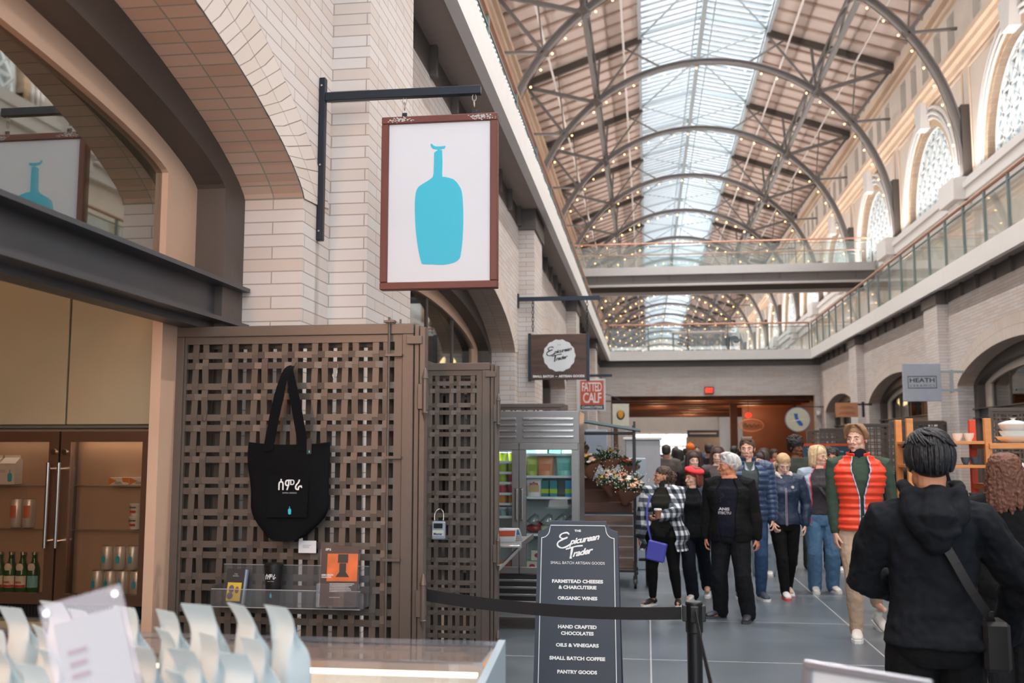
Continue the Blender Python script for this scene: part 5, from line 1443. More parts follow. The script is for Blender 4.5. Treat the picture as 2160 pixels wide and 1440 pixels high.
def bouquet(x, y, z, s, cols, lab, tilt=(0, 0), filler=False, n=14):
    t = thing('bouquet', lab, 'flowers', (x, y, z), 0, rot=(tilt[0], tilt[1], 0))
    rnd = random.Random(int(x*1000)+int(z*1000))
    b = MB()
    def f(u, v):
        a = 2*pi*u; r = s*(0.22+0.95*v)*(1+0.10*v*cos(3*a+1)); return (cos(a)*r, sin(a)*r, s*(-1.15+1.5*v)+0.12*s*v*sin(4*a))
    b.grid(f, 22, 6, closed_u=True); b.build('paper_wrap', M_kraft, t)
    g = MB()
    for i in range(60):
        a = rnd.uniform(0, 2*pi); r = s*rnd.uniform(0.1, 1.15); zz = s*rnd.uniform(0.2, 0.85)
        R = Matrix.Rotation(a, 3, 'Z') @ Matrix.Rotation(rnd.uniform(0.3, 1.4), 3, 'Y')
        g.ell((cos(a)*r, sin(a)*r, zz), (s*0.10, s*0.05, s*0.30), 6, 5, R)
    g.build('foliage', M_leaf, t, smooth=180)
    for i in range(n):
        a = rnd.uniform(0, 2*pi); r = s*sqrt(rnd.random())*0.95; c = (cos(a)*r, sin(a)*r, s*(0.95-0.35*(r/s)**2+rnd.uniform(-0.1, 0.1)))
        q = MB(); rr = s*rnd.uniform(0.15, 0.26)
        for k in range(7):
            aa = 2*pi*k/7; R = Matrix.Rotation(aa, 3, 'Z') @ Matrix.Rotation(-0.6, 3, 'Y')
            q.ell((c[0]+cos(aa)*rr*0.5, c[1]+sin(aa)*rr*0.5, c[2]), (rr*0.6, rr*0.42, rr*0.2), 6, 4, R)
        q.ell(c, (rr*0.4, rr*0.4, rr*0.4), 7, 5)
        q.build('flower', petals[cols[i % len(cols)]], t, smooth=180)
    if filler:
        q = MB()
        for i in range(150):
            a = rnd.uniform(0, 2*pi); r = s*rnd.uniform(0.4, 1.5); q.ell((cos(a)*r, sin(a)*r, s*(0.6+rnd.uniform(-0.4, 0.8))), (s*0.045,)*3, 5, 4)
        q.build('filler_blossom', petals['white'], t, smooth=180)
        q = MB()
        for i in range(40):
            a = rnd.uniform(0, 2*pi); r = s*rnd.uniform(0.5, 1.5); zz = s*(0.6+rnd.uniform(-0.3, 0.8)); q.tube([(cos(a)*r*0.3, sin(a)*r*0.3, 0), (cos(a)*r, sin(a)*r, zz)], s*0.012, 4)
        q.build('filler_stem', M_leaf2, t)
bouquet(-0.86, 12.45, 1.60, 0.13, ['red', 'red', 'coral'], 'red flower bouquet at the back left of the cart', (0.2, -0.2))
bouquet(-0.72, 12.22, 1.44, 0.14, ['yellow', 'white', 'peach'], 'yellow and white bouquet in kraft paper, left on the cart', (0.35, -0.25))
bouquet(-0.48, 12.5, 1.50, 0.14, ['white', 'yellow'], 'leafy bouquet in the middle of the cart', (0.2, 0.0), True, 8)
bouquet(-0.24, 12.55, 1.42, 0.12, ['red', 'coral'], 'small red bouquet at the back right of the cart', (0.2, 0.2), False, 10)
bouquet(-0.45, 12.12, 1.24, 0.14, ['peach', 'white', 'yellow'], 'peach and white bouquet in the centre front of the cart', (0.4, -0.1), True)
bouquet(-0.25, 12.06, 1.17, 0.17, ['peach', 'coral', 'peach', 'white'], 'large coral and peach bouquet at the front right of the cart', (0.45, 0.15), True)
t = thing('pennyfarthing_wheel', 'large thin black cart wheel beside the flower cart', 'wheel', (-0.02, 12.35, 0.32))
w = MB(); w.tube([(0.02*0, 0.30*cos(a), 0.30*sin(a)) for a in [2*pi*i/32 for i in range(32)]], 0.018, 6, closed=True); w.build('tyre', M_black, t, smooth=180)
w = MB()
for i in range(12): a = 2*pi*i/12; w.cyl((0, 0, 0), (0, 0.29*cos(a), 0.29*sin(a)), 0.004, 4)
w.cyl((-0.10, 0, 0), (0.03, 0, 0), 0.02, 8); w.build('spokes', M_blackm, t)
# grey kiosk behind the cart
t = thing('kiosk_cabinet', 'tall light grey cabinet standing behind the flower cart', 'cabinet', (-0.05, 17.5, 0))
MB().box(-0.37, 0.22, 17.0, 18.0, 0, 1.80, 0.02).build('body', mat('light grey laminate', (168, 168, 172), 0.5), t, W=True); MB().box(-0.40, 0.25, 16.97, 18.0, 1.80, 1.84, 0.005).build('top', M_white, t, W=True)
t = thing('kiosk_cabinet', 'low blue grey panel cabinet next to the flower cart', 'cabinet', (-0.6, 14.2, 0)); MB().box(-0.72, -0.02, 14.0, 14.35, 0, 1.52, 0.01).build('body', mat('blue grey laminate', (168, 178, 190), 0.5), t, W=True)
t = thing('kiosk_cabinet', 'narrow bright grey pillar cabinet at the back left', 'cabinet', (-0.95, 19.0, 0)); MB().box(-1.15, -0.75, 18.8, 19.2, 0, 2.0, 0.01).build('body', mat('blue grey laminate 2', (150, 160, 176), 0.5), t, W=True)

# ------------------------------------------------------------------ A-frame sandwich board
M_slate = mat('slate blue black board', (52, 60, 72), 0.55, 0, 0.05, 4)
M_edge = mat('worn board edge', (48, 46, 48), 0.6, 0, 0.1, 20)
AY = 6.22
def af(z): return AY-0.20*(1-z/1.215)
t = thing('sandwich_board', 'dark slate sandwich board listing cheeses, wines, chocolates and coffee', 'sign', (-0.43, AY, 0))
xa0, xa1, zt = -0.675, -0.185, 1.205
def slab(y_of, name):
    b = MB(); c = 0.07; hw = (xa1-xa0)/2; xm = (xa0+xa1)/2
    P = [(-hw-0.02, 0.03), (hw+0.02, 0.03), (hw, zt-c*0.9)]
    P += [(hw-c*sin(pi/2*i/8), zt-c*0.9+c*0.85*(1-cos(pi/2*i/8))) for i in range(9)] + [(hw-c-0.005, zt)]
    P += [(-hw+c+0.005, zt)] + [(-hw+c*sin(pi/2*i/8), zt-c*0.9+c*0.85*(1-cos(pi/2*i/8))) for i in range(8, -1, -1)]
    n = len(P); th = 0.022
    vs = [(xm+x, y_of(z), z) for x, z in P]+[(xm+x, y_of(z)+th, z) for x, z in P]
    b.add(vs, [tuple(range(n)), tuple(reversed(range(n, 2*n)))]+[(i, i+n, (i+1) % n+n, (i+1) % n) for i in range(n)])
    return b.build(name, M_slate, t, W=True)
slab(af, 'front_board'); slab(lambda z: AY+0.20*(1-z/1.215)+0.03, 'back_board')
def on_board(o):
    for v in o.data.vertices: v.co.y += af(v.co.z)-AY
    return o
ln = MB(); xm = (xa0+xa1)/2; hw = 0.222
B = [(xm-hw-0.012, 0.06), (xm-hw, zt-0.10)]+[(xm-hw+0.05*sin(pi/2*i/6), zt-0.10+0.055*(1-cos(pi/2*i/6))) for i in range(7)]+[(xm-hw+0.055, zt-0.025), (xm+hw-0.055, zt-0.025)]+[(xm+hw-0.05*sin(pi/2*i/6), zt-0.10+0.055*(1-cos(pi/2*i/6))) for i in range(6, -1, -1)]+[(xm+hw, zt-0.10), (xm+hw+0.012, 0.06)]
ln.tube([(x, AY-0.0015, z) for x, z in B], 0.0022, 4, flat=0.3); on_board(ln.build('border_line', M_whiteink, t, W=True))
before = set(C.objects)
script_logo(xm+0.005, 1.058, 0.26, AY-0.001, M_whiteink, t)
text('THE', xm-0.02, xm+0.02, 1.142, 1.155, AY-0.001, M_whiteink, t, W=True, bold=0.05)
text('SMALL BATCH ARTISAN GOODS', xm-0.165, xm+0.165, 0.950, 0.966, AY-0.001, M_whiteink, t, W=True, bold=0.0)
for s_, hw_, z in (('FARMSTEAD CHEESES', .155, .850), ('& CHARCUTERIE', .115, .815), ('ORGANIC WINES', .120, .752), ('& BEER', .055, .655), ('HAND CRAFTED', .116, .588), ('CHOCOLATES', .098, .551), ('OILS & VINEGARS', .128, .484), ('SMALL BATCH COFFEE', .166, .410), ('PANTRY GOODS', .118, .334), ('GIFTWARE', .080, .258)):
    text(s_, xm-hw_, xm+hw_, z-0.0105, z+0.0105, AY-0.001, M_whiteink, t, W=True, bold=0.045)
for o in set(C.objects)-before:
    if o.type == 'MESH': on_board(o)

# ------------------------------------------------------------------ queue barrier
M_post = mat('satin black post', (24, 25, 27), 0.35, 0.2, 0.03)
def post(x, y, lab, top=0.98):
    t = thing('barrier_post', lab, 'post', (x, y, 0), 0, 'belt barrier posts')
    b = MB(); b.lathe([(0.17, 0), (0.175, 0.012), (0.17, 0.022), (0.05, 0.045), (0.032, 0.05)], n=32); b.build('base', M_post, t, smooth=40)
    b = MB(); b.lathe([(0.0, 0.046), (0.033, 0.047), (0.033, top-0.14), (0.033, top-0.13)], n=24); b.build('pole', M_post, t, smooth=40)
    b = MB(); b.lathe([(0.0335, top-0.135), (0.038, top-0.13), (0.038, top-0.005), (0.034, top), (0, top)], n=24)
    b.box(-0.052, -0.03, -0.018, 0.018, top-0.085, top-0.015, 0.003); b.box(0.03, 0.05, -0.018, 0.018, top-0.085, top-0.015, 0.003); b.box(-0.018, 0.018, -0.052, -0.03, top-0.085, top-0.015, 0.003)
    b.build('belt_head', M_post, t, smooth=35)
    return t
post(0.195, 4.56, 'black belt barrier post at the end of the tape')
post(0.205, 2.52, 'near belt barrier post mostly below the picture', 0.90)
def belt(a, b_, lab, sag=0.03, h=0.055):
    mb = MB(); A = Vector(a); B_ = Vector(b_); n = 16
    d = (B_-A).normalized(); nrm = Vector((-d.y, d.x, 0)).normalized()*0.0012
    vs = []
    for i in range(n+1):
        p = A.lerp(B_, i/n); p.z -= sag*4*(i/n)*(1-i/n)
        for dz, s_ in ((-h/2, -1), (h/2, -1), (h/2, 1), (-h/2, 1)): vs.append(p+Vector((0, 0, dz))+nrm*s_)
    fs = [(i*4+j, i*4+(j+1) % 4, i*4+4+(j+1) % 4, i*4+4+j) for i in range(n) for j in range(4)]+[(0, 1, 2, 3), (n*4+3, n*4+2, n*4+1, n*4)]
    mb.add(vs, fs)
    return tag(mb.build('barrier_belt', mat('black webbing', (20, 20, 23), 0.8, 0, 0.1, 60, bump=0.2, bscale=300)), lab, 'belt')
belt((-1.065, 4.60, 0.985), (0.140, 4.56, 0.928), 'black barrier tape stretched from the lattice gate to the post')
belt((0.20, 4.505, 0.925), (0.205, 2.575, 0.85), 'black barrier tape running from the post towards the viewer')
# ------------------------------------------------------------------ glass display case and counter
M_pale = mat('pale blue white lacquer', (158, 176, 188), 0.4, 0, 0.02)
t = thing('display_case', 'low lit glass display case with pale side panel', 'display case', (-1.4, 3.0, 0))
cz = 1.045
b = MB(); b.prism([(2.70, 0), (3.22, 0), (3.22, cz), (2.70, cz-0.055)], -0.478, -0.455, 'yz'); b.build('side_panel', M_pale, t, W=True)
b = MB(); b.prism([(2.70, 0.0), (3.22, 0.0), (3.22, 0.84), (2.70, 0.84)], -2.2, -0.48, 'yz'); b.box(-2.2, -0.48, 3.185, 3.215, 0.84, 1.0); b.build('base', M_pale, t, W=True)
b = MB(); b.box(-2.2, -0.48, 2.90, 3.215, cz-0.012, cz-0.003); b.build('glass_top', glass('case top glass', (0.8, 0.85, 0.9), 0.22, op=0.12, opc=(170, 180, 200)), t, W=True)
b = MB(); b.add([(-2.2, 2.90, cz-0.008), (-0.48, 2.90, cz-0.008), (-0.48, 2.715, 0.85), (-2.2, 2.715, 0.85), (-2.2, 2.894, cz-0.008), (-0.48, 2.894, cz-0.008), (-0.48, 2.709, 0.85), (-2.2, 2.709, 0.85)], [(0, 1, 2, 3), (7, 6, 5, 4), (0, 4, 5, 1), (1, 5, 6, 2), (2, 6, 7, 3), (3, 7, 4, 0)]); b.build('glass_front', M_acryl, t, W=True)
b = MB(); b.box(-2.2, -0.48, 2.90, 2.925, cz-0.034, cz-0.012); b.box(-2.2, -0.48, 3.15, 3.18, cz-0.07, cz-0.012); b.build('rail', mat('brushed case rail', (196, 184, 172), 0.35, 0.6), t, W=True)
b = MB(); b.box(-2.18, -0.50, 2.93, 2.955, cz-0.055, cz-0.038); b.build('light_tube', emis('case tube light', (255, 226, 196), 7.0), t, W=True)
l_ = area('case_strip_light', (-1.35, 2.96, cz-0.06), (0, 0, 0), 1.6, 0.03, 8, (1.0, 0.80, 0.62))
b = MB(); b.box(-2.18, -0.50, 2.75, 3.18, 0.84, 0.87); b.build('tray', mat('tray timber', (186, 150, 116), 0.5, 0, 0.1), t, W=True)
for i in range(7):
    x = -0.62-i*0.13; rgb = [(226, 170, 70), (230, 220, 206), (206, 150, 90), (232, 226, 216), (190, 120, 70), (225, 190, 120), (220, 214, 206)][i]
    q = thing('pastry', 'wrapped pastry in the display case, %s from the right' % ['first', 'second', 'third', 'fourth', 'fifth', 'sixth', 'seventh'][i], 'pastry', (x, 2.92, 0.871)); b = MB(); b.ell((0, 0, 0.035), (0.055, 0.05, 0.034), 14, 8); b.build('pastry_body', mat('pastry %d' % i, rgb, 0.5, 0, 0.15, 40), q, smooth=180)
t = thing('counter', 'pale counter carrying the coffee bags', 'counter', (-1.3, 2.0, 0)); MB().box(-2.6, -0.79, 1.30, 2.62, 0, 1.011, 0.01).build('body', M_pale, t, W=True)

# coffee bags: pinched tops, side gussets
M_bag = mat('pale matte coffee bag', (194, 208, 213), 0.5, 0, 0.02, 10, bump=0.25, bscale=18)
def bagmesh(seed):
    rnd = random.Random(seed); b = MB(); H_ = 0.275; w = 0.036; d = 0.036
    lean = rnd.uniform(-0.01, 0.01); curl = rnd.uniform(0.008, 0.018); ph = rnd.uniform(0, 6)
    def f(u, v):
        # ring: front, gusset, back, gusset
        a = 2*pi*u; cx_ = copysign(abs(cos(a))**0.5, cos(a)); sy = copysign(abs(sin(a))**0.5, sin(a))
        z = v*H_
        k = 0.0 if v < 0.52 else min(1, (v-0.52)/0.33)
        k = k*k*(3-2*k)
        dd = d*(1-k*0.96); ww = w*(1+0.12*k)*(0.96+0.04*sin(v*14+ph))
        g = 0.5*k*(1-min(1, (v-0.52)/0.33 if v > 0.52 else 0))*w      # gusset folding in
        x = cx_*ww*(1-0.5*(abs(sy) < 0.3)*k*(1-k)*2.0)
        y = sy*dd
        fold = max(0, v-0.80)/0.20
        y += curl*(fold**1.3)*1.5+0.022*k; z -= 0.006*fold**2
        x += lean*v+0.003*sin(5*v*pi+ph)*k
        return (x, y, z)
    b.grid(f, 24, 26, closed_u=True); b.f.append(tuple(reversed(range(24)))); n = len(b.v); b.f.append(tuple(range(n-24, n)))
    return b
protos = [bagmesh(i) for i in range(5)]
base = None
random.seed(5)
posn = []
rows_ = [(2.28, [-0.60, -0.695, -0.79, -0.885, -0.98, -1.075, -1.17, -1.265]), (2.12, [-0.60, -0.70, -0.80, -0.90, -1.0, -1.10, -1.20, -1.30]), (1.95, [-0.58, -0.675, -0.77, -0.87, -0.97, -1.07, -1.17]), (1.78, [-0.60, -0.70, -0.80, -0.90, -1.0, -1.10])]
rn = ['back', 'second', 'third', 'front']
pr_obj = []
for pi_, pb in enumerate(protos):
    me = None
    pr_obj.append(pb)
k = 0; meshes = []
for ri, (y, xs) in enumerate(rows_):
    for j, x in enumerate(xs):
        pos = ['rightmost', 'second from the right', 'third from the right', 'fourth from the right', 'fifth from the right', 'sixth from the right', 'seventh from the right', 'leftmost'][j]
        lab = 'pale folded coffee bag in the %s row, %s' % (rn[ri], pos)
        zb = 1.012
        rz = pi-random.uniform(0.25, 0.7)
        if k < 5:
            r_ = thing('coffee_bag', lab, 'coffee bag', (x-0.225, y+random.uniform(-0.02, 0.02), zb), rz, 'coffee bags on the counter')
            ob = protos[k].build('bag_body', M_bag, r_, smooth=50); MB().box(-0.012, 0.012, -0.0365, -0.034, 0.09, 0.125).build('label', M_paper, r_)
            meshes.append(r_)
        else:
            r_ = dup(meshes[k % 5], (x-0.225, y+random.uniform(-0.02, 0.02), zb), rz, lab)
        sc_ = [1.0, 0.93, 0.9, 0.88][ri]*random.uniform(0.96, 1.05)
        r_.scale = (sc_*1.05, sc_*1.05, sc_)
        k += 1
# acrylic sign on the counter, close to the lens
t = thing('acrylic_sign', 'clear acrylic sign holding a white printed sheet among the coffee bags', 'sign', (-0.868, 1.62, 1.016+0.045), 0, rot=(radians(-8), radians(-15), radians(22)))
b = MB(); b.box(-0.068, 0.068, 0.008, 0.011, 0.10, 0.355, 0.001); b.box(-0.008, 0.008, 0, 0.011, 0, 0.10); b.box(-0.05, 0.05, -0.03, 0.04, -0.045, -0.039); b.box(-0.008, 0.008, 0, 0.011, -0.045, 0); b.build('holder', glass('thick acrylic', (0.90, 0.86, 0.90), 0.02, op=0.10, opc=(210, 200, 210)), t)
MB().box(-0.050, 0.060, 0.003, 0.006, 0.10, 0.318).build('sheet', mat('soft white sheet', (192, 194, 202), 0.7, 0, 0.0, spec=0.2), t)
for sx in (-0.056, 0.056): MB().cyl((sx, 0.0, 0.34), (sx, 0.014, 0.34), 0.005, 10).build('stud', M_chrome, t)
print_lines(-0.036, -0.002, 0.215, 0.275, 0.0025, 3, mat('faint pink ink', (176, 160, 172), 0.6), t)
print_lines(-0.035, 0.045, 0.13, 0.19, 0.0025, 4, mat('faint grey ink', (168, 170, 182), 0.6), t)
# metal framed sign at the lower right
t = thing('framed_sign', 'grey metal framed sign stand at the lower right', 'sign', (0.38, 1.95, 1.1), 0, rot=(radians(-10), radians(3), radians(-24)))
b = MB(); W_, H_ = 0.115, 0.30
b.box(-W_, W_, -0.008, 0.008, 0.128, 0.146, 0.003); b.box(-W_, -W_+0.018, -0.008, 0.008, -H_+0.14, 0.13, 0.003); b.box(W_-0.018, W_, -0.008, 0.008, -H_+0.14, 0.13, 0.003); b.box(-W_, W_, -0.008, 0.008, -H_+0.13, -H_+0.148, 0.003)
b.build('frame', mat('anodised frame', (150, 152, 160), 0.35, 0.7), t); MB().box(-W_+0.015, W_-0.015, -0.002, 0.002, -H_+0.14, 0.13).build('sheet', mat('grey sheet', (190, 194, 200), 0.5), t)
MB().cyl((0, 0.012, -H_+0.13), (0, 0.012, -1.1), 0.012, 12).build('pole', M_post, t)
MB().box(-0.14, 0.14, -0.12, 0.12, -1.11, -1.095, 0.004).build('foot', M_post, t)

# ------------------------------------------------------------------ oak shelving with ceramics, right side
M_oak = wood('orange oak', (196, 122, 62), (222, 152, 88), 2.0, (1, 1, 6), 0.5)
M_redp = mat('red painted post', (206, 72, 36), 0.5)
t = thing('display_shelving', 'orange oak display shelving with red rear posts', 'shelving', (3.3, 10.0, 0))
def pst(x, y, m, nm): MB().box(x-0.03, x+0.03, y-0.025, y+0.025, 0, 1.93, 0.003).build(nm, m, t, W=True)
for x in (2.43, 3.12, 3.85, 4.6): pst(x, 9.75, M_oak, 'upright'); pst(x+0.02, 10.25, M_oak if x in (2.43, 4.6) else M_redp, 'upright')
for z in (0.45, 0.85, 1.18, 1.50, 1.72):
    MB().box(2.43, 3.12, 9.74, 10.28, z-0.028, z, 0.002).build('shelf_board', M_oak, t, W=True)
for z in (0.5, 0.95, 1.32, 1.70):
    MB().box(3.12, 4.6, 9.70, 10.28, z-0.05, z, 0.002).build('shelf_board', M_oak, t, W=True)
M_cer = mat('white glazed ceramic', (226, 228, 226), 0.25, 0, 0.02); M_cerb = mat('blue glazed ceramic', (72, 96, 112), 0.2, 0, 0.2, 8); M_cerd = mat('brown glazed ceramic', (92, 62, 56), 0.3, 0, 0.1)
def bowl(x, y, z, r, h, m, lab, grp=None, lidded=False, cat='bowl'):
    o = thing('bowl', lab, cat, (x, y, z), 0, grp); b = MB(); b.lathe([(r*0.45, 0), (r*0.5, 0.005), (r*0.85, h*0.55), (r, h), (r*0.95, h), (r*0.78, h*0.55), (0, h*0.12)], n=26); b.build('bowl_body', m, o, smooth=40)
    if lidded:
        l = MB(); l.lathe([(r*1.02, h), (r*1.0, h+0.012), (r*0.5, h+0.035), (r*0.15, h+0.042), (r*0.12, h+0.055), (r*0.25, h+0.062), (0, h+0.064)], n=26); l.build('lid', m, o, smooth=40)
    return o
bowl(3.42, 9.95, 1.70, 0.16, 0.065, M_cer, 'widest white bowl at the bottom of the stack'); bowl(3.42, 9.95, 1.735, 0.13, 0.08, M_cer, 'white bowl in the middle of the stack'); bowl(3.42, 9.95, 1.785, 0.13, 0.09, M_cer, 'lidded white bowl on top of the stack', lidded=True)
for k_ in range(4): bowl(3.86+0.0*k_, 9.95, 1.70+0.035*k_, 0.14, 0.06, M_cerd if k_ < 3 else M_cer, 'brown plate bowl stack at the right, %s' % ['bottom one', 'second one', 'third one', 'pale top one'][k_])
for x in (2.56, 2.68, 2.90, 3.0): bowl(x, 9.9, 1.72, 0.05, 0.075, M_cerb if x < 2.8 else M_cer, ('blue' if x < 2.8 else 'pale')+' glazed cup on the top shelf of the oak shelving', 'cups on the top oak shelf', cat='cup')
for i, x in enumerate((2.50, 2.585, 2.67, 2.755, 2.95, 3.035)): bowl(x, 9.86, 1.50, 0.042, 0.07, M_cerb, 'blue glazed cup on the second oak shelf', 'blue cups on the second oak shelf', cat='cup')
for i in range(8): bowl(3.3+0.16*i, 9.9, 1.32, 0.06, 0.06, M_cer if i % 2 else M_cerd, ('white' if i % 2 else 'brown')+' bowl on the middle shelf of the wide oak unit', ('white' if i % 2 else 'brown')+' bowls on the middle oak shelf')
for i in range(6): bowl(2.52+0.1*i, 9.9, 1.18, 0.045, 0.06, M_cerb, 'blue cup on the third oak shelf', 'blue cups on the third oak shelf', cat='cup')
# blue lit banner and small sign among the right hand gates
t = thing('banner', 'dark blue board with white lettering behind the afro haired man', 'sign', (4.7, 27.0, 1.6)); MB().box(4.05, 5.25, 27.0, 27.05, 0.0, 1.72).build('board', mat('deep teal board', (34, 70, 88), 0.5), t, W=True); MB().box(4.05, 5.25, 26.99, 27.0, 1.72, 1.78).build('top_strip', M_redp, t, W=True); print_lines(4.15, 5.15, 1.54, 1.68, 26.99, 2, mat('sky blue print', (120, 176, 200), 0.5), t, W=True)

# ------------------------------------------------------------------ gallery level table and stools
t = thing('bar_table', 'long high table on the far upper gallery', 'table', (2.2, 41, 5.3))
MB().box(1.05, 3.2, 40.7, 41.4, 6.33, 6.39).build('tabletop', mat('pale pinkish table top', (214, 196, 188), 0.5), t, W=True)
for x in (1.12, 3.13):
    for y in (40.75, 41.35): MB().box(x-0.03, x+0.03, y-0.03, y+0.03, 5.301, 6.33).build('leg', M_band, t, W=True)
def stool(x, y, lab):
    t = thing('bar_stool', lab, 'stool', (x, y, 5.3), 0, 'stools at the long high table'); MB().box(-0.2, 0.2, -0.17, 0.17, 0.68, 0.73).build('seat', M_band, t)
    for sx in (-0.17, 0.17):
        for sy in (-0.14, 0.14): MB().beam((sx*1.1, sy, 0), (sx, sy, 0.68), 0.03, 0.03).build('leg', M_band, t)
stool(3.64, 40.95, 'stool under the seated person in white'); stool(2.75, 40.5, 'empty stool at the right end of the long high table'); stool(2.25, 40.5, 'empty stool at the middle of the long high table')
t = thing('planter_box', 'long low grey planter behind the seated person', 'planter', (4.6, 42, 5.3)); MB().box(3.95, 5.4, 42, 42.5, 5.301, 5.75).build('box', M_band, t, W=True)
# things in the lower hall beyond the opening
t = thing('shop_kiosk', 'white market kiosk with a dark blue band beyond the opening', 'kiosk', (2.6, 47, 0)); MB().box(1.85, 3.3, 47, 48.5, 0, 2.2).build('body', mat('kiosk white', (196, 192, 184), 0.6, 0, 0.1), t, W=True); MB().box(1.85, 3.3, 46.96, 47, 2.2, 2.5).build('band', mat('kiosk band', (70, 84, 110), 0.5), t, W=True); print_lines(1.95, 3.2, 2.27, 2.43, 46.955, 1, M_whiteink, t, W=True)
t = thing('wall_sign', 'oval lit shop sign on the brown hall wall', 'sign', (4.9, 46.9, 2.9))
b = MB(); b.tube([(4.75+0.55*cos(a), 46.9, 2.72+0.28*sin(a)) for a in [2*pi*i/36 for i in range(36)]], 0.025, 6, closed=True); b.build('ring', mat('dull gold line', (150, 104, 76), 0.5), t, W=True); b = MB(); b.tube(smooth_path([(4.4, 46.9, 2.68), (4.5, 46.9, 2.82), (4.56, 46.9, 2.66), (4.68, 46.9, 2.78), (4.76, 46.9, 2.66), (4.88, 46.9, 2.78), (4.96, 46.9, 2.68), (5.1, 46.9, 2.76)], 4), 0.03, 6); b.build('lettering', mat('dark sign script', (60, 48, 36), 0.6), t, W=True)
t = thing('pendant_lamp', 'amber pendant globe hanging by the left of the opening', 'lamp', (-0.98, 40, 2.6)); b = MB(); b.ell((-0.98, 40, 2.92), (0.17, 0.17, 0.17), 16, 10); b.build('globe', emis('amber globe', (226, 140, 60), 1.1), t, W=True, smooth=180); MB().cyl((-0.98, 40, 3.08), (-0.98, 40, 3.95), 0.01, 6).build('cord', M_black, t, W=True)
t = thing('red_lamp', 'small red lamp hanging in the brown hall', 'lamp', (4.1, 41.5, 3.0)); b = MB(); b.ell((4.1, 41.5, 3.0), (0.12, 0.12, 0.1), 12, 8); b.build('shade', emis('red lamp', (255, 40, 30), 3.0), t, W=True, smooth=180); MB().cyl((4.1, 41.5, 3.1), (4.1, 41.5, 3.6), 0.01, 6).build('cord', M_black, t, W=True)
# ------------------------------------------------------------------ people
def skin(name, rgb): 
    return mat(name, rgb, 0.62, 0, 0.05, 12, bump=0.05, bscale=90, spec=0.3)
def cloth(name, rgb, rough=0.85, bump=0.3, bs=26, var=0.08):
    k = 0.72 if sum(rgb) < 150 else 1.0
    return mat(name, tuple(int(c*k) for c in rgb), rough, 0, var, 7, bump=bump, bscale=bs, spec=0.2)
M_eyew = mat('eye white', (168, 156, 150), 0.5, 0, 0); M_iris = mat('dark iris', (46, 34, 28), 0.3, 0, 0); M_lip = mat('lips', (176, 104, 98), 0.45, 0, 0.0)

EDG = []
def frame_tube(mb, pts, rad, n=12, up=(0, -1, 0)):
    """closed tube with rounded ends, radii may be (across, along-up) pairs"""
    P = [Vector(p) for p in pts]; R = [r if isinstance(r, (tuple, list)) else (r, r) for r in rad]
    a = (P[0]-P[1]).normalized(); b = (P[-1]-P[-2]).normalized()
    P2 = [P[0]+a*min(R[0])*0.75, P[0]+a*min(R[0])*0.45]+P+[P[-1]+b*min(R[-1])*0.45, P[-1]+b*min(R[-1])*0.75]
    R2 = [(R[0][0]*0.45, R[0][1]*0.45), (R[0][0]*0.85, R[0][1]*0.85)]+R+[(R[-1][0]*0.85, R[-1][1]*0.85), (R[-1][0]*0.45, R[-1][1]*0.45)]
    mb.tube(P2, R2, n, up=up)
def ik(a, t, l1, l2, hint):
    a, t, hint = Vector(a), Vector(t), Vector(hint)
    d = t-a; L = min(d.length, (l1+l2)*0.999); d.normalize(); t = a+d*L
    x = (l1*l1-l2*l2+L*L)/(2*L); h = sqrt(max(l1*l1-x*x, 0))
    v = hint-d*hint.dot(d); v = v.normalized() if v.length > 1e-6 else Vector((1, 0, 0))
    return a+d*x+v*h, t
def remesh(o, vox, sm=2, noise=0.0, nscale=0.1, seed=0, ty='CLOUDS'):
    m = o.modifiers.new('union', 'REMESH'); m.mode = 'VOXEL'; m.voxel_size = vox; m.use_smooth_shade = True
    if sm:
        s = o.modifiers.new('soften', 'SMOOTH'); s.factor = 0.5; s.iterations = sm
    if noise:
        tx = bpy.data.textures.get('%s%g' % (ty, nscale)) or bpy.data.textures.new('%s%g' % (ty, nscale), ty)
        tx.noise_scale = nscale
        d = o.modifiers.new('folds', 'DISPLACE'); d.texture = tx; d.strength = noise; d.mid_level = 0.5; d.texture_coords = 'LOCAL'
TORSO = [(0.455, .060, .055, 0.0), (0.48, .088, .066, 0.004), (.515, .098, .072, .006), (.55, .096, .068, .004), (.60, .083, .058, 0), (.64, .080, .056, -.002), (.69, .088, .060, -.004), (.74, .097, .064, -.004), (.785, .100, .060, 0), (.815, .078, .050, .004), (.842, .052, .042, .006), (.862, .040, .038, .006), (.875, .034, .034, .006)]
def sup(a, e=0.8): 
    return copysign(abs(cos(a))**e, cos(a)), copysign(abs(sin(a))**e, sin(a))

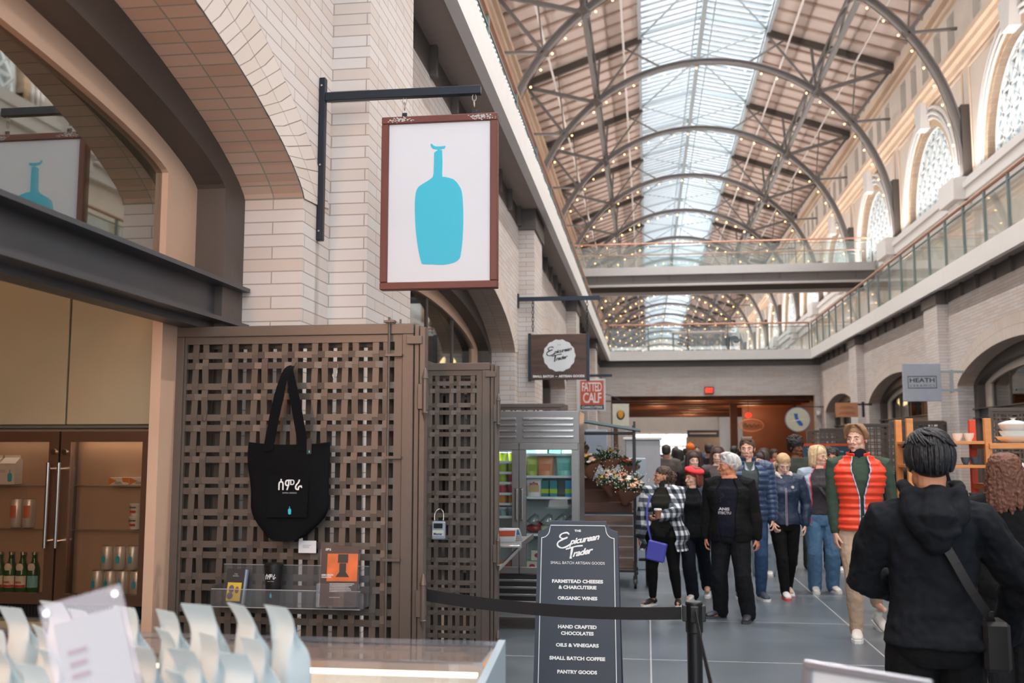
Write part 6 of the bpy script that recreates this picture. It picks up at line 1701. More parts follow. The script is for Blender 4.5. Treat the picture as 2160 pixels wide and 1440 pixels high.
def hand(mb, wrist, d, palm_n, side, H, curl=0.5, thumb_out=0.5):
    """palm + five separate fingers, built along d; palm_n is the palm's facing direction."""
    s = H*0.105/0.19; d = Vector(d).normalized(); n = Vector(palm_n); n = (n-d*n.dot(d)).normalized(); r = d.cross(n)*side
    w = Vector(wrist)
    P = lambda a, b, c: w+d*(a*s)+r*(b*s)+n*(c*s)
    frame_tube(mb, [P(-0.02, 0, 0), P(0.02, 0, 0), P(0.05, 0, 0), P(0.088, 0, 0)], [(.027*s, .020*s), (.034*s, .018*s), (.041*s, .016*s), (.040*s, .014*s)], 10, up=n)
    for k, (b0, L, rr) in enumerate(((-.031, .070, .0088), (-.0105, .080, .0092), (.0105, .075, .0088), (.031, .058, .0078))):
        pts = [P(.080, b0, 0)]; ang = 0.15+curl*0.4; p = P(.092, b0*1.06, 0.001); pts.append(p)
        for seg in (0.42, 0.32, 0.26):
            dd = d*cos(ang)+n*sin(ang)+r*(b0*1.6*(1-curl)); dd.normalize(); p = p+dd*(L*seg*s); pts.append(p); ang += curl*1.15
        frame_tube(mb, pts, [rr*s, rr*s, rr*s*.97, rr*s*.9, rr*s*.75], 8, up=n)
    b0 = -.036
    p = P(.018, b0*.6, .004); pts = [p]; ang = thumb_out
    for seg, nn in ((.036, .2), (.030, .45), (.024, .7)):
        dd = (d*cos(ang*0.9)-r*sin(ang)+n*nn).normalized(); p = p+dd*(seg*s); pts.append(p); ang *= 0.7
    frame_tube(mb, pts, [.013*s, .0115*s, .010*s, .0082*s], 8, up=n)

def head_parts(mb, F, hh, female=False, age=0, fat=0.0):
    """F maps head-space (height 1, facing -Y) to body space."""
    def E(c, r, rz=0, n=14, m=10):
        t = MB(); t.ell(c, r, n, m, Matrix.Rotation(rz, 3, 'X') if rz else None)
        vs = [F(v) for v in t.v]; mb.add(vs, t.f)
    def T(pts, rad, n=8):
        t = MB(); frame_tube(t, pts, rad, n); mb.add([F(v) for v in t.v], t.f)
    k = 0.93 if female else 1.0
    E((0, .07, .635), (.325, .405, .365), n=20, m=14)                 # skull
    E((0, -.10, .47), (.275+fat, .265, .33), n=18, m=12)              # face
    E((0, -.15, .24), (.215*k+fat, .20, .185), n=16, m=10)            # jaw
    E((0, -.275, .085), (.095*k, .085, .075))                         # chin
    E((0, -.255, .575), (.215, .115, .05))                            # brow
    for s in (-1, 1):
        E((s*.15, -.235, .385), (.10+fat, .10, .10)); E((s*.335, .04, .47), (.032, .075, .115), 0.15)
        E((s*.075, -.37, .325), (.042, .04, .032)); E((s*.205, -.03, .23), (.07, .15, .14))
    T([(0, -.345, .55), (0, -.385, .47), (0, -.44, .385), (0, -.455, .345)], [.034, .034, .042, .046])
    E((0, -.345, .205), (.085, .05, .028)); E((0, -.335, .165), (.075, .05, .03)); E((0, -.30, .19), (.13, .06, .08))
    return mb

def hair_mesh(F, style, seed=0):
    mb = MB(); rnd = random.Random(seed)
    def E(c, r, n=16, m=10):
        t = MB(); t.ell(c, r, n, m); mb.add([F(v) for v in t.v], t.f)
    def T(pts, rad, n=7):
        t = MB(); frame_tube(t, smooth_path(pts, 3), [rad[min(int(i/3), len(rad)-1)] for i in range((len(pts)-1)*3+1)], n); mb.add([F(v) for v in t.v], t.f)
    if style in ('short', 'swept', 'white', 'curtain', 'crop'):
        E((0, .105, .70), (.362, .43, .335), 20, 12); E((0, .235, .50), (.315, .285, .27))
        for s in (-1, 1): E((s*.295, .06, .58), (.06, .16, .13))
        if style == 'swept':
            for i in range(14): x = -.26+i*.04; T([(x, -.24, .86), (x+.02, -.22, .98), (x+.05, 0.0, 1.06), (x+.05, .2, 1.0)], [.05, .06, .06, .05])
        if style == 'white':
            for i in range(30):
                a = rnd.uniform(-2.2, 2.2); x = sin(a)*.31; y = .10+cos(a)*.33; T([(x*.5, y*.3-.05, 1.02), (x*.95, y*.8, .92), (x*1.12, y*1.05+.05, .70), (x*1.02, y*1.1+.07, .48)], [.06, .065, .06, .04])
            for i in range(10): x = -.25+i*.055; T([(x, -.22, .84), (x-.03, -.20, .97), (x, 0.0, 1.04)], [.045, .06, .06])
        if style == 'curtain':
            for s in (-1, 1):
                for i in range(9):
                    k = i/8; T([(s*.02, -.20+.24*k, 1.00), (s*(.17-.03*k), -.29+.30*k, .99), (s*.315, -.235+.27*k, .82), (s*.365, -.13+.23*k, .64), (s*.35, -.07+.22*k, .50)], [.045, .06, .06, .045, .025])
            E((0, .05, .93), (.30, .33, .13))
        if style == 'crop':
            for i in range(10): x = -.2+i*.045; T([(x, -.23, .87), (x, -.20, .96), (x, 0.0, 1.03)], [.04, .05, .05])
    elif style == 'black_back':
        E((0, .10, .70), (.375, .44, .34), 20, 12); E((0, .22, .52), (.34, .32, .30))
        for s in (-1, 1): E((s*.27, .10, .56), (.08, .20, .17))
        for i in range(190):
            a = rnd.uniform(0, 2*pi); k = rnd.uniform(0.1, 1.0); r1 = .40*k
            cx_, cy_ = cos(a)*r1*.85, .10+sin(a)*r1
            ctr = (0.03, .18)
            sw = rnd.uniform(.25, .6); pts = []
            for j in range(4):
                aa = a+sw*j; rr = r1*(0.55+0.22*j); x = cos(aa)*rr*.9; y = .12+sin(aa)*rr*1.05
                q = 1-(x/.40)**2-((y-.10)/.47)**2; z = .70+.36*sqrt(max(q, 0.02))+rnd.uniform(0, .02)
                pts.append((x, y, z))
            T(pts, [.018, .022, .020, .012], 5)
        for i in range(90):
            a = rnd.uniform(-1.9, 1.9); x = sin(a); y = cos(a); e = rnd.uniform(.22, .36)+.12*abs(x)
            T([(x*.30, .10+y*.36, .90), (x*.385, .10+y*.45, .70), (x*.375, .11+y*.44, .50), (x*.32, .12+y*.36, e)], [.02, .026, .026, .012], 5)
    elif style == 'afro':
        E((0, .10, .76), (.46, .50, .42), 24, 16); E((0, .24, .52), (.40, .36, .34)); 
        for i in range(60):
            a = rnd.uniform(0, 2*pi); t = rnd.uniform(0, 1.6); E((.44*sin(t)*cos(a), .10+.48*sin(t)*sin(a), .78+.40*cos(t)), (.09,)*3, 8, 6) if not (sin(a) < -.55 and t > .9) else None
    else:
        tight = style in ('pony', 'bun')
        E((0, .105, .70), (.352, .43, .335) if tight else (.375, .44, .345), 20, 12); E((0, .22, .50), (.32, .28, .28) if tight else (.35, .30, .32))
        n = 0 if tight else 34 if style in ('long', 'curly', 'longback') else 22
        end = {'long': -.55, 'curly': -.25, 'longback': -.45, 'bob': .10, 'blonde_bob': .02, 'pony': .35, 'bun': .3, 'redbob': .05}.get(style, 0)
        for i in range(n):
            a = -2.0+4.0*i/(n-1); x = sin(a); y = cos(a)
            if style == 'longback': a = -2.9+5.8*i/(n-1); x = sin(a); y = cos(a)
            wv = rnd.uniform(-.05, .05); tip = end+rnd.uniform(-.1, .1)
            if style in ('pony', 'bun'): tip = .45
            cu = .05 if style in ('curly', 'longback') else .015
            if y < -.35 and style != 'longback': x *= 1.1
            T([(x*.06, .02, 1.05), (x*.27, .10+y*.33, .98), (x*.38, .10+y*.40, .72), (x*.40+wv+cu*sin(i), .10+y*.38, (.72+tip)/2+.1), (x*.40+wv*1.5-cu*sin(i*2), .12+y*.34, tip)], [.07, .085, .085, .085, .04])
        if style == 'pony':
            for i in range(10): T([(.26, .28, .60), (.42+rnd.uniform(-.05, .05), .25, .45), (-.42+.84*0+.44+rnd.uniform(-.05, .05), .12, .2), (.42+rnd.uniform(-.08, .08), -.02, .02)], [.06, .08, .07, .03]) if False else T([(-.2, .30, .55), (-.38+rnd.uniform(-.04, .04), .26, .42), (-.47+rnd.uniform(-.05, .05), .14, .22), (-.44+rnd.uniform(-.06, .06), .02, .06)], [.06, .08, .075, .03])
        if style == 'bun':
            E((.0, .46, .48), (.22, .22, .22)); 
            for i in range(46):
                a = rnd.uniform(0, 2*pi); t = rnd.uniform(0, pi); E((.22*sin(t)*cos(a), .50+.22*sin(t)*sin(a), .46+.24*cos(t)), (.065,)*3, 7, 5)
    return mb

def person(lab, x, y, rz, H, skin_rgb, hair, hair_rgb, top, bottom, shoe_rgb, head=(0, 0, 0), feet=None, hands=None, girth=1.0, sh=1.0, hip=1.0, female=False, fat=0.0, vox=0.006, belly=0.0, stance=0.0, curls=(0.5, 0.5), palms=None, elbow=None, knee=None, lean=(0, 0), hide_face=False, group=None, shoe_sole=(225, 225, 222), flare=0.0, far=False, shz=.812):
    """Facing -Y when rz = 0.  side index 0: the -X side, 1: the +X side."""
    t = thing('person', lab, 'person', (x, y, 0), rz, group)
    msk = skin('skin %d %d %d' % skin_rgb, skin_rgb)
    g = girth
    Z = lambda f: f*H
    lx, ly = lean
    def tor(f): return lx*max(0, (f-.5)/.35), ly*max(0, (f-.5)/.35)
    feet = feet or [(-.065, 0.0, 0), (.065, 0.0, 0)]
    J = {}
    for i, s in enumerate((-1, 1)):
        hj = Vector((s*.052*H*hip, 0, Z(.51)))
        fx, fy, fz = feet[i][:3]
        an = Vector((fx, fy+.02, fz+.048*H))
        kh = (knee[i] if knee else (s*.05, -1, 0))
        kn, an2 = ik(hj, an, .243*H, .232*H, kh)
        J['hip%d' % i], J['knee%d' % i], J['ank%d' % i] = hj, kn, an2
        sj = Vector((s*.108*H*sh+lx, .004*H+ly, Z(shz)))
        hd = Vector(hands[i]) if hands else Vector((s*(.15*H*sh+.03*g), -.02, Z(.455)))
        eh = elbow[i] if elbow else (s*.35, 1.0, -.1)
        el, wr = ik(sj, hd, .172*H, .150*H, eh)
        J['sh%d' % i], J['el%d' % i], J['wr%d' % i] = sj, el, wr
    def torso_rings(mb, d, f0, f1, n=24, gx=1.0, extra=None):
        rs = [r for r in TORSO]
        def at(f):
            for a, b in zip(rs[:-1], rs[1:]):
                if a[0] <= f <= b[0]:
                    k = (f-a[0])/(b[0]-a[0]); return [a[j]+(b[j]-a[j])*k for j in range(4)]
            return list(rs[0] if f < rs[0][0] else rs[-1])
        m = max(8, int((f1-f0)/0.012)); R = []
        for i in range(m+1):
            f = f0+(f1-f0)*i/m; q = at(f)
            hipk = hip if f < .60 else (1+(hip-1)*max(0, (.68-f)/.08)); shk = sh if f > .72 else 1+(sh-1)*max(0, (f-.62)/.10)
            rx = q[1]*H*g*(hipk if f < .66 else shk)+d; ry = q[2]*H*g+d
            if f > .80: rx = q[1]*H*(1+(g-1)*.5)*shk+d; ry = q[2]*H+d
            by = -belly*H*math.exp(-((f-.60)/.07)**2)
            bust = -0.014*H*math.exp(-((f-.725)/.03)**2) if female else 0
            ox, oy = tor(f)
            if extra: rx, ry = extra(f, rx, ry)
            R.append((f, ox, q[3]*H+oy, rx, ry, by, bust))
        return R
    def solid_torso(mb, d, f0, f1, n=24, extra=None):
        R = torso_rings(mb, d, f0, f1, n, extra=extra)
        vs = []
        for (f, ox, oy, rx, ry, by, bu) in R:
            for k in range(n):
                a = 2*pi*k/n; cx_, sy = sup(a, .85)
                yy = sy*ry
                if sy < 0: yy += (by+bu)*min(1, abs(sy))
                vs.append((ox+cx_*rx, oy+yy, Z(f)))
        m = len(R)
        fs = [(i*n+k, i*n+(k+1) % n, (i+1)*n+(k+1) % n, (i+1)*n+k) for i in range(m-1) for k in range(n)]
        fs += [tuple(reversed(range(n))), tuple((m-1)*n+k for k in range(n))]
        mb.add(vs, fs)
    def shell_torso(mb, d, f0, f1, gap, th=0.014, n=40, extra=None):
        """open-fronted garment: gap(f) gives the half angle left open at the front"""
        R = torso_rings(mb, d, f0, f1, n, extra=extra); vs = []; m = len(R)
        for (f, ox, oy, rx, ry, by, bu) in R:
            gp = gap(f)
            for layer in (0, 1):
                for k in range(n+1):
                    a = -pi/2+gp+(2*pi-2*gp)*k/n; cx_, sy = sup(a, .85); q = th*layer
                    yy = sy*(ry-q)
                    if sy < 0: yy += (by+bu)*abs(sy)
                    vs.append((ox+cx_*(rx-q), oy+yy, Z(f)))
        w = 2*(n+1); fs = []
        EDG.clear(); EDG.extend([(vs[i*w], vs[i*w+n]) for i in range(m)])
        for i in range(m-1):
            for k in range(n):
                fs.append((i*w+k, i*w+k+1, (i+1)*w+k+1, (i+1)*w+k)); o_ = n+1
                fs.append((i*w+o_+k+1, i*w+o_+k, (i+1)*w+o_+k, (i+1)*w+o_+k+1))
            for k in (0, n): fs.append((i*w+k, (i+1)*w+k, (i+1)*w+n+1+k, i*w+n+1+k) if k == 0 else ((i+1)*w+k, i*w+k, i*w+n+1+k, (i+1)*w+n+1+k))
        for i in (0, m-1):
            for k in range(n): fs.append((i*w+k, i*w+k+1, i*w+n+2+k, i*w+n+1+k))
        mb.add(vs, fs)
    def sleeves(mb, d, upto=1.0, sides=(0, 1), puff=0.0, rk=1.0, start=0.0):
        for i in sides:
            a, b, c = J['sh%d' % i], J['el%d' % i], J['wr%d' % i]
            inn = Vector((lx*.9, a.y, a.z-.01*H)); inn = a.lerp(Vector((lx, a.y, a.z+.012*H)), .38)
            pts = [inn, a, a.lerp(b, .3), a.lerp(b, .65), b]; rad = [.034*H, .036*H, .034*H, .030*H, .027*H]
            if upto > .55:
                u = (upto-.5)*2; e = b.lerp(c, u); pts += [b.lerp(e, .35), b.lerp(e, .75), e]; rad += [.027*H, .023*H, .019*H]
            rad = [(r*(1+(g-1)*.7)+d)*rk for r in rad]
            if puff:
                P2 = []; R2 = []
                for k in range(len(pts)-1):
                    for j in range(6):
                        P2.append(pts[k].lerp(pts[k+1], j/6)); R2.append(rad[k]+(rad[k+1]-rad[k])*j/6)
                P2.append(pts[-1]); R2.append(rad[-1]); L = 0; R3 = []
                for k in range(len(P2)):
                    if k: L += (P2[k]-P2[k-1]).length
                    R3.append(R2[k]+puff*(abs(sin(pi*L/.055))-.5))
                pts, rad = P2, R3
            frame_tube(mb, pts, rad, 14)
    def legs(mb, d, ff=0.0, f_end=0.0, rk=1.0):
        for i in (0, 1):
            a, b, c = J['hip%d' % i], J['knee%d' % i], J['ank%d' % i]; e = b.lerp(c, 1-f_end)
            pts = [a+Vector((0, 0, .03*H)), a.lerp(b, .15), a.lerp(b, .5), a.lerp(b, .85), b, b.lerp(e, .3), b.lerp(e, .65), e]
            rad = [.050*H*hip, .052*H*hip, .047*H, .037*H, .034*H, .034*H, .028*H, .022*H]
            gg = 1+(g-1)*.6; rad = [(r*gg+d+ff*(k/7)**1.5)*rk for k, r in enumerate(rad)]
            frame_tube(mb, pts, rad, 14)
    # head frame
    hh = .240*(H/1.7)**.5*(1 if not female else .97)
    neck = Vector((lx, .012*H+ly, H-hh*1.0)); yaw, pit, rol = head
    RM = Matrix.Rotation(yaw, 3, 'Z') @ Matrix.Rotation(pit, 3, 'X') @ Matrix.Rotation(rol, 3, 'Y')
    piv = Vector((0, .06, .12))
    def F(v): 
        v = Vector(v); return neck+RM @ ((v-piv)*hh)+piv*hh
    # --- body: one continuous skin
    b = MB(); dB = -.004
    solid_torso(b, dB, .485, .865)
    legs(b, dB); sleeves(b, dB)
    frame_tube(b, [Vector((lx, .008*H+ly, Z(.80))), Vector((lx, .006*H+ly, Z(.845))), F((0, .10, .15)), F((0, .08, .38))], [.042*H, .034*H, .033*H*(1+fat*2), .034*H*(1+fat*2)], 14)
    head_parts(b, F, hh, female, fat=fat)
    for i, s in enumerate((-1, 1)):
        a, w = J['el%d' % i], J['wr%d' % i]; d = (w-a).normalized()
        pn = palms[i] if palms else (-s, 0.2, 0)
        hand(b, w, d if not (palms and len(palms) > 2) else palms[2], pn, s, H, curls[i], .6)
        an = J['ank%d' % i]; fy = feet[i][3] if len(feet[i]) > 3 else 0.0
        fd = Vector((sin(fy), -cos(fy), 0)); 
        frame_tube(b, [an+Vector((0, 0, .02)), an+Vector((0, 0, -.02))+fd*.01, an+Vector((0, 0, -.045*H+.03))+fd*.07, an+Vector((0, 0, -.045*H+.02))+fd*.14], [.030, .032, .034, .026], 8)
    bo = b.build('body', msk, t); remesh(bo, vox, 1)
    # face details
    if not hide_face:
        for s in (-1, 1):
            e = MB(); tm = MB(); tm.ell((s*.135, -.316, .485), (.050, .034, .019), 12, 8); e.add([F(v) for v in tm.v], tm.f); eo = e.build('eye', M_eyew, t, smooth=180)
            e = MB(); tm = MB(); tm.ell((s*.135, -.342, .485), (.022, .012, .019), 10, 6); e.add([F(v) for v in tm.v], tm.f); e.build('iris', M_iris, eo, smooth=180)
            e = MB(); tm = MB(); tm.tube([(s*.06, -.372, .565), (s*.13, -.368, .585), (s*.21, -.315, .565)], [.012, .016, .008], 6); e.add([F(v) for v in tm.v], tm.f); e.build('eyebrow', mat('brow %d %d %d' % hair_rgb, tuple(int(c*.6) for c in hair_rgb), .8), t)
        e = MB(); tm = MB(); tm.ell((0, -.385, .200), (.072, .022, .016), 12, 6); tm.ell((0, -.378, .172), (.062, .022, .018), 12, 6); e.add([F(v) for v in tm.v], tm.f); e.build('lips', M_lip, t, smooth=180)
    if hair:
        hm = hair_mesh(F, hair, int(abs(x)*100)); ho = hm.build('hair', mat('hair %d %d %d' % hair_rgb, hair_rgb, 0.45 if hair == 'black_back' else 0.6, 0, 0.2, 40, bump=0.6, bscale=120, stretch=(1, 1, .3)), t)
        nz = {'afro': .02, 'curly': .022, 'bun': .02, 'white': .008, 'longback': .02}.get(hair, .006)
        if hair == 'black_back':
            for p in ho.data.polygons: p.use_smooth = True
        else: remesh(ho, max(vox*.9, .0055), 1, nz, .02 if nz > .01 else .03)
    # shoes
    for i in (0, 1):
        an = J['ank%d' % i]; fy = feet[i][3] if len(feet[i]) > 3 else 0.0; lift = feet[i][4] if len(feet[i]) > 4 else 0.0
        M = Matrix.Translation((an.x, an.y, feet[i][2])) @ Matrix.Rotation(fy, 4, 'Z') @ Matrix.Rotation(lift, 4, 'X')
        s_ = H/1.75
        u = MB(M)
        frame_tube(u, [(0, .045*s_, .055*s_), (0, -.01, .062*s_), (0, -.06*s_, .058*s_), (0, -.12*s_, .045*s_), (0, -.175*s_, .035*s_)], [(.032*s_, .030*s_), (.038*s_, .042*s_), (.042*s_, .034*s_), (.046*s_, .027*s_), (.036*s_, .020*s_)], 12, up=(0, 0, 1))
        frame_tube(u, [(0, .02*s_, .05*s_), (0, .01*s_, .105*s_)], [.038*s_, .036*s_], 10)
        so = u.build('shoe', mat('shoe %d %d %d' % shoe_rgb, shoe_rgb, .5, 0, .05, 20), t); remesh(so, vox, 1)
        q = MB(M); P = [(.034, .055), (.040, 0), (.038, -.05), (.048, -.12), (.043, -.17), (.022, -.205)]
        poly = [(px*s_, py*s_) for px, py in P]+[(-px*s_, py*s_) for px, py in reversed(P)]
        q.prism(poly, 0.0, .026*s_, 'xy'); q.build('sole', mat('sole %d %d %d' % shoe_sole, shoe_sole, .6, 0, 0), so)
        if not far:
            l = MB(M)
            for k in range(4): l.tube([(-.022*s_, (-.04-.02*k)*s_, (.086-.008*k)*s_), (0, (-.043-.02*k)*s_, (.093-.008*k)*s_), (.022*s_, (-.04-.02*k)*s_, (.086-.008*k)*s_)], .003, 4)
            l.build('laces', mat('laces', (215, 215, 212) if sum(shoe_rgb) < 600 else (190, 190, 188), .7, 0, 0), so)
    K = dict(t=t, J=J, H=H, Z=Z, F=F, solid=solid_torso, shell=shell_torso, sleeves=sleeves, legs=legs, vox=vox, hh=hh, lx=lx, ly=ly)
    # trousers
    m_b, kind = bottom[0], bottom[1] if len(bottom) > 1 else 'slim'
    d, ff = {'slim': (.008, .006), 'legging': (.003, .0), 'wide': (.014, .045), 'straight': (.012, .022), 'skirtpant': (.016, .05)}[kind]
    p = MB(); solid_torso(p, .010, .46, .575); legs(p, d, ff, -.06 if kind != 'legging' else .10)
    po = p.build('trousers', m_b, t); remesh(po, vox, 2, .014 if kind != 'legging' else .004, .07)
    top(K)
    return t

def sweater(m, f0=.50, d=.012, upto=.98, name='top', noise=.012, collar=False, short=False, hem=0.0):
    def fn(K):
        b = MB(); K['solid'](b, d, f0, .850, extra=(lambda f, rx, ry: (rx+hem*max(0, (.56-f)/.06), ry+hem*max(0, (.56-f)/.06))))
        K['sleeves'](b, d*.8, .35 if short else upto)
        if collar:
            H = K['H']; n = Vector((K['lx'], .008*H+K['ly'], 0)); frame_tube(b, [n+Vector((0, 0, K['Z'](.842))), n+Vector((0, 0, K['Z'](.878)))], [.047*H, .042*H], 14)
        o = b.build(name, m, K['t']); remesh(o, K['vox'], 2, noise, .08); return o
    return fn
def inner(m, f0=.52, name='shirt', vneck=False):
    def fn(K):
        b = MB(); K['solid'](b, .006, f0, .825); o = b.build(name, m, K['t']); remesh(o, K['vox'], 1, .004, .06); return o
    return fn
def open_jacket(m, f0=.49, d=.024, gap=lambda f: .35, name='jacket', puff=0.0, upto=.97, slv=True, noise=.016, collar=None, trim=None, pz=.055, hem=0.0):
    def fn(K):
        H = K['H']; b = MB()
        def ex(f, rx, ry):
            q = puff*(abs(sin(pi*f*H/pz))-.5) if puff else 0
            h_ = hem*max(0, (.60-f)/.1)
            return rx+q+h_, ry+q+h_
        K['shell'](b, d, f0, .853, gap, extra=ex)
        if slv: K['sleeves'](b, d*.6, upto, puff=puff*.45)
        elif puff:
            for s_ in (-1, 1): frame_tube(b, [(s_*.055, .012, K['Z'](.838)), (s_*.10, .012, K['Z'](.828)), (s_*.155, .010, K['Z'](.815)), (s_*.205, .010, K['Z'](.790))], [(.044, .066), (.050, .078), (.054, .086), (.040, .084)], 14, up=(0, 1, 0))
        if collar:
            c = Vector((K['lx'], .006*H+K['ly'], 0)); n = 28; g0 = gap(.845); vs = []
            ch = collar if isinstance(collar, float) else 0.0; prof = ((.838, .050), (.860-ch*.5, .051), (.882-ch, .056), (.882-ch, .050), (.860-ch*.5, .044), (.838, .042))
            for (f, r) in prof:
                for k in range(n+1):
                    a = -pi/2+g0+(2*pi-2*g0)*k/n; vs.append((c.x+cos(a)*r*H, c.y+sin(a)*r*H*.92+.004, K['Z'](f)+.01*sin(a)))
            w = n+1; fs = [(i*w+k, i*w+k+1, ((i+1) % 6)*w+k+1, ((i+1) % 6)*w+k) for i in range(6) for k in range(n)]+[tuple(i*w for i in range(6)), tuple(reversed([i*w+n for i in range(6)]))]
            b.add(vs, fs)
        o = b.build(name, m, K['t']); remesh(o, K['vox'], 1 if puff else 2, noise if not puff else .006, .08)
        return o
    return fn
def wear(*fns):
    def f(K):
        for q in fns: q(K)
    return f
def front_y(K, f, x, d):
    """y of the garment front at height fraction f and offset x"""
    H = K['H']
    for a, b in zip(TORSO[:-1], TORSO[1:]):
        if a[0] <= f <= b[0]:
            k = (f-a[0])/(b[0]-a[0]); q = [a[j]+(b[j]-a[j])*k for j in range(4)]; break
    rx, ry = q[1]*H+d, q[2]*H+d
    return q[3]*H-ry*sqrt(max(0.05, 1-min(.95, (x/rx)**2)))

def checks():
    m, nt, p = nodes('black and white gingham flannel'); N = nt.nodes; L = nt.links
    tc = N.new('ShaderNodeTexCoord'); sp = N.new('ShaderNodeSeparateXYZ'); L.new(tc.outputs['Object'], sp.inputs[0])
    def st(a, b_, per, off):
        s = N.new('ShaderNodeMath'); s.operation = 'MULTIPLY_ADD'; s.inputs[1].default_value = 1/per; s.inputs[2].default_value = 100+off
        L.new(a, s.inputs[0])
        if b_ is not None:
            s0 = N.new('ShaderNodeMath'); s0.operation = 'ADD'; L.new(a, s0.inputs[0]); L.new(b_, s0.inputs[1]); L.new(s0.outputs[0], s.inputs[0])
        f = N.new('ShaderNodeMath'); f.operation = 'FRACT'; L.new(s.outputs[0], f.inputs[0])
        g = N.new('ShaderNodeMath'); g.operation = 'GREATER_THAN'; g.inputs[1].default_value = .5; L.new(f.outputs[0], g.inputs[0]); return g.outputs[0]
    a = st(sp.outputs[0], sp.outputs[1], .095, .2); b_ = st(sp.outputs[2], None, .095, .1)
    ad = N.new('ShaderNodeMath'); ad.operation = 'ADD'; L.new(a, ad.inputs[0]); L.new(b_, ad.inputs[1])
    hf = N.new('ShaderNodeMath'); hf.operation = 'MULTIPLY'; hf.inputs[1].default_value = .5; L.new(ad.outputs[0], hf.inputs[0])
    r = N.new('ShaderNodeValToRGB'); r.color_ramp.interpolation = 'CONSTANT'; e = r.color_ramp.elements
    e[0].color = lin(208, 210, 212); e[1].position = .3; e[1].color = lin(100, 106, 116); n3 = e.new(.8); n3.color = lin(26, 30, 40)
    L.new(hf.outputs[0], r.inputs[0]); L.new(r.outputs[0], p.inputs['Base Color']); p.inputs['Roughness'].default_value = .9
    return m
FAIR, TAN, BROWN, PALE, RUDDY = (226, 178, 156), (196, 142, 114), (120, 78, 56), (232, 192, 172), (206, 138, 108)

# 1 youth in orange vest, mid stride
def vest_top(K):
    H = K['H']
    sweater(cloth('bottle green sweatshirt', (62, 78, 66)), .535, .010, .97, 'sweatshirt')(K)
    o = open_jacket(mat('orange red puffer nylon', (232, 66, 34), .45, 0, .04, 8, sheen=.1), .505, .036, lambda f: .07+.36*max(0, (f-.66)/.19)**1.1, 'vest', puff=.020, slv=False, collar=.012, pz=.062)(K)
    e = MB()
    for q_ in (0, 1): e.tube([Vector(E_[q_])+Vector((0, -.006, 0)) for E_ in EDG], .0055, 5)
    e.build('zip_piping', mat('pale lilac piping', (196, 190, 214), .5), K['t'])
    c = MB(); frame_tube(c, [Vector((0, .004*H, K['Z'](.832))), Vector((0, .002*H, K['Z'](.860)))], [.047*H, .043*H], 16); co = c.build('inner_collar', cloth('navy collar', (34, 36, 46)), K['t']); remesh(co, .006, 1)
    MB().box(.075, .105, front_y(K, .745, .09, .034)-.004, front_y(K, .745, .09, .034)+.02, K['Z'](.738), K['Z'](.747)).build('badge', M_greyink, K['t'])
    bb = MB(); bb.ell((0, .004, K['Z'](.535)), (.098*H, .074*H, .012*H), 20, 6); bb.build('belt', M_black, K['t'])
person('youth in orange red quilted vest and beige chinos, mid stride', 1.86, 9.25, radians(-4), 1.86, FAIR, 'curtain', (150, 112, 84), vest_top, (cloth('beige chino', (190, 164, 142), bump=.2), 'slim'), (214, 212, 206), head=(radians(-28), radians(-2), 0), feet=[(-.07, -.06, 0, -.1), (.20, .62, .03, .35, .35)], hands=[(-.22, -.04, .90), (.24, .02, .92)], elbow=[(-1, .6, 0), (1, .4, 0)], girth=.98, sh=1.06, vox=.005, knee=[(-.05, -1, 0), (.1, -1, 0)])

# 2 plaid coat woman
def plaid_top(K):
    H = K['H']; t = K['t']
    sweater(cloth('olive turtleneck', (52, 52, 44)), .50, .012, .5, 'turtleneck', collar=True)(K)
    open_jacket(checks(), .40, .034, lambda f: .42+.25*max(0, (.65-f)/.2), 'flannel_coat', upto=.97, hem=.05, collar=True)(K)
    m = mat('blue violet leather', (78, 78, 176), .5, 0, .03)
    s = MB(); pts = [(-.10, -.135, K['Z'](.80)), (-.135, -.18, K['Z'](.70)), (-.12, -.215, K['Z'](.58)), (-.085, -.235, K['Z'](.475))]
    pts = smooth_path(pts, 4)
    for a, b_ in zip(pts[:-1], pts[1:]): s.beam(a, b_, .018, .004, (0, 1, 0))
    bg = MB(Matrix.Translation((-.03, -.245, K['Z'](.405))) @ Matrix.Rotation(radians(12), 4, 'Y'))
    bg.box(-.10, .10, -.025, .025, -.10, .10, .012); bo = bg.build('handbag', m, t); s.build('bag_strap', m, bo)
person('woman in black and white checked coat holding a paper cup', .16, 10.85, radians(-12), 1.46, TAN, 'bun', (74, 54, 44), plaid_top, (cloth('black legging', (24, 24, 27)), 'legging'), (30, 30, 32), head=(radians(-62), 0, 0), feet=[(-.13, .0, 0, -.5), (.13, .05, 0, .15)], hands=[(-.26, -.04, .66), (.02, -.30, .945)], elbow=[(-1, .4, 0), (1, .3, -.3)], girth=1.22, sh=1.05, hip=1.12, female=True, fat=.03, belly=.02, curls=(.4, .75), palms=[(1, 0, 0), (0, .5, 1)], vox=.005)
t = thing('paper_cup', 'kraft paper coffee cup held by the woman in the checked coat', 'cup', (.10, 10.50, .935)); b = MB(); b.lathe([(.028, 0), (.038, .085)], n=18); b.build('cup_body', M_kraft, t, smooth=40); b = MB(); b.lathe([(.041, .084), (.041, .094), (.036, .102), (0, .102)], n=18); b.build('lid', M_white, t, smooth=40)

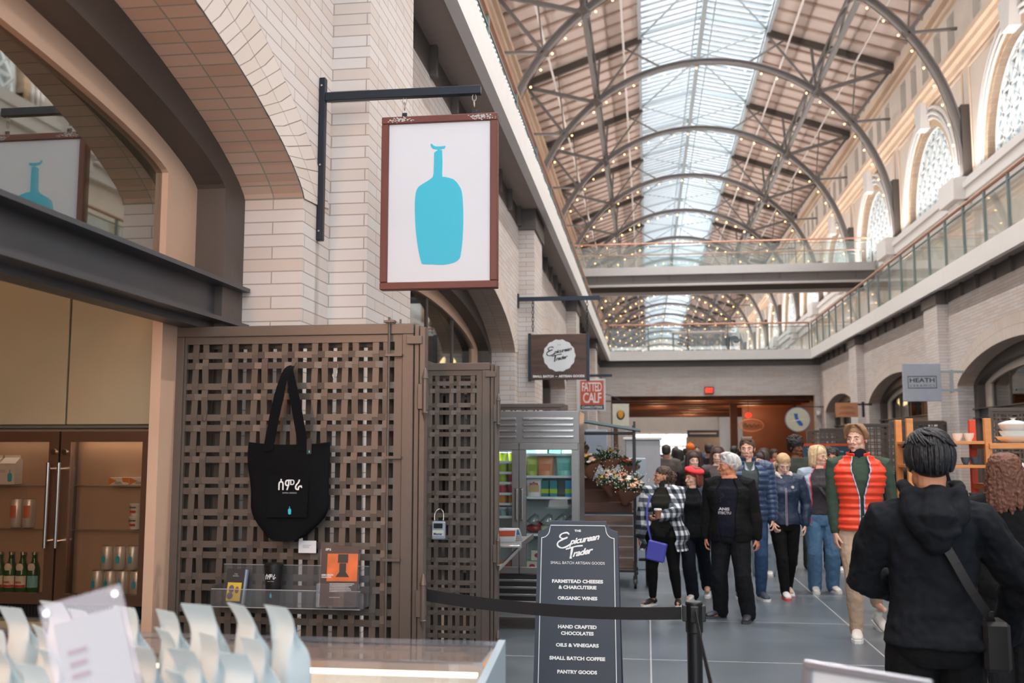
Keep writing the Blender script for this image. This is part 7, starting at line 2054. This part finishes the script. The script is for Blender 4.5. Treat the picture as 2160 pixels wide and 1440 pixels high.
# 3 red beret woman
def beret_top(K):
    sweater(cloth('black knit', (30, 32, 38)), .47, .018, .97, 'jumper')(K)
    open_jacket(cloth('dark blue grey jacket', (58, 66, 78)), .52, .03, lambda f: .55, 'jacket', collar=True)(K)
    F = K['F']; b = MB(); tm = MB(); tm.ell((.06, .10, .90), (.52, .54, .19), 24, 10, Matrix.Rotation(.30, 3, 'Y')); tm.tube([(0.40*cos(a), .06+.43*sin(a), .80-.08*sin(a)) for a in [2*pi*i/24 for i in range(24)]], .04, 8, closed=True)
    b.add([F(v) for v in tm.v], tm.f); o = b.build('beret', cloth('coral red wool', (226, 66, 72), bump=.6, bs=60), K['t']); remesh(o, .006, 2)
person('woman in a coral red beret behind the checked coat', .50, 11.35, radians(-10), 1.43, FAIR, 'redbob', (120, 62, 44), beret_top, (cloth('midnight trousers', (30, 34, 50)), 'straight'), (214, 214, 216), head=(radians(-40), 0, 0), feet=[(-.02, -.05, 0, -.2), (.10, .30, .03, .1, .3)], hands=[(-.2, -.1, .62), (.24, -.12, .72)], girth=1.12, female=True, fat=.01)

# 4 white haired man
def white_top(K):
    Z = K['Z']; t = K['t']
    sweater(cloth('navy printed tee', (34, 36, 52)), .50, .014, .3, 'tee', short=True)(K)
    open_jacket(cloth('black soft jacket', (27, 27, 30)), .47, .034, lambda f: .42-.12*max(0, (.62-f)/.12), 'jacket', collar=False, hem=.01)(K)
    y = front_y(K, .68, 0, .03)-.05
    text('ANIS', -.075, .030, Z(.66), Z(.678), y, mat('tee ink', (206, 196, 204), .7, 0, 0), t, bold=.03, depth=.002)
    text('ITECTU', -.080, .045, Z(.638), Z(.654), y, mat('tee ink', (206, 196, 204), .7, 0, 0), t, bold=.02, depth=.002)
    g = MB()
    for s in (-1, 1): g.tube([(s*.012-.05+.014*cos(a), y-.01, Z(.735)+s*.02+.018*sin(a)) for a in [2*pi*i/12 for i in range(12)]], .002, 5, closed=True)
    g.build('hung_glasses', M_black, t)
person('white haired man in a black jacket over a navy tee, hands at pockets', .80, 10.1, radians(-16), 1.60, RUDDY, 'white', (206, 204, 202), white_top, (cloth('black loose trousers', (30, 31, 35)), 'straight'), (48, 52, 60), head=(radians(-62), radians(2), 0), feet=[(-.13, .05, 0, -.75), (.16, -.06, 0, .0)], hands=[(-.25, -.02, .70), (.26, .02, .72)], elbow=[(-1, .6, 0), (1, .7, 0)], girth=1.16, sh=1.06, belly=.022, vox=.005, shoe_sole=(60, 62, 66))

# 5 man in blue puffer
def puffer_top(K):
    Z = K['Z']; t = K['t']
    sweater(cloth('grey green zip sweater', (78, 86, 82)), .50, .010, .5, 'sweater')(K)
    open_jacket(mat('navy blue puffer nylon', (38, 62, 96), .42, 0, .06, 8, sheen=.2), .48, .030, lambda f: .34, 'puffer_jacket', puff=.022, collar=True, pz=.07)(K)
    c = MB()
    for s in (-1, 1): c.add([(s*.01, -.115, Z(.795)), (s*.055, -.095, Z(.855)), (s*.075, -.06, Z(.83)), (s*.045, -.115, Z(.80)), (s*.01, -.105, Z(.795)), (s*.055, -.085, Z(.855)), (s*.075, -.05, Z(.83)), (s*.045, -.105, Z(.80))], [(0, 1, 2, 3), (7, 6, 5, 4), (0, 4, 5, 1), (1, 5, 6, 2), (2, 6, 7, 3), (3, 7, 4, 0)])
    c.build('shirt_collar', cloth('pale blue shirt', (190, 196, 214)), t)
person('man in a navy blue puffer jacket and jeans, holding hands', 1.12, 11.5, radians(4), 1.77, FAIR, 'crop', (88, 64, 50), puffer_top, (cloth('indigo jeans', (52, 74, 106), bs=40), 'slim'), (56, 66, 82), head=(radians(-14), 0, 0), feet=[(-.10, .12, 0, -.2), (.10, -.05, 0, .2)], hands=[(-.28, -.05, .82), (.245, -.08, .835)], elbow=[(-1, .5, 0), (1, .5, 0)], girth=1.06, sh=1.08, vox=.005, curls=(.4, .7))

# 6 blonde girl looking down
def girl_top(K):
    Z = K['Z']; t = K['t']; H = K['H']
    sweater(mat('navy windbreaker nylon', (36, 52, 78), .5, 0, .05, 8, bump=.2, bscale=30), .505, .026, .97, 'windbreaker', noise=.02)(K)
    z = MB()
    P = [(.0, front_y(K, .50+.33*i/12, 0, .026)-.018+(.014*(i > 10)), Z(.50+.30*i/12)) for i in range(13)]
    for s in (-.007, .007): z.tube([(p[0]+s, p[1], p[2]) for p in P], .003, 4)
    z.build('zip', mat('pale zip', (206, 190, 200), .4), t)
    h = MB(); 
    for s in (-1, 1): frame_tube(h, [(s*.03, -.075, Z(.825)), (s*.075, -.045, Z(.85)), (s*.08, .03, Z(.855)), (s*.04, .09, Z(.845))], [.016, .026, .030, .022], 10)
    ho = h.build('fleece_hood', cloth('cream fleece', (216, 208, 204), bump=.6, bs=50), t); remesh(ho, .006, 2)
    MB().cyl((.075, front_y(K, .76, .075, .04), Z(.765)), (.075, front_y(K, .76, .075, .05)-.004, Z(.765)), .016, 12).build('badge', M_white, t)
person('blonde girl in a navy windbreaker looking down', 1.52, 11.65, radians(2), 1.60, PALE, 'pony', (196, 160, 120), girl_top, (cloth('black joggers', (28, 28, 31)), 'slim'), (226, 222, 220), head=(radians(4), radians(24), 0), feet=[(-.03, -.10, 0, .05), (.05, .18, .02, .1, .25)], hands=[(-.160, -.19, .835), (.22, -.03, .80)], elbow=[(-1, .6, 0), (1, .6, 0)], girth=.98, female=True, vox=.005, curls=(.7, .4), shoe_sole=(220, 90, 96))

# 7 blonde woman in pink and grey jacket
def pink_top(K):
    t = K['t']; Z = K['Z']
    sweater(mat('black patterned blouse', (44, 38, 44), .8, 0, .9, 70), .535, .014, .4, 'blouse')(K)
    open_jacket(cloth('pale blue grey jacket', (160, 174, 188)), .46, .03, lambda f: .62, 'jacket', collar=False, hem=.02)(K)
    open_jacket(cloth('coral pink lining', (232, 84, 106)), .465, .024, lambda f: .56, 'jacket_lining', slv=False, collar=True)(K)
    s = MB(); P = smooth_path([(-.10, -.10, Z(.82)), (-.02, -.165, Z(.72)), (.07, -.175, Z(.64)), (.15, -.13, Z(.56))], 4)
    for a, b_ in zip(P[:-1], P[1:]): s.beam(a, b_, .03, .004, (0, 1, 0))
    s.build('bag_strap', M_black, t)
person('blonde woman in a pale jacket lined with pink, wearing blue jeans', 1.99, 12.1, radians(0), 1.67, FAIR, 'blonde_bob', (214, 186, 146), pink_top, (cloth('mid blue jeans', (92, 128, 162), bs=40), 'straight'), (216, 212, 208), head=(radians(42), 0, 0), feet=[(-.09, -.02, 0, -.05), (.12, .05, 0, .25)], hands=[(-.30, -.04, .80), (.30, -.04, .82)], elbow=[(-1, .5, 0), (1, .5, 0)], girth=1.18, hip=1.08, female=True, fat=.02)

# 8..: people behind
simple = lambda m, **k: sweater(m, **k)
person('man with an afro and beard in an olive top', 2.07, 14.4, radians(8), 1.79, BROWN, 'afro', (34, 27, 25), simple(cloth('olive drab top', (62, 66, 60)), f0=.47, d=.02), (cloth('dark olive cargo trousers', (58, 62, 56)), 'wide'), (216, 206, 196), head=(radians(22), 0, 0), feet=[(-.1, .1, 0, 0), (.14, -.05, 0, .1)], far=True)
person('woman with dark curls beside the orange vest, white trainers', 2.52, 14.2, radians(-6), 1.64, TAN, 'curly', (34, 28, 28), simple(cloth('black coat', (26, 26, 29)), f0=.42, d=.03, hem=.03), (cloth('black wide trousers', (28, 28, 31)), 'wide'), (228, 228, 230), head=(radians(-8), 0, 0), female=True, far=True)
person('dark haired woman in pale wide jeans behind the man in the puffer', 1.50, 13.6, radians(-4), 1.60, FAIR, 'long', (56, 38, 34), simple(cloth('grey black top', (52, 50, 54)), f0=.50, d=.016), (cloth('pale washed jeans', (170, 184, 194), bs=40), 'wide'), (228, 226, 224), head=(radians(-40), 0, 0), female=True, far=True)
person('long haired woman in black in pale turquoise jeans', .62, 13.9, radians(0), 1.60, PALE, 'long', (60, 42, 36), simple(cloth('black strappy top', (34, 30, 34)), f0=.52, d=.010, short=True), (cloth('pale turquoise jeans', (150, 190, 200), bs=40), 'wide'), (226, 220, 216), head=(radians(14), 0, 0), female=True, far=True, feet=[(-.08, 0, 0, 0), (.12, -.05, 0, .2)])
person('brown haired woman facing the viewer behind the white haired man', 1.00, 14.6, 0, 1.66, PALE, 'long', (74, 50, 42), simple(cloth('taupe coat', (92, 82, 82)), f0=.42, d=.025), (cloth('grey trousers', (84, 84, 90)), 'straight'), (70, 66, 66), head=(radians(-6), 0, 0), female=True, far=True)
def beanie_top(rgb, mb_=None):
    def fn(K):
        sweater(cloth('dark parka', (30, 31, 36)), .44, .03, .97, 'parka', collar=True)(K)
        F = K['F']; b = MB(); tm = MB(); tm.ell((0, .08, .76), (.40, .46, .36), 20, 12); tm.tube([(.385*cos(a), .08+.44*sin(a), .64) for a in [2*pi*i/24 for i in range(24)]], .06, 8, closed=True)
        b.add([F(v) for v in tm.v], tm.f); o = b.build('beanie', cloth('beanie %d %d %d' % rgb, rgb, bump=.7, bs=50), K['t']); remesh(o, .008, 1)
    return fn
person('person in a navy beanie and dark parka seen from behind', 2.82, 10.9, radians(170), 1.68, FAIR, None, (60, 50, 50), beanie_top((44, 46, 84)), (cloth('black loose trousers', (30, 31, 35)), 'straight'), (40, 40, 44), hide_face=True, far=True, sh=1.05, girth=1.1)
# right hand cluster
person('woman with wavy auburn brown hair in black, back to the viewer', 2.20, 6.6, radians(165), 1.60, FAIR, 'longback', (104, 66, 50), simple(cloth('black jersey', (24, 25, 29)), f0=.46, d=.018), (cloth('black loose trousers', (30, 31, 35)), 'straight'), (40, 40, 44), hide_face=True, female=True, girth=1.12, vox=.005, far=True)
person('grey haired man in an olive jacket at the right edge', 2.72, 7.2, radians(-50), 1.72, RUDDY, 'short', (150, 144, 142), open_jacket(cloth('olive field jacket', (80, 80, 68)), .46, .026, lambda f: .4, collar=True) if False else wear(sweater(cloth('cream shirt', (190, 184, 170)), .5, .01, .4, 'shirt'), open_jacket(cloth('olive field jacket', (80, 80, 68)), .46, .03, lambda f: .4, collar=True)), (cloth('dark jeans', (44, 48, 60)), 'straight'), (60, 50, 44), head=(radians(-35), radians(6), 0), girth=1.1, vox=.005, far=True)
def glasses_top(K):
    sweater(cloth('grey stone cardigan', (140, 136, 128)), .46, .02, .97, 'cardigan')(K)
    F = K['F']; g = MB()
    for s in (-1, 1):
        tm = MB(); tm.tube([(s*.135+.085*cos(a), -.37, .485+.065*sin(a)) for a in [2*pi*i/14 for i in range(14)]], .010, 5, closed=True); g.add([F(v) for v in tm.v], tm.f)
    g.build('glasses', M_black, K['t'])
person('grey haired woman with dark glasses near the right edge', 3.05, 8.9, radians(-20), 1.52, PALE, 'bob', (190, 184, 180), glasses_top, (cloth('grey trousers', (84, 84, 90)), 'straight'), (70, 66, 66), female=True, far=True, head=(radians(-10), 0, 0))

# hooded man, back to the viewer, close
def hood_top(K):
    H, Z, t = K['H'], K['Z'], K['t']
    m = cloth('black cotton hoodie', (25, 31, 39), bump=.25, bs=14)
    b = MB(); K['solid'](b, .026, .51, .852, extra=lambda f, rx, ry: (rx+.012*math.exp(-((f-.50)/.02)**2)*1.2, ry+.012*math.exp(-((f-.50)/.02)**2)))
    K['sleeves'](b, .024, .96)
    for s in (-1, 1): frame_tube(b, [(s*.04, .01, Z(.856)), (s*.09, .01, Z(.824)), (s*.15, .005, Z(.790))], [.040, .036, .040], 12)
    o = b.build('hoodie', m, t); remesh(o, .006, 3, .042, .13)
    tx = bpy.data.textures.new('small creases', 'CLOUDS'); tx.noise_scale = .045; d_ = o.modifiers.new('creases', 'DISPLACE'); d_.texture = tx; d_.strength = .010; d_.mid_level = .5
    hd = MB()
    frame_tube(hd, smooth_path([(-.085, -.06, Z(.872)), (-.105, .03, Z(.872)), (-.085, .105, Z(.862)), (0, .130, Z(.852)), (.085, .105, Z(.862)), (.105, .03, Z(.872)), (.085, -.06, Z(.872))], 4), [.026]*25, 12)
    frame_tube(hd, [(-.095, .095, Z(.855)), (-.075, .135, Z(.815)), (-.02, .165, Z(.775)), (.02, .165, Z(.745))], [.04, .05, .05, .03], 12)
    frame_tube(hd, [(.095, .095, Z(.855)), (.085, .135, Z(.815)), (.05, .165, Z(.775)), (.02, .165, Z(.745))], [.04, .05, .05, .03], 12)
    frame_tube(hd, [(0, .11, Z(.845)), (0.01, .155, Z(.80)), (.01, .155, Z(.75))], [.07, .085, .06], 14)
    frame_tube(hd, [(-.06, .19, Z(.775)), (.0, .215, Z(.765)), (.07, .19, Z(.785))], [.018, .022, .018], 10)
    ho = hd.build('hood', m, t); remesh(ho, .006, 2, .022, .09)
    s = MB(); P = smooth_path([(.08, .12, Z(.83)), (-.02, .165, Z(.74)), (-.10, .165, Z(.65)), (-.165, .14, Z(.59)), (-.19, .10, Z(.56))], 5)
    for a, b_ in zip(P[:-1], P[1:]): s.beam(a, b_, .035, .004, (0, 1, 0))
    bg = MB(); bg.box(-.25, -.15, .00, .14, Z(.46), Z(.572), .015); bo = bg.build('crossbody_bag', mat('black nylon', (18, 18, 20), .6), t); s.build('bag_strap', mat('black nylon', (18, 18, 20), .6), bo)
    c = MB(); c.box(-.185, -.165, .150, .158, Z(.585), Z(.597)); c.build('buckle', M_chrome, bo)
# he faces away (+Y); build turned round, so his side index 0 is picture right
t_h = person('man in a black hoodie with wavy black hair, back to the viewer', 1.145, 4.32, radians(176), 1.715, TAN, 'black_back', (18, 20, 26), hood_top, (cloth('black denim', (24, 25, 29)), 'straight'), (30, 30, 32), hands=[(-.27, -.10, .88), (.06, -.26, 1.04)], elbow=[(-1, .2, 0), (1, .35, -.2)], girth=1.02, sh=.94, shz=.792, vox=.004, hide_face=True, head=(radians(3), radians(3), 0), far=True, feet=[(-.12, 0, 0, 0), (.12, 0, 0, 0)])
person('person in black at the lower right edge, only a sleeve in view', 1.63, 3.55, radians(172), 1.66, TAN, 'short', (40, 30, 30), simple(cloth('black wool coat', (20, 20, 22), bump=.5), f0=.42, d=.03), (cloth('black loose trousers', (30, 31, 35)), 'straight'), (40, 40, 44), hide_face=True, hands=[(-.25, -.05, .80), (.28, -.05, .80)], girth=1.1, vox=.006, far=True)

# distant crowd, each one person
crowd = [
 (-.02, 21.0, 170, 1.72, (110, 52, 70), (40, 30, 30), 'short', 'person in a maroon hooded top walking away beyond the grey cabinet', None),
 (.95, 22.5, 175, 1.74, (120, 128, 124), (60, 50, 45), None, 'person in an orange beanie walking away', (214, 110, 52)),
 (.45, 24.0, 178, 1.70, (112, 130, 126), (42, 36, 34), 'short', 'person in a grey green coat with dark hair walking away', None),
 (-.30, 20.0, 10, 1.58, (40, 44, 52), (30, 26, 26), 'bob', 'small dark clad woman facing the viewer by the grey cabinet', None),
 (.20, 26.0, 180, 1.75, (48, 50, 56), (34, 30, 30), 'short', 'dark coated person left of centre in the far crowd', None),
 (.75, 27.0, 5, 1.66, (96, 60, 60), (50, 38, 34), 'long', 'long haired person in a russet top in the far crowd', None),
 (1.45, 24.5, -10, 1.78, (60, 84, 120), (40, 30, 28), 'short', 'man in a blue top behind the brown haired woman', None),
 (1.95, 23.0, 160, 1.70, (36, 38, 46), (36, 30, 30), 'crop', 'person in charcoal behind the puffer jacket man', None),
 (-.45, 28.5, 0, 1.68, (60, 56, 60), (70, 50, 40), 'long', 'woman in grey far down the left side of the hall', None),
 (.05, 30.0, 175, 1.76, (70, 80, 96), (40, 34, 32), 'short', 'person in slate blue far down the hall', None),
 (.55, 31.5, 0, 1.72, (150, 142, 134), (90, 80, 76), 'short', 'person in a stone coloured coat far down the hall', None),
 (1.1, 29.0, 178, 1.64, (52, 48, 56), (44, 34, 30), 'bob', 'bob haired person in dark purple far down the hall', None),
 (1.6, 33.0, 0, 1.74, (84, 78, 84), (36, 30, 28), 'short', 'person in mid grey near the wide opening', None),
 (.35, 35.0, 180, 1.70, (46, 46, 52), (40, 34, 30), 'short', 'person in black under the end wall, left', None),
 (1.05, 37.0, 0, 1.72, (110, 96, 90), (60, 44, 36), 'short', 'person in tan under the end wall, centre', None),
 (2.5, 30.0, 0, 1.70, (66, 70, 78), (40, 34, 30), 'short', 'person in grey blue right of centre down the hall', None),
 (3.2, 26.0, 20, 1.62, (150, 60, 60), (50, 36, 30), 'long', 'woman in a red top near the dark teal board', None),
 (3.3, 19.0, 165, 1.70, (44, 46, 54), (34, 30, 28), 'short', 'person in dark grey before the right hand lattice gates', None),
 (-.10, 17.2, 175, 1.66, (64, 44, 50), (44, 32, 30), 'long', 'long haired person in plum by the grey cabinet, walking away', None),
 (.35, 18.5, 172, 1.72, (92, 84, 80), (50, 40, 36), 'short', 'person in a taupe jacket right of the grey cabinet', None),
 (.60, 19.8, 180, 1.62, (52, 60, 58), (36, 30, 28), 'bob', 'bob haired person in dark green in the crowd', None),
 (.85, 17.8, 185, 1.60, (70, 74, 84), (60, 44, 38), 'long', 'person in steel grey between the crowd and the white haired man', None),
 (1.15, 19.0, 176, 1.74, (40, 40, 46), (46, 38, 34), 'short', 'tall person in near black coat in the mid crowd', None),
 (1.70, 18.2, 170, 1.66, (34, 50, 74), (40, 30, 28), 'bob', 'person in deep navy behind the puffer jacket man', None),
 (.05, 23.5, 180, 1.70, (120, 60, 52), (50, 40, 34), 'short', 'person in brick red in the far left crowd', None),
 (2.2, 19.5, 0, 1.64, (88, 86, 92), (44, 34, 30), 'long', 'woman in grey between the girl and the afro haired man', None),
 (-.2, 40.5, 0, 1.72, (70, 62, 60), (40, 34, 30), 'short', 'person just inside the brown hall, left', None),
 (1.9, 42.0, 0, 1.70, (90, 70, 60), (40, 34, 30), 'bob', 'person just inside the brown hall, right', None),
]
for i, (x, y, a, H, col, hc, hs, lab, bean) in enumerate(crowd):
    mt = cloth('crowd coat %d' % i, col)
    if bean:
        def tp(K, mt=mt, bean=bean):
            sweater(mt, .46, .025, .97, 'coat')(K)
            F = K['F']; b = MB(); tm = MB(); tm.ell((0, .08, .76), (.42, .48, .38), 18, 12); tm.ell((0, .08, 1.14), (.1, .1, .1), 8, 6); b.add([F(v) for v in tm.v], tm.f); b.build('beanie', cloth('orange wool', bean), K['t'], smooth=180)
    else: tp = sweater(mt, .44, .025, .97, 'coat')
    st = .12 if i % 2 else -.1
    person(lab, x, y, radians(a), H, [FAIR, TAN, PALE][i % 3], hs, hc, tp, (cloth('dark jeans' if i % 3 else 'black loose trousers', (44, 48, 60)), 'straight'), (60, 56, 56), feet=[(-.08, st, 0, 0), (.08, -st, 0, 0)], vox=.013, far=True, hide_face=abs(a) > 90, girth=1.08, female=hs in ('long', 'bob'))

# seated person on the upper gallery
def seated():
    t = thing('person', 'person in a white shirt and cap perched on a stool on the far gallery', 'person', (3.62, 40.95, 6.02), radians(-70))
    m = cloth('white shirt', (222, 226, 230))
    b = MB(); frame_tube(b, [(0, .02, 0.05), (0, .03, .25), (0, -.03, .45), (0, -.06, .52)], [(.16, .13), (.17, .12), (.19, .11), (.08, .07)], 14)
    for s in (-1, 1):
        frame_tube(b, [(s*.17, -.04, .46), (s*.24, -.12, .26), (s*.14, -.34, .30)], [.055, .05, .04], 10)
        frame_tube(b, [(s*.09, 0, .08), (s*.11, -.38, .06), (s*.10, -.36, -.38), (s*.10, -.44, -.40)], [.09, .065, .05, .04], 10)
    frame_tube(b, [(0, -.07, .50), (0, -.10, .60)], [.055, .05], 10); tm = MB(); tm.ell((0, -.12, .70), (.08, .10, .115), 16, 12); b.add(tm.v, tm.f)
    for s in (-1, 1):
        hand(b, (s*.14, -.34, .30), (-s*.2, -1, 0), (0, 0, -1), s, 1.7, .3)
    bo = b.build('body', skin('skin 226 178 156', FAIR), t); remesh(bo, .012, 1)
    b = MB(); frame_tube(b, [(0, .02, 0.06), (0, .03, .25), (0, -.03, .45), (0, -.05, .50)], [(.18, .15), (.19, .14), (.21, .125), (.10, .09)], 14)
    for s in (-1, 1): frame_tube(b, [(s*.17, -.04, .46), (s*.24, -.12, .26), (s*.14, -.31, .30)], [.068, .062, .052], 10)
    o = b.build('shirt', m, t); remesh(o, .012, 1, .015, .08)
    b = MB(); frame_tube(b, [(0, .03, .0), (0, .02, .10)], [(.17, .15), (.17, .14)], 12)
    for s in (-1, 1): frame_tube(b, [(s*.09, 0, .08), (s*.11, -.38, .06), (s*.10, -.36, -.36)], [.105, .08, .06], 10)
    o = b.build('trousers', cloth('dark jeans', (44, 48, 60)), t); remesh(o, .012, 1)
    b = MB(); b.ell((0, -.10, .76), (.092, .115, .07), 16, 10); b.box(-.07, .07, -.29, -.18, .73, .745, .003); b.build('cap', M_black, t, smooth=40)
seated()
